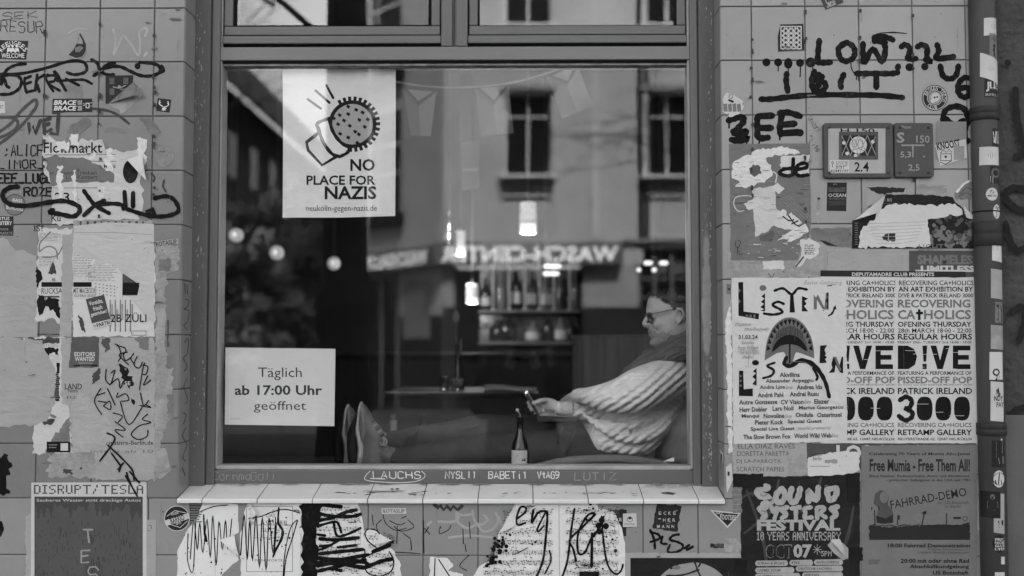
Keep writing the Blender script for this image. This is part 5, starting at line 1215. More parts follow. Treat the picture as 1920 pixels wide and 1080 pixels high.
graf('graffiti_tag', 'thin scratchy two line tag high at the left edge', lambda s: s.hand('SEK', 5, 22, 68, 36, 1.6, grey2, .5, -4, seed=2).hand('RESUR', 2, 40, 80, 60, 1.8, ink2, .5, 2, seed=3))
graf('graffiti_tag', 'bold angular brush tag under a long swoosh', lambda s: s.lines('0,150 10,138 0,146;2,139 40,138 85,128 130,115 155,116 163,127 158,136 140,140 126,136;6,142 14,130 30,122 48,120;2,158 8,148 12,160 17,164;5,142 28,141 40,150 36,166 20,176 2,177', 6, paint).lines('47,146 46,158 50,174;46,148 58,143;47,158 58,154;50,173 62,170;70,140 66,170;84,140 68,152 74,172 70,158 74,172;90,140 86,148 100,171;88,142 104,142 102,152 90,156 112,170;122,168 108,140 102,136 124,170;108,152 140,150 158,150 172,157;124,148 148,160', 5.2, paint, smooth=True))
graf('graffiti_loop', 'black looping figure with a dot beside the angular brush tag', lambda s: s.lines('172,112 182,118 188,132 200,140 213,140;176,142 190,132 200,122 215,118;186,132 205,126 225,125 245,134 265,142 285,142 300,135 298,124 285,119 262,117;300,136 307,132 303,124', 6.5, paint).disc(258, 124, 5.5, paint, 6))
graf('graffiti_tag', 'pale faded capital letter tag high on the tiles', lambda s: s.lines('213,100 217,75 212,55;214,102 228,72 232,66 246,84 260,104 263,80 262,60 272,52 276,58 272,68;128,64 145,54 165,56;270,106 276,98', 4, mat('faded_white_paint', .36, .7, .1, 10)))
graf('graffiti_tag', 'brush tag with a big looped first letter under the angular tag', lambda s: s.lines('-5,250 20,232 38,210 60,190 68,188 68,200 55,218 40,236 18,256 -4,272;0,220 22,221 34,230 26,245 0,258', 6, grey2).lines('54,232 56,250 62,236 66,252 76,226;82,228 84,248 96,243;82,236 92,232;82,226 94,222;110,214 108,240 108,252 96,250', 7, ink2, smooth=False).lines('100,212 140,206 170,204 195,206 218,214 242,232', 5, ink2))
graf('graffiti_tag', 'four lines of blocky felt pen names at the left edge', lambda s: s.hand(';ALICF', 8, 272, 80, 292, 2.6, ink, .3, 0, seed=5).hand('LIMOR_', -2, 300, 82, 316, 2.6, ink, .3, seed=6).hand('EEE_LUGL', -4, 326, 98, 343, 4, ink, .25, seed=7).hand('ROZE', 46, 352, 98, 367, 3.6, ink, .3, seed=8))
graf('graffiti_tag', 'handwriting running down the tiled left reveal', lambda s: s.lines('4,5 6,25;9,7 11,25;6,35 14,38 10,50 4,55 14,58 12,78 4,86 12,95;5,120 14,112 12,140 4,150 12,165 5,176;13,190 6,205 14,230 8,240;5,255 12,262 6,278;12,285 5,300 14,320 6,340 12,352;5,362 12,380', 2, ink2), .0022, front, lambda u, v, o: Vector((XL - OFF + o + .0007, .015 + u * .0045, P(343, 525 + v * .98).z)))
# --- torn flea market poster and layers under it
def fl(s):
    s.poly(torn([(82, 296), (100, 292), (150, 296), (190, 310), (215, 330), (214, 340), (160, 330), (120, 338), (98, 350)], 1.6, 6, 4), grey3)
    s.poly(torn([(96, 322), (120, 318), (170, 322), (215, 330), (214, 342), (120, 342), (100, 350)], 1.6, 6, 5), grey3)
    s.text('Flohmarkt', 82, 267, 192, 287, ink, .012); s.rect(84, 290, 160, 291.2, ink2); s.rect(160, 289, 218, 290, ink2)
    s.text('t, Musik', 186, 308, 218, 317, ink2, .01); s.rect(168, 302, 218, 303, ink2)
    s.text('er, Essen, Trinken', 92, 320, 182, 329, ink2, .006); s.text('Live-Konzert', 124, 328, 183, 336, ink2, .01); s.rect(120, 339, 192, 340, ink2); s.rect(100, 352, 190, 353, ink2)
    s.text('23.', 103, 361, 138, 379, ink, .012); s.text('Kü', 97, 403, 114, 415, ink, .01)
    for u, v, w_, h in ((118, 274, 22, 18), (140, 262, 14, 22), (172, 292, 12, 14), (205, 300, 14, 40), (113, 345, 8, 70), (140, 352, 5, 66), (190, 360, 10, 20)): s.poly(torn(box4(u - w_ / 2, v - h / 2, u + w_ / 2, v + h / 2), 2.2, 4, int(u)), pT)
put('torn_poster', 'torn flea market poster with ripped heading and Live-Konzert line', 'poster', torn([(80, 252), (102, 262), (122, 288), (140, 278), (150, 262), (192, 262), (198, 282), (218, 280), (232, 286), (262, 282), (276, 300), (262, 340), (268, 372), (262, 412), (180, 412), (176, 420), (98, 420), (98, 352), (82, 318)], 2, 7, 11, ), pB, fl)
put('torn_strip', 'narrow pale torn strip running down beside the Live-Konzert poster', 'paper', torn([(256, 258), (276, 262), (274, 300), (258, 296)], 1.5, 6, 3), pT, None, LB + .0003)
def bulb(s):
    s.poly([(232, 318), (237, 304), (244, 300), (254, 308), (258, 330), (252, 342), (240, 342), (232, 334)], paint, lift=LB - .0001)
def curl(s):
    flap(s, (238, 300), (262, 292), (288, 335), .03, pC)
s = Sheet(W0, LB + .0012); s.disc(245, 322, 14, paint, 22); flap(s, (239, 300), (268, 290), (278, 340), .016, pC)
s.build('curled_paper', None, 'white paper corner curling off the wall over a black blot', 'paper')
graf('graffiti_tag', 'wide black spray lettering across the torn poster', lambda s: s.lines('34,350 18,352 6,362 8,374 22,384 50,386 90,380 120,377 145,385 150,396 138,406 115,402 94,398 100,394', 9, paint).lines('158,358 168,372 180,386 205,400;196,376 180,384 158,404;178,386 205,382 228,384 232,392', 8, paint).lines('234,360 236,388;250,362 250,388', 8, paint).lines('238,392 262,400 290,406 318,404 335,395 328,376 312,368 290,372', 8, paint), .0024)
graf('graffiti_tag', 'small dark square blot at the right end of the spray lettering', lambda s: s.poly([(272, 395), (288, 388), (296, 406), (278, 410)], paint).lines('284,325 290,332 288,340;308,338 306,350 312,360', 3, ink2), .0022)
# --- round stickers and small stickers
def ref(s):
    s.arc_text('REFUGEES', 25, 108, 27, 205, 335, 9, whitei, .012); s.text('WELCOME', 3, 100, 46, 109, whitei, .012)
    for u in (17, 24, 32): s.disc(u, 87, 2.3, whitei); s.poly([(u - 3, 90), (u + 3, 90), (u + 5, 99), (u + 1, 96), (u - 4, 100)], whitei)
put('sticker', 'black REFUGEES WELCOME sticker with three running figures at the left edge', 'sticker', [(-6, 75), (53, 77), (49, 112), (-8, 110)], stk, ref)
put('peeled_sticker', 'shiny drop shaped peeled sticker hanging on a tile', 'sticker', crom([Vector(p + (0,)) for p in ((150, 63), (158, 78), (161, 92), (154, 106), (140, 108), (129, 104), (141, 88), (148, 74))], 4, True) and [(150, 62), (156, 72), (161, 84), (160, 97), (153, 106), (142, 108), (129, 103), (139, 93), (146, 78)], stk, lambda s: s.poly([(149, 66), (155, 76), (156, 83), (144, 82), (148, 74)], grey4).poly([(141, 90), (150, 86), (157, 90), (150, 98), (142, 98)], grey3).line([(130, 105), (142, 110), (155, 107), (162, 96)], 1.2, grey4), LB + .001)
def blk(s):
    for u in (206, 232):
        for k in range(4): s.rect(u + k * 2.4, 146, u + k * 2.4 + 1.2, 158, grey3); s.rect(u + k * 2.4, 166, u + k * 2.4 + 1.2, 178, grey3)
    s.line([(212, 163), (224, 165), (236, 160)], 2, grey4); s.disc(224, 163, 3, grey4); flap(s, (204, 194), (250, 154), (268, 180), .02, pE)
put('sticker', 'square black sticker with its lower corner peeled over', 'sticker', [(198, 142), (250, 141), (249, 156), (204, 194), (198, 195)], stk, blk)
put('paper_residue', 'rough glue patch left under the peeled black sticker', 'residue', torn([(205, 194), (262, 160), (268, 178), (240, 205), (232, 212)], 1.8, 5, 8), pD, None, .0007)
put('sticker', 'black BRACE BRACE sticker with a small lamp drawing', 'sticker', [(99, 185.5), (173, 185), (173, 210), (98, 210.5)], stk, lambda s: s.text('BRACE', 102, 188, 143, 197, whitei, .03, 0, .25).text('BRACE', 102, 198.5, 143, 207.5, whitei, .03, 0, .25).text('1010', 146, 188, 154, 197, whitei, .01).text('2030', 146, 198.5, 154, 207.5, whitei, .01).frame(161, 193, 168, 203, 1.4, whitei).lines('157,194 159,196;170,194 172,192;156,198 159,198;170,199 172,199', 1, whitei))
put('sticker', 'small black sticker with a white antlered skull', 'sticker', [(296, 184), (321, 187), (318, 211), (293, 208)], stk, lambda s: s.lines('300,188 299,195 306,200;315,190 316,197 309,201;302,192 299,194;314,194 317,195;308,200 307,208;304,203 312,203;304,207 307,204 311,207', 1.7, whitei))
put('paper_residue', 'dark slanting sticker remnant below the BRACE BRACE sticker', 'residue', torn([(125, 244), (160, 215), (172, 228), (164, 240), (140, 260)], 1.6, 5, 1), pE, None, .0007)
put('paper_residue', 'dark slanting sticker remnant near the window reveal', 'residue', torn([(260, 222), (276, 218), (303, 246), (290, 259)], 1.6, 5, 2), pE, None, .0007)
put('paper_residue', 'grey rubbed patch above the BRACE BRACE sticker', 'residue', torn(box4(122, 158, 156, 184), 1.5, 5, 3), mat('rubbed_patch', .2, .8, .15, 30), None, .0006)
put('paper_residue', 'faint scratched strip beside the dark sticker remnants', 'residue', torn(box4(195, 240, 240, 249), 1.5, 5, 4), _m['rubbed_patch'], None, .0006)
put('sticker', 'white sticker cut off by the left edge below REFUGEES WELCOME', 'sticker', [(-10, 189), (9, 190), (10, 212), (-10, 213)], stw, lambda s: s.text('RT', 0, 197, 7, 205, grey3, .01))
put('sticker', 'round worn sticker without print beside the window reveal', 'sticker', [(308 + 18.5 * math.cos(a * .2618), 294 + 19 * math.sin(a * .2618)) for a in range(24)], mat('scratched_disc', .22, .7, .3, 60))
put('sticker', 'round grey NO BORDERS sticker over the spray tag at the left', 'sticker', [(28 + 20 * math.cos(a * .2618), 384 + 20 * math.sin(a * .2618)) for a in range(24)], stg, lambda s: s.ring(28, 384, 18.5, 20, ink2).text('BASS', 24, 373, 42, 379, whitei, .01, 8).text('BORDERS', 12, 387, 44, 394, whitei, .01, 8))
put('sticker', 'black sticker with ragged white capitals at the left edge', 'sticker', [(-6, 405), (25, 406), (25, 442), (-6, 441)], stk, lambda s: s.text('RTUS', -2, 407, 18, 413, whitei, .015).text('RITERY', -2, 415, 23, 422, whitei, .02).text('MADE', 0, 428, 16, 432, grey4).text('MARKTE', 0, 435, 24, 440, grey4))
put('sticker', 'slanted pale lettered strip sticker beside the window reveal', 'sticker', [(290, 453), (334, 447), (335, 457), (291, 463)], mat('strip_sticker', .3, .6, .1, 20), lambda s: s.text('ROTASLIP', 292, 451, 332, 460, grey2, .03, -8))
# --- big faded sheets, left column
put('pasted_sheet', 'blank grey sheet wrinkled along the left edge of the wall', 'poster', torn([(-30, 448), (8, 446), (30, 470), (45, 468), (68, 480), (72, 540), (70, 632), (-30, 632)], 1.4, 8, 21, (4, 5, 6, 7)), pA, None, LB)
def col2(s):
    s.scrawl(74, 436, 118, 452, grey3, 6, .8, 2); s.scrawl(74, 480, 108, 500, grey3, 7, .8, 3)
    s.lines('95,435 76,455 74,470;74,472 90,462 105,468 108,485;118,462 106,480 80,482', 2.6, grey3)
    s.text('IS?', 64, 422, 82, 434, ink2, .01)
    s.poly(torn([(68, 500), (76, 508), (80, 524), (74, 530), (70, 540)], 1.2, 4, 6), ink); s.poly(torn([(88, 515), (100, 490), (104, 500), (106, 514)], 1.2, 4, 7), ink2)
    s.text('UMA', 86, 517, 116, 529, stw, .02); s.rect(78, 529, 117, 538, ink); s.text('RUCKSA', 78, 540, 117, 551, ink2, .006); s.rect(76, 555, 112, 558, ink2); s.text('Drum', 78, 556, 110, 566, grey3, .02)
    s.poly(torn([(72, 552), (112, 562), (112, 598), (100, 580), (86, 574), (74, 592), (70, 570)], 2.4, 4, 8), ink)
put('torn_poster', 'torn strips of old print with RUCKSACK lettering', 'poster', torn([(72, 426), (137, 428), (137, 600), (118, 612), (98, 596), (70, 604)], 1.6, 6, 22), pB, col2, LB + .0002)
put('torn_strip', 'blank pale vertical strip covering the RUCKSACK lettering', 'paper', torn([(117, 440), (137, 436), (136, 560), (134, 632), (112, 632), (116, 540)], 1.2, 8, 23), pA, None, LB + .0006)
def col3(s):
    s.scrawl(138, 472, 180, 520, grey2, 16, .8, 4); s.scrawl(165, 497, 222, 528, grey2, 10, .8, 5)
    s.text('DIO', 138, 517, 162, 528, stw, .02); s.rect(138, 529, 172, 538, ink)
    s.rect(137, 538, 182, 562, pB); s.text('MIT MACBOOK', 138, 540, 180, 550, ink2, .004); s.text('SICHERN, BÖRSE', 140, 551, 180, 558, ink2)
    for k in range(40): s.disc(180 + (k * 7) % 42, 532 + (k * 13) % 24, 1.6, grey3, 1.2, 6)
    s.poly([(230, 512), (254, 528), (262, 536), (258, 554), (230, 554)], grey2); s.poly([(230, 530), (262, 530), (258, 553), (230, 553)], ink)
    for k in range(5): s.rect(206 + k * 9.5, 562, 208 + k * 9.5, 622, grey3); s.rect(206 + k * 9.5 + 3, 570 + (k % 2) * 10, 206 + k * 9.5 + 6, 600, grey4)
    s.text('2B ZÜLI', 208, 586, 275, 604, ink, .008); s.frame(247, 620, 275, 629, 1, grey3)
    s.poly(torn([(148, 590), (156, 600), (160, 625), (152, 614)], 1.2, 4, 6), ink2)
put('torn_poster', 'old print showing through a hole, with handwriting and 2B ZÜLI', 'poster', torn([(137, 462), (290, 462), (290, 631), (137, 631)], 1.2, 8, 24), pC, col3, LB)
def big(s): s.line([(140, 436), (210, 436), (286, 440)], 1.2, grey4, smooth=False)
hole = [(138, 424), (200, 414), (289, 418), (289, 632), (282, 632), (262, 600), (240, 574), (218, 562), (206, 568), (190, 556), (176, 530), (160, 526), (165, 508), (182, 496), (200, 492), (222, 506), (228, 512), (246, 520), (262, 532), (262, 548), (250, 556), (235, 555), (250, 566), (264, 582), (280, 600), (284, 590), (284, 470), (180, 470), (138, 480)]
hole = [(138, 424), (200, 417), (289, 420), (289, 610), (278, 600), (262, 580), (248, 562), (236, 554), (262, 540), (262, 532), (250, 522), (228, 511), (216, 500), (200, 493), (184, 498), (170, 510), (160, 512), (180, 488), (138, 476)]
put('pasted_sheet', 'large blank grey sheet with a ragged hole, wrinkled and glued by the window', 'poster', torn(hole, 1.0, 7, 25, (0, 1, 2)), pW, big, LB + .0007)
put('paper_residue', 'strip of printed barcode-like edge above the large blank sheet', 'residue', torn(box4(138, 413, 286, 424), 1, 6, 26), pD, lambda s: [s.rect(150 + k * 13, 415, 150 + k * 13 + 3 + k % 3, 422, ink2) for k in range(10)], LB + .0003)
put('sticker', 'tilted dark sticker Vorsicht, frisch gestrichen', 'sticker', [(168, 556), (203, 556), (203, 614), (168, 614)], mat('poster_deep_grey', .06, .6, .1), lambda s: s.rect(168, 603, 203, 614, stw).text('Vorsicht,', 172, 562, 198, 571, whitei, .014).text('frisch', 177, 573, 194, 581, whitei, .014).text('gestrichen!', 170, 583, 201, 592, whitei, .014).text('PARTEI', 176, 605, 201, 612, ink, .03).text('Die', 170, 606, 175, 611, ink, .01), LB + .0016, None, -14)
put('paper_residue', 'scraped papery strip between the large sheet and the window reveal', 'residue', torn([(291, 462), (336, 458), (335, 505), (312, 512), (310, 660), (306, 700), (292, 700)], 2, 6, 27), pD, lambda s: s.poly(torn(box4(298, 486, 320, 508), 1.5, 4, 2), pE).poly(torn(box4(313, 600, 317, 650), .6, 6, 3), grey2), .0007)
# --- lower sheets
put('pasted_sheet', 'blank grey sheet with torn right edge in the lower left corner', 'poster', torn([(-30, 633), (28, 633), (80, 638), (86, 660), (104, 690), (104, 748), (88, 790), (70, 796), (8, 800), (-30, 800)], 1.6, 7, 31, (8, 9)), pA, None, LB + .0006)
def nyc(s):
    s.poly(torn(box4(48, 634, 112, 643), 1.4, 4, 1), ink2); s.text('NYCLIC', 78, 644, 110, 650, grey4, .01); s.poly(torn([(80, 652), (110, 654), (110, 668), (100, 660), (92, 668), (84, 664)], 1.6, 3, 2), ink)
    s.poly(torn([(106, 680), (112, 680), (112, 752), (94, 750), (104, 720)], 1, 4, 3), ink)
    for k in range(14): s.rect(98 + k % 2, 700 + k * 3.6, 111, 701.5 + k * 3.6, grey3)
    s.disc(102, 768, 15, stw, 12); s.line([(90, 760), (92, 775), (104, 782)], 5, grey3); s.poly(torn([(78, 786), (104, 786), (98, 796), (82, 796)], 1, 4, 2), ink2)
    s.poly(torn([(132, 780), (132, 848), (85, 848), (100, 820), (118, 796)], 1.4, 5, 4), pE); s.rect(88, 828, 132, 848, ink); s.rect(114, 831, 128, 845, stw); s.rect(92, 833, 108, 835, grey3); s.rect(92, 838, 106, 840, grey3)
    s.poly(torn([(134, 818), (140, 826), (139, 838), (134, 836)], .8, 3, 4), ink)
put('torn_poster', 'torn dark print with a boot drawing and a white square near the floor', 'poster', torn([(44, 633), (136, 633), (138, 850), (60, 850), (64, 800), (60, 700)], 1.6, 7, 32), pB, nyc, LB + .0002)
def low(s):
    s.poly(torn([(192, 634), (208, 636), (207, 655), (198, 662), (194, 650)], 1.6, 4, 1), grey2); s.poly(torn([(175, 700), (188, 690), (187, 712), (172, 722)], 1.2, 3, 2), ink2)
    s.poly(torn([(222, 682), (240, 690), (252, 718), (244, 730), (232, 722), (228, 700)], 2, 4, 3), ink); s.rect(234, 690, 238, 694, grey3); s.text('SE', 234, 715, 245, 722, stw, .01)
    s.text('LAND', 122, 719, 154, 730, ink, .008); s.text('Niels', 128, 728, 146, 736, ink2, .01); s.text('FOT', 126, 742, 150, 748, ink2)
    s.poly(torn([(151, 776), (162, 778), (162, 796), (156, 786)], 1, 3, 4), grey2); s.poly(torn([(252, 634), (280, 633), (280, 660), (262, 652)], 1.5, 4, 5), grey3)
    s.text('www.matisre-Berlin.de', 176, 826, 288, 834, ink2, .01); s.text('Eintritt ab 10', 158, 843, 288, 849, grey3)
    s.poly(torn([(246, 746), (254, 752), (252, 760), (248, 756)], .8, 3, 6), ink)
put('pasted_sheet', 'large tag covered pale sheet beside the EDITORS WANTED sticker', 'poster', torn([(115, 633), (286, 633), (290, 655), (290, 900), (180, 900), (178, 850), (136, 848), (132, 800), (128, 760), (116, 756)], 1.4, 7, 33, (0,)), pA, low, LB + .0004)
put('paper_residue', 'lighter torn layer down the middle of the tag covered sheet', 'residue', torn([(150, 736), (176, 756), (200, 780), (212, 800), (208, 828), (160, 848), (134, 846), (134, 760)], 2, 6, 34), paper_mat('torn_layer_paper', .36, .07, .0012, 10), None, LB + .0009)
put('sticker', 'grey EDITORS WANTED sticker pasted over torn paper', 'sticker', torn([(135, 632), (186, 633), (186, 688), (130, 690)], .6, 6, 35), mat('sticker_mid', .085, .6, .25, 18), lambda s: s.text('EDITORS', 140, 660, 179, 668, stw, .025).text('WANTED', 141, 669, 178, 677, stw, .025).rect(148, 680, 174, 681.5, grey4).rect(139, 684, 183, 687, ink).rect(150, 686, 172, 686.6, grey4), LB + .0013)
graf('graffiti_tag', 'thin black felt pen tags running down the large lower sheet', lambda s: s.lines('216,645 222,648 228,666 222,678;219,648 234,652 236,660 224,666 242,684;240,660 232,664 236,676 246,670;252,662 246,672 252,682;258,668 252,684 262,690 268,678;272,680 268,694 262,732;268,684 278,688 274,702 266,700;200,692 199,712 208,720 214,702 216,694 208,700;206,722 222,710 226,728 232,714;222,736 220,745 236,738 242,750 228,752;226,752 242,796 268,762;190,728 178,752 192,778;180,742 198,736;184,752 200,754;194,762 206,752 208,768 196,762;202,728 217,760;212,774 230,780 222,792;216,790 236,806 216,806 232,820;278,704 270,722 284,712;264,736 270,760 280,750;272,758 284,764 262,760;278,776 268,786 284,792 262,798 247,814 260,824 276,818 278,806', 2.1, paint), .0030)
graf('graffiti_tag', 'thick black strokes sliding down onto the pixel lettered poster', lambda s: s.lines('202,812 216,824 188,864;203,835 222,852 232,862;210,850 226,872;222,852 248,880 252,900;222,880 232,868;238,886 245,906 258,930;244,884 262,905;236,892 248,912;228,872 224,884', 3.4, paint), .0031)
put('paper_residue', 'scratched grey glue field above the pixel lettered poster', 'residue', torn([(90, 850), (285, 838), (310, 840), (322, 880), (300, 898), (90, 894)], 2.2, 6, 36), pD, lambda s: s.poly(torn(box4(118, 880, 138, 888), 1.6, 3, 3), ink2).poly(torn(box4(150, 876, 154, 880), .8, 3, 3), ink2).poly(torn(box4(256, 884, 284, 896), 1.6, 3, 5), pE), .0007)
put('paper_residue', 'scratched grey glue field beside the lower window reveal', 'residue', torn([(288, 655), (312, 660), (326, 690), (318, 770), (300, 840), (288, 838)], 2, 6, 37), pD, lambda s: s.poly(torn(box4(312, 666, 328, 690), 1.4, 4, 4), grey3).poly(torn(box4(313, 740, 324, 776), 1.4, 4, 5), grey3), .0007)
graf('spray_blot', 'black sprayed blot on the tiles in the lower left corner', lambda s: s.poly(torn([(-30, 846), (8, 850), (22, 868), (20, 890), (12, 902), (18, 926), (-30, 930)], 3, 5, 3), paint).poly([(-10, 972), (4, 978), (8, 992), (2, 1006), (-10, 1010)], paint).poly([(-10, 660), (4, 664), (8, 674), (2, 690), (-10, 692)], ink2), .0004)
def tes(s):
    s.rect(65, 931, 268, 1100, mat('poster_screen_grey', .055, .6, .1, 10)); s.bits('DISRUPT/TESLA', 64, 909, 269, 926, mat('poster_ink_grey', .06, .6))
    s.text('Sauberes Wasser statt dreckige Autos', 69, 935, 264, 942, stw, .004)
    rn = random.Random(8); lg = mat('poster_screen_light', .10, .6, .1, 10)
    prof = [950 + 10 * math.sin(k * .55) + rn.uniform(-8, 22) for k in range(41)]; o = s.lay()
    for k in range(100):
        u = 67 + k * 2.0; f = k / 2.5; i = int(f); a = prof[i] + (prof[i + 1] - prof[i]) * (f - i) if i < 40 else prof[40]; v = a
        while v < 1090:
            L = rn.uniform(20, 90); g0 = 3 + 22 * max(0, noise.noise(Vector((u * .02, v * .02, 2))))
            s.g.poly([s.pt(u, min(v + L, 1095), o), s.pt(u + 1.2, min(v + L, 1095), o), s.pt(u + 1.2, v, o), s.pt(u, v, o)], lg); v += L + g0 * (1 if rn.random() < .75 else 2.2)
    s.hand('T', 158, 994, 174, 1016, 3.2, grey4, .4, seed=4).hand('E', 152, 1031, 168, 1054, 3.2, grey4, .4, seed=5).hand('S', 166, 1063, 184, 1090, 3.0, grey4, .4, seed=6)
put('poster', 'dark poster with a pixel lettered heading and white border, at bottom left', 'poster', [(59, 905), (275, 904), (275, 1110), (58, 1110)], pB, tes, LB + .0004)
put('torn_strip', 'pale paper edge sticking out right of the pixel lettered poster', 'paper', [(270, 975), (293, 974), (292, 1110), (270, 1110)], pA, lambda s: s.lines('278,985 284,985 284,992;277,995 281,995', 1, ink2, smooth=False), LB)
put('torn_strip', 'pale paper edge sticking out left of the pixel lettered poster', 'paper', torn([(48, 970), (62, 960), (62, 1110), (48, 1110)], 1, 7, 3), pA, None, LB)
# ================================================================== the grey row under the sill
dW = W0
put('sticker', 'round black sticker with a slanted white band, left end under the sill', 'sticker', [(332 + 24 * math.cos(a * .19635), 972 + 24 * math.sin(a * .19635)) for a in range(32)], stk, lambda s: s.ring(332, 972, 22.6, 24, stw).poly([(309, 976), (353, 962), (356, 972), (312, 986)], stw).text('BARRIO', 319, 968, 346, 979, stk, .02, -18).lines('313,968 328,957 350,962;316,982 338,989 352,976', 1.2, stw, smooth=False).text('KREUZBERG', 321, 960, 336, 965, stw, .01, -16).text('BERLIN', 330, 979, 340, 983, stw, .01, -16))
def bar1(s): [s.rect(357, 940 + k * 4.6, 374 + (k * 5) % 7, 942.6 + k * 4.6, grey3) for k in range(9)]
put('sticker', 'narrow black strip with ladder like marks behind the scribbled sheet', 'sticker', torn([(355, 938), (381, 938), (376, 962), (356, 985)], .8, 5, 2), stk, bar1)
def scrib(a, b, seed, top, bot, n, wd=1.8):
    rn = random.Random(seed); pts = []
    for k in range(n):
        u = a + (b - a) * k / n; pts += [(u + rn.uniform(-2, 2), bot + rn.uniform(-26, 10)), (u + (b - a) / n * .5 + rn.uniform(-1, 1), top + rn.uniform(-4, 14))]
    return pts
ser = mat('print_serif', .14, .7)
def sh1(s):
    s.line(scrib(358, 440, 3, 968, 1055, 7), 2.0, paint); s.line([(353, 1000), (352, 1050), (362, 1072), (366, 1000), (368, 968)], 2, paint); s.line([(374, 960), (400, 950), (428, 947)], 2, paint); s.line([(382, 965), (384, 1000), (388, 1016), (383, 990)], 5, paint, taper=.5)
    rn = random.Random(5)
    for k in range(40): s.disc(rn.uniform(345, 440), rn.uniform(1000, 1080), abs(rn.gauss(0, .7)) + .3, paint, n=6)
    flap(s, (412, 1012), (440, 1004), (450, 1042), .012, pT)
put('scribbled_sheet', 'left scribbled sheet under the sill, its lower right torn away', 'paper', torn([(381, 936), (398, 936), (400, 942), (446, 946), (448, 998), (438, 1004), (420, 1016), (446, 1044), (448, 1050), (436, 1058), (416, 1078), (416, 1110), (332, 1110), (333, 1032), (352, 992), (374, 966)], .8, 7, 41), pS, sh1)
def sh2(s):
    s.frame(462, 949, 549, 1072, 1, ser); s.text('DAS', 500, 963, 516, 970, ser); s.text('KLASSIKER', 472, 976, 540, 985, ser); s.text('BUCH', 490, 990, 524, 998, ser); s.text('sammlung ausgewählter stücke', 478, 1006, 540, 1010, ser); s.text('PIANOFORTE', 478, 1048, 530, 1053, ser)
    s.line(scrib(452, 522, 7, 968, 1062, 6), 2.2, paint); s.line([(466, 972), (490, 968), (510, 960), (535, 955), (563, 962)], 2.2, paint); s.line([(558, 976), (548, 1010), (536, 1050), (532, 1095)], 2.4, paint); s.line([(530, 1100), (534, 1040), (545, 990), (558, 974)], 2, paint)
    s.line([(523, 952), (522, 980), (530, 994), (528, 1010), (518, 1030), (512, 1044)], 5.5, paint, taper=.4); s.line([(518, 985), (516, 1010), (514, 1040)], 4, paint, taper=.3)
    rn = random.Random(9)
    for k in range(90): s.disc(512 + rn.gauss(4, 11), 1005 + rn.gauss(0, 26), abs(rn.gauss(0, .8)) + .3, paint, n=6)
    flap(s, (466, 938), (470, 974), (484, 962), .014, pT)
put('scribbled_sheet', 'scribbled title page in a thin ruled frame, second sheet under the sill', 'paper', torn([(467, 937), (564, 936), (564, 1110), (452, 1110), (450, 1000), (458, 985), (458, 960)], .6, 7, 42), pS, sh2, LB + .0003)
def staff(s, u0, u1, v, seed, n=10):
    rn = random.Random(seed)
    for k in range(5): s.rect(u0, v + k * 1.7, u1, v + k * 1.7 + .35, grey3)
    o = s.lay(); u = u0 + 3
    while u < u1 - 3:
        h = v + rn.uniform(-1, 7); 
        for q in ((u, h, 1.4, 1.1), ): s.g.poly([s.pt(q[0] + q[2] * math.cos(a * 1.0472), q[1] + q[3] * math.sin(a * 1.0472), o) for a in range(5, -1, -1)], ink2)
        d = rn.choice((-6, 6)); s.g.poly([s.pt(u + 1, h + max(d, 0), o), s.pt(u + 1.6, h + max(d, 0), o), s.pt(u + 1.6, h + min(d, 0), o), s.pt(u + 1, h + min(d, 0), o)], ink2)
        if rn.random() < .5: s.g.poly([s.pt(u + 1, h + d + .8, o), s.pt(u + 5.5, h + d + 1.4, o), s.pt(u + 5.5, h + d + .1, o), s.pt(u + 1, h + d - .5, o)], ink2)
        u += rn.uniform(3.2, 7)
def sh3(s):
    for k in range(7): staff(s, 590, 676, 950 + k * 19, k)
    s.poly(torn([(565, 938), (612, 938), (600, 960), (594, 1000), (596, 1060), (590, 1110), (565, 1110)], 2, 6, 4), paint)
    s.lines('600,946 640,950;596,962 625,968 660,968 676,964;596,976 625,970 650,960 668,956;600,1010 630,1012 672,1008;600,1038 640,1034 680,1030;592,1056 630,1050 690,1040;600,1070 640,1060 685,1050', 7, paint).lines('596,986 628,978 636,985 640,998;626,980 632,1004 650,1002 676,990;596,1002 610,1004;600,1024 622,1022;606,938 618,943;634,1026 668,1022;592,1032 612,1026 640,1010', 5, paint)
    s.line([(594, 1046), (640, 1050), (684, 1054), (684, 1064), (630, 1056), (596, 1060)], 8, paint); s.line([(640, 1070), (620, 1066), (590, 1072)], 6, paint)
put('scribbled_sheet', 'music sheet half blacked out with thick brush strokes', 'paper', torn([(565, 937), (668, 939), (676, 956), (682, 990), (686, 1110), (565, 1110)], .7, 7, 43, (5,)), pS, sh3, LB + .0003)
def sh4(s):
    for k in range(5): staff(s, 690, 740, 1004 + k * 17, 20 + k)
    s.lines('684,1000 690,992 705,994 715,1004 728,1014 738,1018;684,1000 690,1014 705,1026;678,1048 700,1036 720,1026 738,1014;684,1062 690,1074 712,1080 734,1070 738,1050 730,1034;684,1030 686,1062', 2.6, paint).lines('690,1062 715,1052 735,1048;700,1034 730,1022', 8, paint); flap(s, (712, 1000), (706, 1020), (736, 1012), .014, pT)
put('scribbled_sheet', 'small torn music scrap right of the blacked out sheet', 'paper', torn([(682, 996), (692, 990), (712, 1000), (732, 1014), (722, 1020), (736, 1030), (752, 1060), (756, 1110), (682, 1110)], 1.2, 6, 44), pS, sh4, LB + .0004)
put('sticker', 'straight lettered strip sticker stuck under the sill', 'sticker', [(715, 953), (761, 952.5), (762, 963), (716, 963.5)], stw, lambda s: s.text('ROTASLIP', 718, 954.5, 759, 961.5, stg, .03))
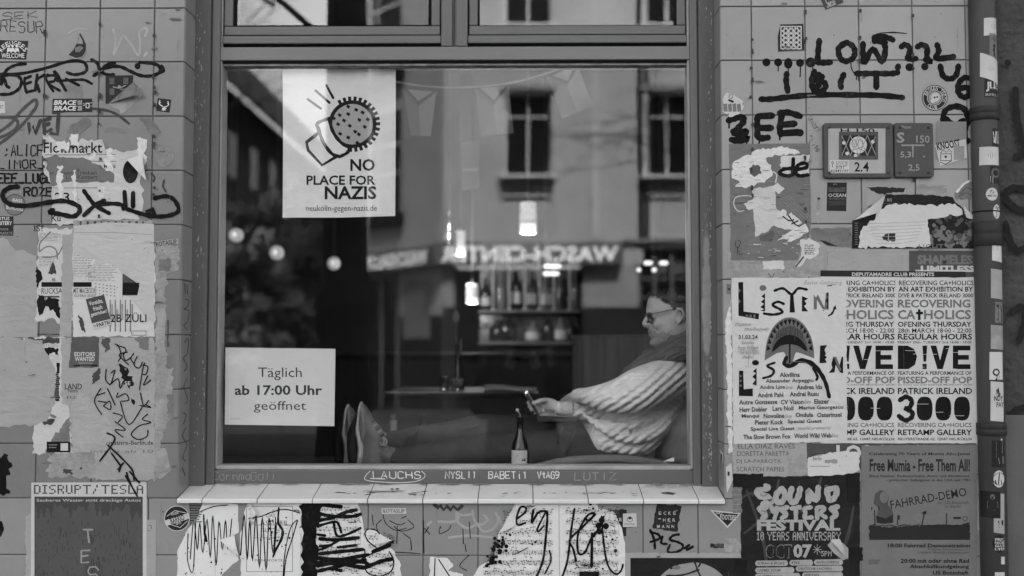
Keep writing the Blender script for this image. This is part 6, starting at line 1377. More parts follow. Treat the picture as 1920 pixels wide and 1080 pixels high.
graf('graffiti_tag', 'curly marker ornament beside the straight strip sticker', lambda s: s.lines('718,965 724,982 742,994 762,990;708,995 706,984 716,974;698,965 700,985;730,976 748,984 760,980;738,986 752,996 776,988 764,974;752,972 762,968;745,986 744,1020;706,1026 728,1034 760,1036 788,1038;756,1000 770,1010;794,975 795,1038;796,990 806,1002;804,988 796,1000;826,986 824,1000 840,994 846,984;868,992 869,1020;880,978 882,1010;872,1020 874,1035;770,1012 772,1032;880,1040 862,1060 876,1070', 1.6, paint))
graf('graffiti_tag', 'dark zigzag patch and pale sprayed loops under the sill', lambda s: s.lines('814,946 822,952 826,948 832,956 838,949 845,956 850,949 858,956 866,949', 7, ink2, smooth=False).lines('822,978 850,978 860,970 856,960 866,966 884,964;856,960 858,978 876,990 892,984;886,958 890,976 900,984 914,976 908,966;896,984 906,996 924,992 934,976 930,962;936,970 942,985 950,970;842,1008 880,1004 925,1008;802,984 808,978', 4.5, mat('pale_spray_b', .32, .7, .1)))
put('scribbled_sheet', 'small pale scrap with two pen strokes, lowest under the sill', 'paper', torn([(806, 1044), (838, 1046), (850, 1058), (840, 1070), (868, 1076), (868, 1110), (804, 1110)], 1.4, 5, 45), pS, lambda s: s.lines('816,1046 814,1090;822,1048 846,1085', 2.2, paint))
def mus(s):
    for c, (a, b) in enumerate(((942, 1036), (1060, 1160))):
        for k in range(8): staff(s, a - (0 if k < 2 or c else min(40, k * 6)), b, 956 + k * 19, 50 + k + 10 * c)
    s.line([(1048, 945), (1049, 1110)], .8, grey4, smooth=False)
    s.line([(970, 972), (985, 960), (985, 951), (975, 952), (968, 975), (972, 984), (985, 980)], 4, paint); s.line([(1000, 956), (997, 980), (1008, 962), (1020, 958), (1026, 964), (1024, 1000), (1018, 1050), (1004, 1085)], 4.5, paint); s.line([(1022, 962), (1008, 990), (1010, 996), (1020, 985)], 3.4, paint); s.line([(1030, 1032), (1033, 1050), (1022, 1075)], 3, paint)
    s.line([(1077, 954), (1070, 1000), (1064, 1050), (1054, 1082)], 4, paint); s.line([(1116, 964), (1090, 990), (1068, 1012), (1075, 1030), (1080, 1052)], 4.2, paint); s.line([(1096, 972), (1106, 975), (1114, 962), (1100, 968), (1084, 1000), (1084, 1035), (1096, 1036), (1108, 1010), (1116, 998)], 4.2, paint); s.line([(1110, 1000), (1109, 1062)], 5, paint); s.line([(1114, 1006), (1132, 968)], 3.5, paint); s.line([(1128, 968), (1132, 1020), (1140, 1060), (1154, 1076), (1164, 1070), (1168, 1058)], 3.6, paint)
    rn = random.Random(3)
    for k in range(60): s.disc(*(lambda t: (935 + rn.gauss(6, 8) - t * 24, 1005 + t * 58 + rn.gauss(0, 4)))(rn.random()), abs(rn.gauss(0, 2.2)) + .5, paint, n=8)
    for u, v, r in ((1107, 945, 3), (1112, 953, 2.4), (1100, 956, 2), (1154, 1032, 3.4), (1148, 1011, 2.4), (1137, 1006, 2), (949, 1032, 3), (1004, 1016, 2), (998, 1020, 2), (1130, 1066, 2)): s.disc(u, v, r, paint, n=10)
    for u, v in ((1122, 985), (1128, 975), (1136, 986), (1124, 996)): s.disc(u, v, 6, paint, n=9)
    for k in range(26): s.line([(1078 + rn.random() * 40, 1054 + rn.random() * 12), (1082 + rn.random() * 40, 1056 + rn.random() * 10)], 1.2, paint) if k % 4 == 0 else s.disc(1075 + rn.random() * 50, 1052 + rn.random() * 14, rn.random() * 1.3 + .3, paint, n=6)
    s.lines('960,1040 975,1034 990,1026', 1.6, paint)
    s.rect(1086, 1071, 1123, 1082, paint)
    flap(s, (968, 943), (968, 985), (936, 998), .014, pT)
put('scribbled_sheet', 'double page of sheet music with a large brush tag reading en ker', 'paper', torn([(968, 942), (1118, 940), (1122, 954), (1150, 958), (1166, 990), (1172, 1018), (1172, 1110), (870, 1110), (898, 1062), (926, 1048), (934, 1000)], .8, 8, 46, (0, 5)), pS, mus, LB + .0002)
def eck(s, u, v, part=False):
    d = u - 1225; e = v - 943
    rows_ = (('ECKE', 13, 14), ('-HER', 12, 27), ('MANN', 10, 39)) if not part else (('CKE', 24, 16), ('HER', 22, 28), ('NN', 30, 39))
    for t, a, b in rows_:
        for k, ch in enumerate(t): s.text(ch, u + a + k * 9, v + b, u + a + k * 9 + 5, v + b + (6 if ch != '-' else 1.5), stw, .012)
    for k in range(5): s.line([(u + 8 + k * 8, v + 3), (u + 10 + k * 8, v + 50)], .35, grey2, smooth=False)
put('sticker', 'ragged black white lettered sticker half covered by sheet music', 'sticker', torn([(1127, 956), (1175, 956), (1174, 1005), (1150, 1004), (1138, 980)], 1, 5, 47), stk, lambda s: eck(s, 1119, 955, True))
put('sticker', 'small white square sticker with a black cube drawing', 'sticker', [(1168, 963), (1193, 962), (1194, 987), (1168, 988)], stw, lambda s: s.poly([(1176, 971), (1181, 968), (1186, 971), (1181, 974)], stk).lines('1176,971 1176,976 1181,979 1186,976 1186,971', 1, stk, smooth=False).text('STACHTUR', 1171, 981, 1190, 984.5, stk, .01), LB + .0006)
put('sticker', 'whole ragged black sticker with spaced white capitals above the PLS tag', 'sticker', torn([(1231, 943), (1278, 949), (1270, 997), (1224, 991)], 1.1, 5, 48), stk, lambda s: eck(s, 1222, 945))
graf('graffiti_tag', 'black brush tag reading PLS under the sill', lambda s: s.lines('1219,994 1226,1010 1228,1028;1220,998 1234,1002 1236,1010 1220,1016;1242,1006 1240,1018 1250,1020;1273,1002 1262,1004 1256,1012 1270,1016 1280,1022 1278,1030 1264,1036 1252,1034 1256,1022;1284,1028 1292,1022;1288,1031 1299,1025', 4.8, paint))
put('sticker', 'black and white triangular pennant sticker pointing down', 'sticker', [(1331, 956), (1389, 962), (1364, 990)], stw, lambda s: s.poly([(1337, 959), (1385, 964), (1364, 986)], stk).text('GET', 1342, 959, 1356, 964, stw, .02, 6).text('FOOTSIES', 1350, 965, 1380, 975, stw, .02, 4))
put('tape_residue', 'shiny crumpled tape patch low between the grey tiles and the festival poster', 'tape', torn([(1357, 1014), (1366, 1008), (1380, 1010), (1389, 1020), (1389, 1036), (1357, 1036)], .8, 5, 49), mat('crumpled_tape', .3, .2, .4, 60, .003, 90, spec=.7), None)
put('sticker', 'short black strip beside the crumpled tape patch', 'sticker', torn(box4(1332, 1019, 1357, 1027), .8, 4, 50), stk, lambda s: s.text('NTON', 1340, 1020, 1355, 1025, grey3, .02))
put('torn_strip', 'pale horizontal paper strip above the dark circle poster', 'paper', torn(box4(1172, 1037, 1390, 1047), .5, 8, 51), pA, None)
put('torn_strip', 'pale paper strip left of the dark circle poster', 'paper', torn(box4(1172, 1046, 1184, 1110), .5, 8, 52), pA, None)
put('poster', 'dark poster with a large pale ball, cut off by the bottom edge', 'poster', box4(1182, 1046, 1400, 1110), pK, lambda s: s.disc(1297, 1126, 76, grey4, 72, 60).lines('1258,1066 1270,1058 1290,1054 1302,1054 1308,1070 1318,1090;1250,1079 1280,1078 1310,1068;1310,1062 1316,1050', 3.5, stk).disc(1268, 1064, 8, grey3, 4), LB + .0003)
# ================================================================== right of the window: graffiti
graf('graffiti_tag', 'dripping black felt letters reading LOW with question marks', lambda s: s.lines('1536,76 1534,96 1533,113;1533,117 1545,118 1557,117;1581,82 1572,92 1575,108 1585,115 1598,110 1603,98 1598,86 1586,80 1579,86;1618,82 1618,102 1621,118 1636,92 1654,116 1660,92 1658,86;1640,78 1640,70 1652,68 1668,72 1674,75;1642,76 1660,80;1690,88 1696,84 1704,88 1706,96 1702,110 1717,110;1720,88 1728,84 1738,90 1738,108 1745,116 1735,112;1757,84 1760,96 1756,110 1788,106', 11, paint).lines('1650,62 1676,61 1700,63', 3, paint, taper=.5).disc(1705, 126, 7.5, paint).disc(1734, 125, 7, paint).lines('1595,118 1597,130 1602,138', 2.2, paint))
graf('graffiti_tag', 'row of black dots with drips leading to the felt letters', lambda s: s.disc(1437, 117, 7.5, paint).disc(1459, 117, 7.5, paint).disc(1478, 119, 8, paint, 10).disc(1500, 118, 7.5, paint).disc(1520, 117, 9.5, paint).lines('1459,122 1459,134;1478,126 1478,134;1501,122 1500,145;1524,122 1524,134', 2.2, paint))
graf('graffiti_tag', 'dripping black felt letters reading TEIT above an underline', lambda s: s.lines('1475,138 1474,152 1477,171;1527,134 1522,150 1524,166 1532,172 1545,168 1548,158 1540,152 1528,150 1532,140 1542,144;1536,160 1528,164;1582,140 1576,154 1577,164', 11, paint).lines('1606,138 1625,138 1650,138 1672,138 1683,136;1683,128 1684,124;1643,142 1643,164', 11, paint).lines('1606,142 1606,150;1610,142 1610,152;1618,142 1618,148;1622,143 1621,147', 2, paint))
graf('graffiti_stroke', 'long black underline stroke across four tiles', lambda s: s.lines('1427,186 1445,186 1480,182 1530,178 1600,178 1650,179 1692,183', 11, paint))
graf('graffiti_tag', 'black curved U and 6 below the question marks', lambda s: s.lines('1763,124 1768,142 1780,148 1792,142 1797,124;1824,148 1808,146 1798,156 1796,170 1802,180 1812,182 1818,172 1812,164 1802,166', 11, paint))
graf('graffiti_figure', 'black rounded head figure next to the small white label', lambda s: s.lines('1768,226 1772,208 1788,200 1806,204 1814,218 1812,236 1804,244;1772,222 1790,234 1806,226;1780,236 1795,240 1808,236', 11, paint).lines('1776,206 1794,196 1812,204', 6, paint).poly([(1768, 236), (1780, 226), (1796, 232), (1812, 224), (1816, 244), (1798, 252), (1778, 250), (1770, 254)], paint).disc(1814, 264, 6, paint).lines('1812,240 1813,262', 2, paint))
graf('graffiti_tag', 'fat dripping black letters reading ZEE', lambda s: s.lines('1366,226 1378,222 1392,220 1394,228 1384,240 1374,250 1398,246 1394,254 1380,256 1402,260 1385,264 1372,262', 12, paint).lines('1422,218 1448,217;1420,220 1420,238 1422,258 1440,258;1424,240 1446,240;1462,212 1478,211 1500,218;1466,214 1462,240 1464,252;1466,234 1490,232;1464,250 1498,248', 12, paint).disc(1500, 249, 7, paint).lines('1367,230 1367,240;1379,264 1380,300 1378,330 1377,380;1400,264 1400,282;1424,262 1422,278;1462,254 1462,262', 3, paint))
graf('graffiti_tag', 'tiny thin felt pen words Unicorn and Life', lambda s: s.hand('UnicorN', 1512, 228, 1542, 238, 1, grey2, .4, 55, seed=3).hand('+', 1518, 252, 1524, 258, 1, ink2).hand('Life', 1516, 268, 1540, 278, 1.2, ink2, .4, 50, seed=4))
# writing on the right reveal and small stickers there
mR = lambda u, v, o: Vector((XR + OFF - o - .0007, .012 + u * .085, P(1353, v).z))
graf('graffiti_tag', 'faint handwriting down the tiled right reveal', lambda s: s.lines('.2,300 .3,320;.3,372 .2,392 .5,396;.3,435 .6,450 .5,478 .2,480 .2,440;.3,550 .2,575 .5,555 .5,590;.6,640 .3,670 .5,655 .5,680;.3,740 .5,755 .3,765 .5,790', .05, grey3), .0018, front, mR)
def reveal_sticker(v0, v1, m, label, seed, extra):
    s = Sheet(mR, .0022); s.base(torn([(.15, v0 + 6), (.75, v0), (.85, v1 - 6), (.3, v1)], .02, .2, seed), m); extra(s); s.build('sticker', None, label, 'sticker')
reveal_sticker(846, 895, stw, 'torn black and white sticker low on the right reveal', 3, lambda s: s.poly([(.3, 856), (.6, 852), (.55, 872), (.35, 868)], stk).poly([(.5, 875), (.7, 872), (.6, 888)], stk))
for (pts, m, lb_) in (([(1361, 876), (1371, 868), (1374, 900), (1363, 924)], stw, 'narrow white sticker with an upright stamp on the wall corner'), ([(1362, 532), (1372, 534), (1370, 552), (1362, 550)], stg, 'tiny grey sticker high beside the Easter poster'), ([(1362, 772), (1371, 770), (1371, 792), (1363, 793)], stg, 'tiny grey sticker low beside the Easter poster')):
    put('sticker', lb_, 'sticker', pts, m, lambda s, p=pts: s.rect(p[0][0] + 3, p[0][1] + 8, p[0][0] + 7, p[2][1] - 8, stk))
# --- stickers on the tiles
put('sticker', 'dark tilted sticker cut off by the top edge of the picture', 'sticker', [(1538, -2), (1548, 19), (1581, 5), (1578, -12), (1545, -18)], mat('sticker_deep', .06, .5, .15), lambda s: s.text('EINS', 1552, 2, 1566, 7, stw, .01, -22).text('DIESER', 1550, 8, 1568, 12, stw, .01, -22).ring(1560, -2, 12, 13, stw, 20, 100, 260))
def celt(s):
    for i in range(4):
        for k in range(5):
            u, v = 1468 + i * 10, 54 + k * 8.6; s.ring(u, v, 3.2, 4.6, stw, 12)
            if i < 3 and k < 4: s.ring(u + 5, v + 4.3, 4.6, 6, stw, 12)
    s.frame(1463, 49, 1503, 92, 1.4, stw); s.rect(1463, 93, 1505, 94.5, grey3)
put('sticker', 'black sticker with a white knotwork pattern', 'sticker', [(1463, 46), (1506, 45), (1508, 95), (1459, 97), (1458, 70)], stk, celt)
put('sticker', 'crumpled white sticker with striped legs at the wall corner', 'sticker', torn([(1356, 184), (1362, 174), (1376, 178), (1394, 190), (1395, 200), (1386, 214), (1368, 220), (1356, 210)], .8, 5, 3), stw, lambda s: [s.poly([(1356 + k * 8.4, 195 + (k % 2)), (1363 + k * 8.4, 194), (1364.5 + k * 8.4, 209), (1357.5 + k * 8.4, 210)], grey3) for k in range(4)] and s.ring(1370, 181, 3.2, 4.2, stk, 12).line([(1367, 188), (1374, 191)], 4, stk))
put('sticker', 'round black sticker with a skull ringed by lettering', 'sticker', [(1752.5 + 24 * math.cos(a * .19635), 183.5 + 24 * math.sin(a * .19635)) for a in range(32)], stk, lambda s: s.ring(1752.5, 183.5, 21.6, 22.6, stw).ring(1752.5, 183.5, 13.4, 14.4, stw).arc_text('BROKEN TEETH', 1752.5, 183.5, 18, -165, 25, 6.4, stw, .01).arc_text('CLUB', 1752.5, 183.5, 18, 135, 75, 6.4, stw, .01, True).disc(1752.5, 183.5, 12, grey4).disc(1754, 182, 8, stw, 8).disc(1752, 183, 2, stk).disc(1757, 182, 1.8, stk).disc(1748, 190, 4, stw, 3.4))
put('sticker', 'white label with a cartoon tin face and a slanted heading', 'sticker', [(1753, 272), (1811, 261), (1813, 296), (1763, 311)], stw, lambda s: s.text('KNOOST', 1756, 264, 1800, 279, stk, .03, -9).frame(1763, 288, 1784, 302, 1.2, stk).disc(1773, 294, 2.4, stk).lines('1763,287 1768,281 1774,286 1780,280 1784,286;1762,304 1772,308 1784,302', 1.3, stk, smooth=False).rect(1788, 274, 1808, 300, grey4))
put('sticker', 'grey sticker behind the black head figure', 'sticker', box4(1754, 228, 1812, 300), mat('sticker_pale_grey', .22, .6, .1), None, .0006)
def plaque(u0, v0, u1, v1, m, name, label, rb):
    a, b = P(u0, v1), P(u1, v0); t = thing(name, ((a.x + b.x) / 2, 0, (a.z + b.z) / 2), label, 'plaque')
    bm = bmesh.new(); bmesh.ops.create_cube(bm, size=1); yb, yf = -.0004, -.016
    for q in bm.verts: q.co = Vector(((a.x + b.x) / 2 + q.co.x * (b.x - a.x), (yb + yf) / 2 + q.co.y * (yb - yf), (a.z + b.z) / 2 + q.co.z * (b.z - a.z)))
    ed = [e for e in bm.edges if abs(e.verts[0].co.y - e.verts[1].co.y) > .005]; bmesh.ops.bevel(bm, geom=ed, offset=rb, segments=5, affect='EDGES', profile=.5)
    ed = [e for e in bm.edges if all(abs(q.co.y - yf) < 1e-5 for q in e.verts)]; bmesh.ops.bevel(bm, geom=ed, offset=.003, segments=3, affect='EDGES', profile=.5)
    g = G(); g.bm(bm, m); g.build('plate', t)
    for u in (u0 + 9, u1 - 9):
        for v in (v0 + 9, v1 - 9):
            c = P(u, v); g = G(); g.tube([(c.x, yf + .0005, c.z), (c.x, yf - .0018, c.z), (c.x, yf - .0024, c.z)], [.0042, .0042, .0028], mat('screw_metal', .05, .4, .2, metal=.5), 12); g.build('screw', t)
    return t
plm = mat('plaque_plastic', .075, .5, .15, 12); plw = mat('plaque_white', .36, .45, .1, 14)
gas = plaque(1543, 232, 1671, 335, plm, 'utility_plaque', 'larger utility plaque with a white field reading 2.4 and a caged sticker', .008)
YP = -.0165
s = Sheet(wallmap(YP), .0004); s.base(box4(1553, 241, 1660, 325), plw); s.text('H 150', 1576, 241, 1640, 249, ink, .012); s.text('2.4', 1602, 304, 1629, 322, ink, .014)
s.rect(1556, 300, 1592, 323, stw); s.scrawl(1567, 302, 1590, 313, ink2, 3, 1.4, 4, .1); s.text('0151', 1567, 312, 1582, 317, ink, .012); s.text('42449197', 1557, 318, 1591, 323, ink, .014); s.ring(1561, 305, 1.4, 2.4, ink, 10); s.line([(1561, 307), (1561, 314)], 1, ink)
s.build('number_plate', gas)
s = Sheet(wallmap(YP), .0016); s.base(box4(1573, 247, 1646, 299), plm); s.rect(1578, 254, 1642, 292, stk); s.disc(1609, 272, 16, stw); s.lines('1600,262 1597,268 1600,276 1606,274 1604,264 1600,262;1610,262 1608,272 1612,278 1618,272 1616,264 1610,262;1598,282 1609,279 1620,283', 1, stk)
for k in range(5): s.lines(f'{1578 + k * 16},254 {1594 + k * 16 if k < 4 else 1642},{292 if k < 4 else 262};{1642 - k * 16},254 {1626 - k * 16 if k < 4 else 1578},{292 if k < 4 else 262}', 1.2, grey4, smooth=False)
for u, v in ((1582, 268), (1636, 266), (1588, 288), (1604, 292)): s.disc(u, v, 3.4, stw)
s.frame(1573, 247, 1646, 299, 5, plm); s.build('caged_sticker', gas)
wat = plaque(1675, 232, 1746, 334, plm, 'utility_plaque', 'smaller grey Wasser plaque reading S 150 and 5,3 2,5', .008)
s = Sheet(wallmap(YP), .0004); s.text('Wasser', 1688, 235, 1709, 241, grey4, .006); s.text('S', 1681, 248, 1696, 268, grey4, .03); s.text('150', 1718, 254, 1743, 268, grey4, .012); s.rect(1690, 271, 1733, 274, grey4); s.rect(1710, 274, 1713, 295, grey4); s.text('5,3', 1688, 284, 1708, 297, grey4, .014); s.text('2,5', 1703, 308, 1724, 322, grey4, .014); s.rect(1731, 292, 1734, 295, grey4)
for a in ((1681, 246, 1702, 269), (1712, 250, 1743, 270), (1686, 281, 1712, 299)): s.frame(*a, .5, grey2)
s.build('plaque_text', wat)
put('sticker', 'black upright sticker with wave lines below the larger plaque', 'sticker', [(1551, 342), (1587.5, 342.5), (1586.5, 396), (1550, 395)], stk, lambda s: [s.line([(1553, 352 + k * 2.2), (1570, 353 + k * 2.2), (1585, 351.5 + k * 2.2)], .8, grey3) for k in range(4)] and s.text('OCEAN', 1553, 363, 1586, 369.5, stw, .006).text('SKATEBOARDS', 1554, 371.5, 1585, 374, grey3, .01) and [s.line([(1553, 378 + k * 2.2), (1585, 377 + k * 2.2)], .7, grey2) for k in range(4)])
# --- dark grey poster with the white torn figure
def fig(s):
    rn = random.Random(2)
    s.poly(torn([(1374, 306), (1392, 294), (1420, 280), (1460, 275), (1490, 280), (1500, 288), (1460, 292), (1436, 296), (1446, 310), (1448, 330), (1436, 338), (1426, 342), (1412, 350), (1396, 353), (1378, 350), (1388, 342), (1372, 334)], 1.6, 5, 3), pT)
    s.poly(torn([(1404, 316), (1412, 308), (1426, 314), (1428, 326), (1414, 332), (1406, 326)], 1.6, 4, 4), pG)
    s.poly(torn([(1410, 354), (1454, 350), (1456, 392), (1470, 400), (1452, 422), (1440, 434), (1416, 444), (1413, 400)], 1.2, 6, 5), pB)
    s.poly(torn([(1394, 382), (1420, 370), (1432, 382), (1404, 394)], .8, 5, 6), pC); s.poly(torn([(1446, 350), (1458, 342), (1471, 354), (1460, 364)], .8, 5, 7), pC)
    s.poly(torn([(1458, 398), (1468, 392), (1490, 404), (1504, 418), (1496, 428), (1480, 430), (1452, 424)], 2.2, 4, 8), pC); s.lines('1468,406 1480,414 1488,412;1478,404 1490,420 1500,424;1484,420 1496,414', 2.6, stk)
    s.poly(torn([(1456, 452), (1478, 436), (1510, 418), (1516, 434), (1500, 446), (1474, 456), (1480, 446)], 1.2, 5, 9), pT); s.poly(torn([(1424, 444), (1450, 432), (1452, 440), (1446, 454), (1424, 452)], .8, 5, 10), pG)
    s.line([(1396, 394), (1384, 396), (1376, 384), (1380, 370), (1400, 367), (1414, 370)], 1.8, stw); s.line([(1454, 342), (1456, 328), (1450, 322)], 2.4, stw)
    s.poly(torn([(1464, 294), (1518, 290), (1517, 326), (1464, 326)], .8, 5, 11), pC)
    for k in range(4):
        for j in range(16): s.disc(1464 + k * 5 + j * 2.6, 372 - k * 1.5 + j * 2.6, .5, stw, n=5)
    for k in range(46):
        u, v = rn.uniform(1372, 1512), rn.uniform(300, 480); L = rn.uniform(3, 16); s.line([(u, v), (u + L, v + rn.uniform(-.5, .5))], .7, stk if k % 3 else grey4)
    for k in range(14): u, v = rn.uniform(1400, 1500), rn.uniform(456, 485); s.line([(u, v), (u + rn.uniform(2, 10), v + rn.uniform(-2, 2))], rn.uniform(.6, 2), stw)
    s.lines('1380,452 1378,460 1384,464 1388,454 1382,450;1383,464 1383,476 1392,476', 1, stk)
put('poster', 'dark grey poster with a torn white figure and ragged lower edge', 'poster', torn([(1367, 270), (1518, 269), (1521, 410), (1519, 440), (1504, 450), (1500, 470), (1496, 488), (1370, 488)], .7, 7, 61, (0, 5, 6)), paper_mat('poster_mid_grey', .16, .1, .0009, 8), fig)
graf('graffiti_tag', 'black brush letters de on the dark grey poster', lambda s: s.lines('1487,298 1486,328;1484,316 1468,318 1462,326 1478,330 1488,326;1494,318 1512,314 1510,306 1496,310 1492,324 1500,330 1514,328', 7, paint), .0026)
put('paper_residue', 'mottled old glue patch under the dark grey poster', 'residue', torn([(1362, 470), (1420, 488), (1498, 488), (1522, 474), (1545, 480), (1545, 520), (1362, 522)], 1.6, 7, 62), pD, lambda s: s.poly(torn(box4(1430, 490, 1470, 505), 1.4, 5, 2), pC).lines('1440,512 1446,520;1452,512 1448,520', 1.4, ink2), .0007)
put('paper_residue', 'crumpled scrap of print at the torn corner of the dark grey poster', 'residue', torn([(1500, 450), (1516, 446), (1538, 462), (1530, 480), (1512, 484), (1500, 500), (1492, 500), (1502, 476)], 1.6, 5, 63), pC, lambda s: s.scrawl(1508, 458, 1530, 478, ink2, 6, 1.4, 5).line([(1492, 500), (1506, 482)], 3, grey2), LB + .001)
put('paper_residue', 'faded mottled strip between the dark grey poster and the cloud poster', 'residue', torn([(1522, 428), (1596, 426), (1596, 464), (1560, 462), (1522, 448)], 1, 6, 64), pE, lambda s: s.poly([(1536, 450), (1548, 452), (1570, 462), (1550, 460)], stk), .0008)
put('paper_residue', 'thin pale trickle of paste left of the plaque', 'residue', torn([(1533, 372), (1540, 370), (1538, 400), (1534, 420), (1530, 400)], 1, 4, 65), pD, lambda s: s.poly([(1532, 370), (1539, 371), (1534, 376)], stk), .0007)
put('sticker', 'dark topped torn sticker below the smaller plaque', 'sticker', torn([(1625, 351), (1697, 352), (1695, 366), (1660, 366), (1640, 385), (1624, 395)], .8, 5, 66), pA, lambda s: s.poly(torn([(1625, 351), (1697, 352), (1695, 360), (1650, 364), (1634, 358)], .9, 5, 2), stk), .0008)
put('paper_residue', 'glossy smear of glue right of the small torn sticker', 'residue', torn(box4(1718, 348, 1775, 364), 1.4, 5, 67), pD, None, .0006)
put('sticker', 'torn grey sticker with leaf pattern near the drain pipe', 'sticker', torn([(1790, 362), (1808, 344), (1826, 338), (1828, 373), (1792, 374)], .8, 5, 68), pE, lambda s: s.line([(1794, 360), (1806, 346), (1816, 340)], 4, pT).lines('1796,370 1810,362 1824,366;1800,364 1812,352 1822,356', 1.2, ink2))
def cloud(s):
    s.text('41 BIS', 1653, 372, 1672, 378, grey4, .012); s.text('any world that needs it', 1654, 380, 1688, 383, grey3)
    rn = random.Random(4)
    for k in range(90):
        u = rn.uniform(1740, 1826); v = 448 + rn.gauss(0, 8) - (12 if 1750 < u < 1770 or u > 1815 else 0); s.disc(u, min(v, 462), rn.uniform(2, 6), grey3 if k % 3 else grey2, n=9)
    for k in range(26): s.disc(rn.uniform(1750, 1825), 415 + rn.gauss(0, 4), rn.uniform(1.5, 4), grey2, n=8)
    for k in range(10): s.rect(1602, 418 + k * 4.4, 1608, 419.5 + k * 4.4, grey3)
    s.poly(torn([(1666, 384), (1700, 384), (1790, 382), (1802, 392), (1804, 402), (1770, 408), (1738, 412), (1742, 440), (1744, 460), (1730, 464), (1608, 464), (1612, 440), (1618, 424), (1640, 412), (1650, 392)], 1.8, 5, 5), pC)
    s.poly(torn([(1652, 444), (1664, 438), (1678, 438), (1677, 453), (1656, 450)], 1.2, 4, 6), stk); s.rect(1664, 437, 1666, 452, grey4)
    for k in range(7): s.line([(1625 + k * 3, 420 + k * 6), (1680, 418 + k * 6.4), (1735 - k * 3, 416 + k * 6)], .8, grey4)
    s.text('LIGHT', 1722, 458, 1768, 470, grey3, .0)
    flap(s, (1660, 365), (1650, 398), (1598, 414), .022, pC)
put('torn_poster', 'ripped dark cloud poster with a curled white corner', 'poster', torn([(1598, 414), (1650, 396), (1658, 364), (1720, 365), (1786, 370), (1790, 378), (1806, 392), (1812, 408), (1826, 412), (1828, 466), (1597, 466)], .9, 6, 69, (8, 9, 10)), pK, cloud, LB + .0008)
put('torn_strip', 'pale torn edge down the right of the cloud poster', 'paper', torn([(1806, 384), (1816, 396), (1838, 414), (1838, 466), (1828, 466), (1824, 412), (1812, 408)], 1, 5, 70), pC, lambda s: s.scrawl(1828, 420, 1836, 464, ink2, 9, 1.6, 2), LB + .0004)
# --- SHAMELESS sheet, D!VE bill, Easter bill
def sha(s):
    s.rect(1704, 470, 1852, 650, mat('poster_deep_grey2', .07, .5, .12)); s.text('SHAMELESS', 1720, 478, 1833, 496, grey3, .045); s.text('LIMITLESS', 1726, 498, 1828, 510, stw, .045)
    s.lines('1845,486 1828,503;1853,510 1842,518;1849,540 1835,545', 2, stw, smooth=False); s.frame(1716, 506, 1841, 560, 4, stw); s.lines('1836,562 1840,580 1838,600 1832,606', 4, stw)
put('poster', 'dark poster with outlined capitals peeping out behind the gallery bills', 'poster', torn([(1551, 467), (1838, 468), (1853, 474), (1856, 500), (1855, 600), (1852, 634), (1836, 632), (1551, 620)], .8, 8, 71, (0,)), pA, sha, LB + .0002)
put('torn_strip', 'pale wall strip of old paste along the drain pipe side', 'residue', torn([(1828, 630), (1838, 632), (1836, 1000), (1829, 1000)], .6, 8, 72), pD, lambda s: s.text('7', 1829, 696, 1836, 716, ink, .03), LB)
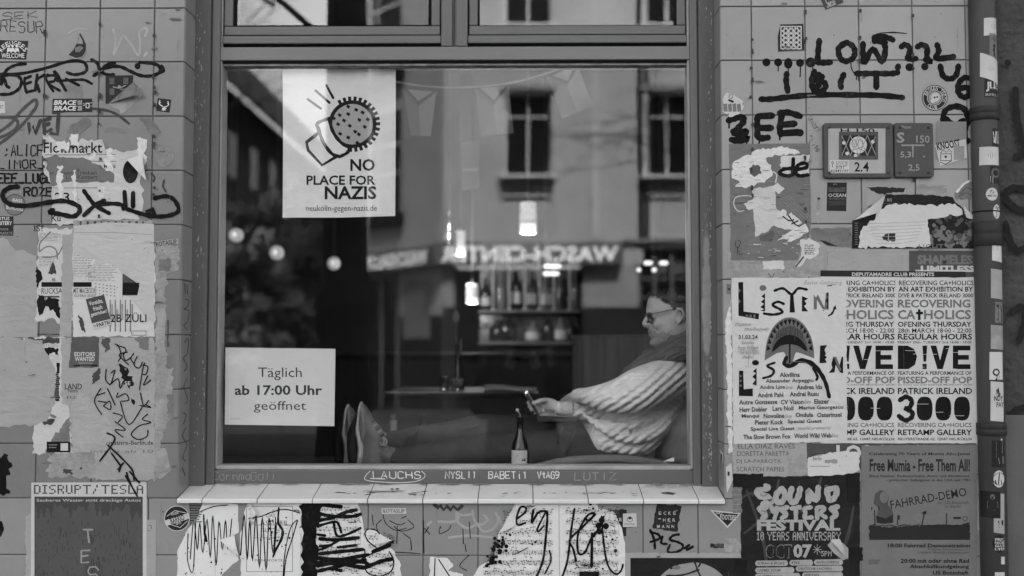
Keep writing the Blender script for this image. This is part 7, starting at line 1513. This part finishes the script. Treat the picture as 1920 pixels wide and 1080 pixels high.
def dive(s, u):
    k = lambda a: u + a; g4, K_ = mat('poster_dive_grey', .15, .7, .1), ink
    for t, a, b, v0, v1, m, bo in (('RECOVERING CA+HOLICS', 10, 150, 526, 535, K_, .012), ('AN ART EXHIBITION BY', 9, 149, 537.5, 547, K_, .026), ('D!VE & PATRICK IRELAND 3000', 9, 149, 550, 558, K_, .02), ('RECOVERING', 8, 144, 561.5, 577, g4, .03), ('CA', 8, 41, 581, 599, g4, .03), ('HOLICS', 57, 145, 581, 599, g4, .03), ('OPENING THURSDAY', 8, 146, 603, 613, K_, .024), ('28th MARCH 18:00 - 22:00', 8, 146, 615.5, 624, K_, .012), ('REGULAR HOURS', 8, 147, 625.5, 637, K_, .026), ('FRIDAY 29th- TUESDAY 2nd 14:00 - 19:00', 8, 146, 639.5, 644, K_, .014), ('FEATURING A PERFORMANCE OF', 8, 146, 696, 703, K_, .018), ('PISSED-OFF POP', 8, 147, 706, 719, g4, .03), ('by VON LIZ ON EASTER MONDAY 20:00', 8, 147, 719.5, 724, g4, .014), ('PATRICK IRELAND', 8, 147, 727, 739, K_, .022), ('RECOVERING CA+HOLICS', 8, 146, 792.5, 801, g4, .024), ('RETRAMP GALLERY', 8, 147, 805, 816, K_, .024), ('REUTERSTRASSE 62. 12047 NEUKÖLLN', 8, 146, 819.5, 825.5, K_, .018)): s.text(t, k(a), v0, k(b), v1, m, bo)
    s.line([(k(48), 580), (k(48), 600)], 4.6, K_, smooth=False, cap=False); s.line([(k(42), 587), (k(55), 587)], 4.6, K_, smooth=False, cap=False)
    s.poly([(k(8), 648), (k(26), 648), (k(38), 654), (k(44), 668), (k(40), 684), (k(28), 692), (k(8), 692)], K_)
    s.poly([(k(54), 648), (k(63), 648), (k(61), 678), (k(56), 678)], K_); s.rect(k(54), 682, k(62), 692, K_)
    s.poly([(k(69), 648), (k(80), 648), (k(87), 676), (k(94), 648), (k(105), 648), (k(92), 692), (k(82), 692)], K_)
    for a in ((111, 648, 121, 692), (121, 648, 144, 657), (121, 665.5, 141, 674.5), (121, 683, 144, 692)): s.rect(k(a[0]), a[1], k(a[2]), a[3], K_)
    s.line([(k(12), 750), (k(24), 744), (k(34), 752), (k(30), 764), (k(22), 766), (k(34), 772), (k(34), 782), (k(22), 788), (k(10), 780)], 9, K_)
    for c in (58, 93, 128): s.poly([(k(c + 15 * math.copysign(abs(math.cos(a * .3142)) ** .7, math.cos(a * .3142))), 766 + 22.5 * math.copysign(abs(math.sin(a * .3142)) ** .8, math.sin(a * .3142))) for a in range(20)], K_)
    rn = random.Random(int(u))
    for q in range(34): v = rn.uniform(528, 825); a = rn.uniform(8, 110); s.line([(k(a), v), (k(a + rn.uniform(8, 30)), v + rn.uniform(-1, 1))], .7, pC)
put('poster', 'left one of two gallery bills, half hidden by the Easter bill', 'poster', torn(box4(1538, 518, 1678, 831), .4, 9, 73), pC, lambda s: dive(s, 1530), LB + .0008)
put('poster', 'right one of two gallery bills, fully visible and reading 3000', 'poster', torn(box4(1678, 520, 1831, 831), .4, 9, 74), pC, lambda s: dive(s, 1675), LB + .0009)
put('paper_header', 'long black heading strip over the gallery bills', 'poster', [(1538, 507), (1810, 509.5), (1810, 520), (1538, 518.5)], stk, lambda s: s.text('DEPUTAMADRE CLUB PRESENTS', 1597, 511, 1751, 518, stw, .032), LB + .0013)
def ea(s):
    K_ = ink; G_ = mat('easter_grey', .13, .7, .1); g5 = mat('easter_text', .075, .7, .1); g6 = mat('easter_script', .24, .7, .1)
    s.text('Easter Gathering', 1508, 526, 1578, 536, g6, 0, 0, .25)
    # LISTEN,
    s.poly([(1384, 529), (1393, 529), (1394, 584), (1423, 588), (1422, 599), (1384, 592)], K_); s.poly([(1384, 540), (1389, 545), (1384, 550)], G_); s.poly([(1384, 560), (1389, 565), (1384, 570)], G_); [s.disc(1400 + k * 7, 593, 2.5, G_, 3.5, 8) for k in range(3)]
    s.disc(1430, 540, 6.5, G_, 5.5); s.poly([(1434, 550), (1427, 556), (1433, 560), (1426, 566), (1432, 570), (1425, 576), (1432, 580), (1425, 583), (1434, 584)], K_)
    s.line([(1469, 570), (1458, 566), (1448, 572), (1462, 580), (1466, 586), (1450, 590), (1432, 588)], 5, K_); s.line([(1452, 545), (1468, 541), (1484, 552), (1496, 541), (1512, 543)], 5, K_); s.poly([(1481, 552), (1487, 552), (1490, 586), (1480, 586)], K_)
    s.poly([(1503, 555), (1515, 560), (1508, 564), (1512, 570), (1507, 574), (1515, 584), (1503, 584)], K_); s.poly([(1525, 580), (1525, 552), (1529, 558), (1533, 552), (1545, 576), (1548, 550), (1553, 548), (1553, 581), (1542, 580), (1531, 562), (1531, 580)], G_); s.poly([(1549, 549), (1553, 548), (1553, 581), (1549, 576), (1551, 570), (1547, 564), (1551, 558)], K_)
    s.line([(1553, 592), (1560, 587), (1565, 575)], 4, K_, taper=.3); s.poly([(1561, 578), (1566, 572), (1568, 581)], K_)
    # the mouth with teeth and tongue
    arch = lambda r, rv, a0, a1, n: [(1480 + r * math.cos(rad(a0 + (a1 - a0) * i / n)), 668 + rv * math.sin(rad(a0 + (a1 - a0) * i / n))) for i in range(n + 1)]
    o = arch(46, 73, 188, 352, 26); s.poly([(1433, 676)] + o + [(1526, 672), (1500, 662), (1480, 658), (1456, 662)], G_)
    for i in range(15):
        a, b, c = (188 + 164 * (i + q) / 15 for q in (.05, .5, .95)); p = lambda r, t: (1480 + 46 * r * math.cos(rad(t)), 668 + 73 * r * math.sin(rad(t))); s.poly([p(.95, a), p(.8, b), p(.95, c)], K_)
    s.poly(arch(35, 58, 192, 348, 20) + [(1512, 660), (1480, 640), (1446, 662)], mat('mouth_inner', .085, .7, .2, 40)); s.poly(arch(34, 40, 195, 345, 16) + [(1510, 658), (1496, 648), (1480, 645), (1462, 648), (1448, 660)], K_)
    rn = random.Random(3)
    for k in range(16): u = 1456 + k * 3.2; s.line([(u, 612 + abs(u - 1480) * .35), (u + rn.uniform(-1, 1), 628 + abs(u - 1480) * .3)], .9, K_)
    s.poly([(1462, 652), (1480, 648), (1498, 652), (1490, 664), (1484, 682), (1474, 682), (1472, 664)], G_); s.line([(1480, 644), (1480, 680)], 3, K_)
    s.line([(1474, 670), (1470, 682), (1482, 686), (1500, 676), (1522, 682), (1538, 700), (1548, 720), (1554, 744)], 9, K_, taper=.25); s.line([(1482, 678), (1510, 680), (1532, 698)], 1.4, G_); s.line([(1524, 690), (1532, 706), (1530, 712)], 5, K_)
    # LISTEN again
    s.poly([(1385, 695), (1393, 695), (1394, 730), (1411, 728), (1411, 743), (1385, 742)], K_); [s.disc(1388, 705 + k * 9, 2.4, G_, 2.4, 8) for k in range(3)]; s.disc(1416, 680, 6.5, K_, 5); s.poly([(1418, 690), (1411, 696), (1417, 700), (1410, 706), (1416, 712), (1410, 720), (1418, 723)], K_)
    s.line([(1452, 680), (1438, 686), (1450, 694), (1446, 704), (1430, 709)], 5, K_, taper=.2); s.poly([(1551, 647), (1541, 652), (1543, 664), (1550, 670), (1538, 680), (1537, 652)], K_); s.poly([(1537, 648), (1550, 647), (1545, 656), (1548, 664), (1543, 668), (1550, 680), (1536, 681)], K_)
    s.poly([(1553, 699), (1560, 690), (1558, 682), (1562, 668), (1568, 675), (1572, 690), (1577, 670), (1580, 668), (1580, 700), (1574, 698), (1566, 684), (1564, 698)], K_); s.poly([(1563, 670), (1567, 668), (1577, 694), (1572, 696)], G_)
    for t, a, b, v in (('Akvilina', 1461, 1499, 703), ('Alexander Arpeggio', 1435, 1525, 715), ('Andra Ljos', 1424, 1471, 727), ('Andrea Ida', 1493, 1541, 726), ('André Pahl', 1420, 1468, 741), ('Andrei Rusu', 1480, 1534, 739), ('Autre Gonzesse', 1385, 1457, 754), ('CV Vision', 1463, 1506, 754), ('Elazer', 1526, 1554, 753), ('Herr Dobler', 1386, 1438, 768), ('Lars Noll', 1448, 1487, 766), ('Marius Georgescu', 1497, 1580, 765), ('Menqui', 1390, 1423, 781), ('Novoline', 1431, 1470, 780), ('Ondula', 1491, 1524, 778), ('Osterinsel', 1531, 1577, 778), ('Pieter Kock', 1415, 1468, 792), ('Special Guest', 1476, 1540, 791), ('Special Live Guest', 1407, 1489, 805), ('The Slow Brown Fox', 1393, 1482, 819), ('World Wild Web', 1488, 1558, 817)): s.text(t, a, v - 5, b, v + 4, g5, .026, -1)
    for t, a, b, v in (('live', 1473, 1486, 726), ('live', 1508, 1520, 753), ('live', 1472, 1484, 780), ('(world premiere)', 1495, 1556, 803), ('live', 1559, 1571, 816), ('Daytime', 1378, 1408, 609), ('Mini-Festival)', 1395, 1440, 618), ('Sunday', 1389, 1414, 643), ('from 9:00am', 1383, 1421, 652), ('THF ROSTERN', 1385, 1422, 661), ('(Berlin)', 1391, 1412, 670)): s.text(t, a, v - 4, b, v + 4, g6, 0, -1, .3)
    s.text('31.03.24', 1384, 628, 1420, 636, g5, .02)
put('poster', 'white Easter festival bill reading LISTEN with an open mouth drawing', 'poster', torn([(1371, 521), (1586, 520), (1588, 828), (1375, 832)], .5, 9, 75), mat('bill_white', .44, .7, .06, 8) and pC, ea, LB + .0022)
put('torn_strip', 'crinkled pale paper edge left of the Easter bill', 'residue', torn([(1360, 600), (1371, 560), (1374, 840), (1366, 850)], 1.2, 6, 76), pT, None, LB + .0002)
# --- lower right: festival bill, Mumia bill and tape
put('torn_poster', 'torn light sheet with outlined capital names above the festival bill', 'poster', torn([(1374, 832), (1512, 830), (1514, 885), (1500, 893), (1376, 893)], .8, 7, 81), pA, lambda s: [s.text(t, a, v, b, v + 9, g_, .0) for t, a, b, v, g_ in (('ELLA DIAZ RAVES', 1383, 1490, 832, grey2), ('DORETTA PARETTA', 1382, 1480, 846, grey2), ('DJ LA-PARROTA', 1381, 1464, 861, grey2), ('SCRATCH PAPIES', 1381, 1470, 875, grey2))] and s.poly(torn(box4(1478, 852, 1512, 888), 1.8, 4, 2), pD), LB + .0006)
put('torn_poster', 'dark strip with large cut off pale letters behind the torn sheets', 'poster', torn([(1512, 832), (1830, 831), (1830, 838), (1616, 838), (1616, 880), (1512, 880)], .5, 8, 82), mat('poster_deep_grey3', .07, .6, .12), lambda s: s.text('LOS AMIGOS', 1568, 834, 1780, 864, stw, .035), LB + .0002)
put('torn_poster', 'white torn patch under the dark strip of cut off letters', 'paper', torn([(1515, 858), (1540, 852), (1580, 846), (1608, 848), (1612, 880), (1590, 890), (1515, 892)], 1.4, 5, 83), pC, lambda s: s.text('mensch', 1520, 848, 1540, 855, ink2, .006).text('Berlin', 1524, 856, 1540, 863, ink2, .006).rect(1519, 874, 1556, 875, grey3).poly(torn(box4(1546, 862, 1570, 868), 1, 4, 2), grey4), LB + .0009)
def sfest(s):
    lg = mat('festival_lettering', .34, .5, .15, 30); wh = grey2
    for a, b, c, d in ((1400, 920, 1440, 1080), (1460, 900, 1420, 1000), (1540, 895, 1500, 960), (1600, 950, 1560, 1070), (1395, 1000, 1450, 940)): s.line([(a, b), ((a + c) / 2 + 8, (b + d) / 2), (c, d)], 7, mat('festival_ray', .05, .5, .2), taper=.5)
    s.line([(1388, 935), (1410, 925), (1440, 935)], 5, _m['festival_ray'])
    def bub(pts, wd): s.line(pts, wd, lg)
    bub([(1438, 914), (1425, 916), (1422, 926), (1436, 932), (1444, 940), (1432, 946)], 15); bub([(1466, 916), (1456, 926), (1455, 938), (1464, 942), (1472, 930), (1466, 916)], 11); bub([(1484, 916), (1480, 934), (1488, 942), (1496, 932), (1500, 916)], 11); bub([(1516, 940), (1516, 920), (1530, 938), (1534, 914)], 11); bub([(1550, 918), (1568, 916), (1566, 930), (1556, 938), (1550, 922)], 11)
    bub([(1436, 951), (1424, 954), (1434, 964), (1430, 972)], 11); bub([(1446, 950), (1450, 960), (1458, 950), (1452, 972)], 8); bub([(1476, 951), (1464, 955), (1474, 964), (1466, 971)], 9); bub([(1484, 953), (1502, 951), (1493, 953), (1492, 972)], 8); bub([(1520, 951), (1508, 954), (1510, 962), (1508, 970), (1522, 970)], 8); bub([(1532, 972), (1532, 952), (1546, 953), (1538, 962), (1548, 970)], 8); bub([(1570, 950), (1558, 954), (1568, 963), (1560, 971)], 10)
    s.lines('1424,926 1432,930 1438,926;1427,957 1436,960', .9, stk)
    s.text('FESTIVAL', 1419, 974, 1575, 995, lg, .05); s.bits('10 YEARS ANNIVERSARY', 1419, 997, 1576, 1013, lg, 1)
    s.text('OCT', 1435, 1020, 1485, 1047, grey3, .03); s.text('OCT', 1436.5, 1022, 1483.5, 1045.5, pK, .018); s.text('07', 1487, 1020, 1522, 1046, lg, .045); s.lines('1526,1024 1538,1036;1538,1024 1526,1036;1532,1020 1532,1040;1524,1030 1540,1030', 1, lg, smooth=False); s.bits('5PM', 1539, 1033, 1559, 1043, lg)
    for (a, b, c, t) in ((1416, 1477, 1051, 'SORAH & SPOKE'), (1480, 1524, 1050, 'BTKR'), (1526, 1580, 1049, 'ANTI-CORPOS'), (1416, 1489, 1064, 'CARMEL ZOUM'), (1492, 1580, 1061, 'DEUTSCHE LAICHEN'), (1416, 1500, 1075, 'DJ FEMINASTY'), (1504, 1580, 1073, 'BERITAN')): s.poly([(a + 3, c), (b - 3, c - 1), (b, c + 3), (b, c + 7), (b - 3, c + 10), (a + 3, c + 10), (a, c + 7), (a, c + 3)], lg); s.text(t, a + 4, c + 2.5, min(b - 4, a + 4 + len(t) * 3.9), c + 7.5, grey2, .02)
put('poster', 'black festival bill with fat bubble lettering and OCT 07', 'poster', torn([(1389, 893), (1500, 893), (1612, 886), (1612, 1110), (1389, 1110)], .5, 9, 84), pK, sfest, LB + .0005)
put('torn_strip', 'torn strip with ruled lines along the left of the festival bill', 'residue', torn(box4(1374, 912, 1390, 962), 1, 5, 85), pE, lambda s: [s.rect(1375, 918 + k * 9, 1389, 919 + k * 9, grey4) for k in range(5)], LB + .0007)
tapeb = mat('black_tape', .012, .3, .3, 20, .001, 40)
for pts, lb_ in (([(1374, 888), (1431, 888), (1431, 913), (1374, 913)], 'widest black tape piece at the upper left of the festival bill'), ([(1586, 888), (1612, 887), (1612, 941), (1590, 940)], 'tall black tape piece at the upper right of the festival bill'), ([(1592, 1026), (1617, 1026), (1617, 1051), (1592, 1052)], 'square black tape piece between the festival and Fahrrad-Demo bills'), ([(1378, 1048), (1400, 1048), (1399, 1072), (1377, 1072)], 'square black tape piece at the lower left of the festival bill')):
    put('tape_piece', lb_, 'tape', torn(pts, .5, 5, 3), tapeb, None, LB + .0024, 'black tape holding the festival bill')
s = Sheet(W0, LB + .0024); flap(s, (1556, 1012), (1574, 1010), (1588, 1048), .012, mat('clear_tape', .34, .25, .1, 40, spec=.6)); s.base([(1551, 1022), (1562, 1010), (1580, 1018), (1590, 1028), (1590, 1046), (1580, 1050), (1562, 1036)], _m['clear_tape']); s.build('tape_piece', None, 'pale crumpled tape peeling off beside OCT 07', 'tape')
def mumia(s):
    K_ = mat('mumia_ink', .022, .7, .1); wl = mat('mumia_light', .2, .7, .1)
    s.text('Celebrating 70 Years of Mumia Abu-Jamal', 1629, 848, 1818, 855, K_, .022); s.text('Free Mumia - Free Them All!', 1630, 860, 1818, 884, K_, .03); s.text('Black Panther, Radiojournalist, Autor und Abolitionist', 1630, 890, 1817, 896, K_, .018); s.text('- politischer Gefangener in den USA seit 1981', 1661, 897.5, 1818, 903.5, K_, .018)
    s.poly(torn([(1629, 984), (1660, 988), (1700, 986), (1760, 983), (1800, 984), (1818, 978), (1818, 1012), (1629, 1012)], .8, 3, 5, (6,)), K_)
    s.text('FAHRRAD-DEMO', 1668, 926, 1812, 942, wl, .06, -10); s.text('FAHRRAD-DEMO', 1668, 926, 1812, 942, K_, .012, -10); s.text('zur US-Botschaft', 1757, 939, 1816, 945, grey2, .01); s.text('in Berlin', 1772, 946, 1801, 952, grey2, .01)
    s.poly([(1637, 944), (1640, 926), (1650, 918), (1660, 921), (1666, 932), (1664, 946), (1672, 956), (1675, 966), (1660, 972), (1644, 966), (1646, 952)], grey2); s.disc(1657, 932, 8, grey3, 11); s.poly([(1642, 966), (1660, 972), (1674, 964), (1674, 980), (1656, 982), (1643, 980)], K_)
    s.lines('1639,956 1640,984;1634,950 1634,956;1647,949 1648,956;1683,966 1682,984;1733,960 1728,984;1774,962 1774,984', 2, K_, smooth=False); s.poly([(1682, 965), (1687, 967), (1686, 974), (1682, 974)], K_); s.poly([(1728, 960), (1736, 957), (1737, 963), (1730, 965)], K_); s.rect(1787, 969, 1801, 973, K_); s.ring(1721, 970, 5, 6.5, wl, 16); s.ring(1809, 972, 4, 5, K_, 12)
    rn = random.Random(2)
    for k in range(60): u = 1632 + k * 3.1; s.disc(u, 986 + rn.uniform(-2.5, 1), 1.5, K_, n=7)
    s.text('18:00 Fahrrad Demonstration', 1664, 1018.5, 1818, 1026, K_, .022); s.text('Treffpunkt Rathaus, Strasse 131', 1738, 1028, 1817, 1032, grey2); s.text('12051 Berlin Neukölln', 1721, 1033.5, 1816, 1037, grey2)
    s.text('20:00 mit oder ohne Rad', 1688, 1047, 1816, 1055, K_, .022); s.text('Abschlußkundgebung', 1705, 1058, 1816, 1067, K_, .022); s.text('US Botschaft', 1748, 1069.5, 1815, 1077, K_, .022)
    for v in (1053, 1068): s.rect(1661, v - 5, 1671, v + 5, grey3)
    s.scrawl(1628, 1048, 1650, 1058, grey2, 3, 1, 3)
put('poster', 'grey bill announcing a Fahrrad-Demo above a crowd silhouette', 'poster', torn([(1615, 835), (1832, 834), (1831, 1110), (1614, 1110)], .4, 9, 86), paper_mat('poster_mumia_grey', .165, .08, .0007, 9), mumia, LB + .0013)
# --- pale marker writing on the bottom rail of the window frame
yfr = YF - .004
s = Sheet(wallmap(yfr), .0004); s.hand('CornmaGali', 400, 885, 517, 900, 1.1, grey4, .5, 0, seed=2)
o = s.build('graffiti_tag', fr); o['label'] = 'thin pale word Cornmagali on the bottom rail'
for t, a, b, lb_ in (('LAUCHS', 700, 788, 'white word Lauchs in a drawn loop'), ('NYSLI1', 835, 893, 'white word NYSLi1 on the bottom rail'), ('BABETi1', 916, 988, 'white word BABEti1 on the bottom rail'), ('VtAG9', 1008, 1048, 'white word VtAG9 on the bottom rail')):
    s = Sheet(wallmap(yfr), .0004); s.hand(t, a, 884, b, 897, 1.9, white_paint, .35, 0, seed=a)
    if t == 'LAUCHS': s.lines('695,883 687,890 686,900 720,904 770,904 792,898 797,890 790,883', 1.2, white_paint); s.line([(694, 897), (722, 898)], 1.6, white_paint)
    o = s.build('graffiti_tag', fr); o['label'] = lb_
s = Sheet(wallmap(yfr), .0004); s.hand('LUTIZ', 1078, 886, 1155, 900, 1.6, grey4, .3, seed=9); o = s.build('graffiti_tag', fr); o['label'] = 'pale grey word LUTiZ on the bottom rail'
# --- stickers on the drain pipe
def pmap(u, v, o):
    p = P(u, v, PY - PRAD); x = p.x - PC.x; r_ = PRAD + o; x = max(-r_ * .995, min(r_ * .995, x)); return Vector((PC.x + x, PY - math.sqrt(r_ * r_ - x * x), p.z))
def psticker(label, u0, v0, u1, v1, m, fn=None, skew=0, round_=False, k=0):
    s = Sheet(pmap, .0006 + k * .0004); u0 = max(u0, 1839); u1 = min(u1, 1884.5); n = 12; c, h = (v0 + v1) / 2, (v1 - v0) / 2; o = s.l
    for i in range(n):
        a, b = u0 + (u1 - u0) * i / n, u0 + (u1 - u0) * (i + 1) / n
        ca, cb = skew * (i / n - .5), skew * ((i + 1) / n - .5)
        ha, hb = (h * math.sqrt(max(.02, 1 - (2 * i / n - 1) ** 2)), h * math.sqrt(max(.02, 1 - (2 * (i + 1) / n - 1) ** 2))) if round_ else (h, h)
        s.g.poly([s.pt(a, c + ca + ha, o), s.pt(b, c + cb + hb, o), s.pt(b, c + cb - hb, o), s.pt(a, c + ca - ha, o)], m)
    if fn: fn(s)
    s.build('sticker', None, label, 'sticker')
def dia(s, u, v): s.line([(u - 12, v), (u, v - 6), (u + 12, v), (u, v + 6)], .9, grey3, smooth=False, closed=True); [s.line([(u + d, v - 6 + abs(d) * .5), (u + d, v + 6 - abs(d) * .5)], .7, grey3, smooth=False) for d in (-6, -2, 2, 6)]
psticker('white diamond sticker highest on the drain pipe', 1845, 32, 1886, 65, stw, lambda s: dia(s, 1866, 48), -4)
psticker('dark glossy torn sticker between two white diamond stickers', 1855, 62, 1884, 112, stg, lambda s: s.poly(torn(box4(1864, 66, 1883, 110), 2, 4, 2), stk).lines('1866,78 1872,84 1868,96', 2, grey4))
psticker('white diamond sticker stuck on a slant on the pipe', 1838, 105, 1876, 150, stw, lambda s: dia(s, 1858, 128), 14, k=1)
psticker('black JUST sticker with big white capitals on the pipe', 1846, 148, 1884, 182, stk, lambda s: s.text('JUST', 1849, 153, 1886, 172, stw, .045).text('BERLIN', 1848, 175, 1884, 180, grey4, .02))
psticker('black sticker with jagged white letters above a pipe band', 1861, 240, 1878, 275, stk, lambda s: s.hand('WO', 1863, 246, 1877, 268, 2, stw, .3))
psticker('white diamond sticker lying level on the pipe', 1839, 275, 1876, 309, stw, lambda s: dia(s, 1859, 291))
psticker('dark sticker with ring pattern under the level diamond', 1856, 311, 1876, 344, stk, lambda s: s.ring(1868, 324, 6, 8, grey3, 16).ring(1868, 324, 9, 10, grey3, 16).rect(1857, 330, 1862, 343, stw))
psticker('round white sticker with a small head on the pipe', 1849, 352, 1872, 376, stw, lambda s: s.disc(1860, 360, 4, grey2).text('MRS VIL', 1852, 365, 1869, 369, stk, .02), 0, True)
psticker('round pale sticker with dark blots below the head sticker', 1862, 383, 1878, 410, stw, lambda s: s.poly(torn(box4(1867, 388, 1876, 408), 2, 3, 3), stk), 0, True)
psticker('torn pale paper below the middle pipe collar', 1860, 440, 1884, 490, pC, lambda s: s.scrawl(1862, 446, 1874, 470, ink2, 7, 1.6, 3), 4)
psticker('pale faded sticker beside the poster with outlined capitals', 1858, 505, 1884, 560, pA, None, 3)
psticker('worn dark sticker scraps half way down the pipe', 1866, 566, 1884, 605, pE, lambda s: s.poly(torn(box4(1870, 570, 1882, 602), 2, 4, 4), stk))
psticker('pale scraped sticker above the black ring', 1858, 610, 1884, 655, pD, None, 2)
psticker('pale sticker with a black ring and blot', 1856, 660, 1882, 712, pC, lambda s: s.ring(1868, 698, 4, 7, stk, 16).poly(torn(box4(1866, 704, 1874, 714), 1, 3, 3), stk).lines('1868,664 1880,672', 2, stk))
psticker('white sticker with rough capitals and a dark cone', 1858, 716, 1884, 790, stw, lambda s: s.poly(torn([(1866, 740), (1872, 722), (1876, 742)], 1, 3, 4), stk).text('NDY', 1864, 742, 1882, 752, stk, .03).text('PAY', 1868, 754, 1884, 764, grey2, .03), 2)
psticker('black and white block sticker below the lowest collar', 1860, 826, 1886, 876, stk, lambda s: s.poly([(1868, 828), (1880, 822), (1880, 850), (1868, 858)], stw).text('CN', 1868, 846, 1878, 852, stk, .02).poly([(1872, 858), (1882, 856), (1882, 870), (1874, 870)], stw))
psticker('round white sticker with a dense black letter sign', 1862, 882, 1888, 914, stw, lambda s: s.ring(1874, 898, 11, 12.5, stk, 20).lines('1868,890 1880,888;1874,886 1872,908;1867,896 1881,894;1869,902 1878,900 1878,908;1868,908 1866,900', 2, stk, smooth=False), 0, True)
psticker('dark photo sticker of a muscular figure on the pipe', 1840, 922, 1876, 972, stk, lambda s: s.disc(1862, 932, 4, grey3, 5).poly([(1854, 940), (1870, 940), (1872, 952), (1864, 958), (1854, 954)], grey3).rect(1845, 962, 1872, 964, grey3))
psticker('pale peeling paper below the photo sticker', 1864, 925, 1888, 1000, pA, lambda s: s.poly(torn(box4(1872, 976, 1882, 988), 1.5, 3, 3), stk), 3, False, -1)
psticker('round black sticker filled with white lettering low on the pipe', 1862, 1003, 1888, 1037, stk, lambda s: [s.text(t, 1866, 1009 + k * 6, 1884, 1014 + k * 6, stw, .03) for k, t in enumerate(('ERIC', 'NOIS', 'GUTE', 'LYD'))], 0, True)
psticker('tiny pale sticker lowest but one on the pipe', 1877, 1044, 1886, 1058, stw)
psticker('blank white sticker cut off by the bottom edge', 1866, 1073, 1890, 1110, stw)
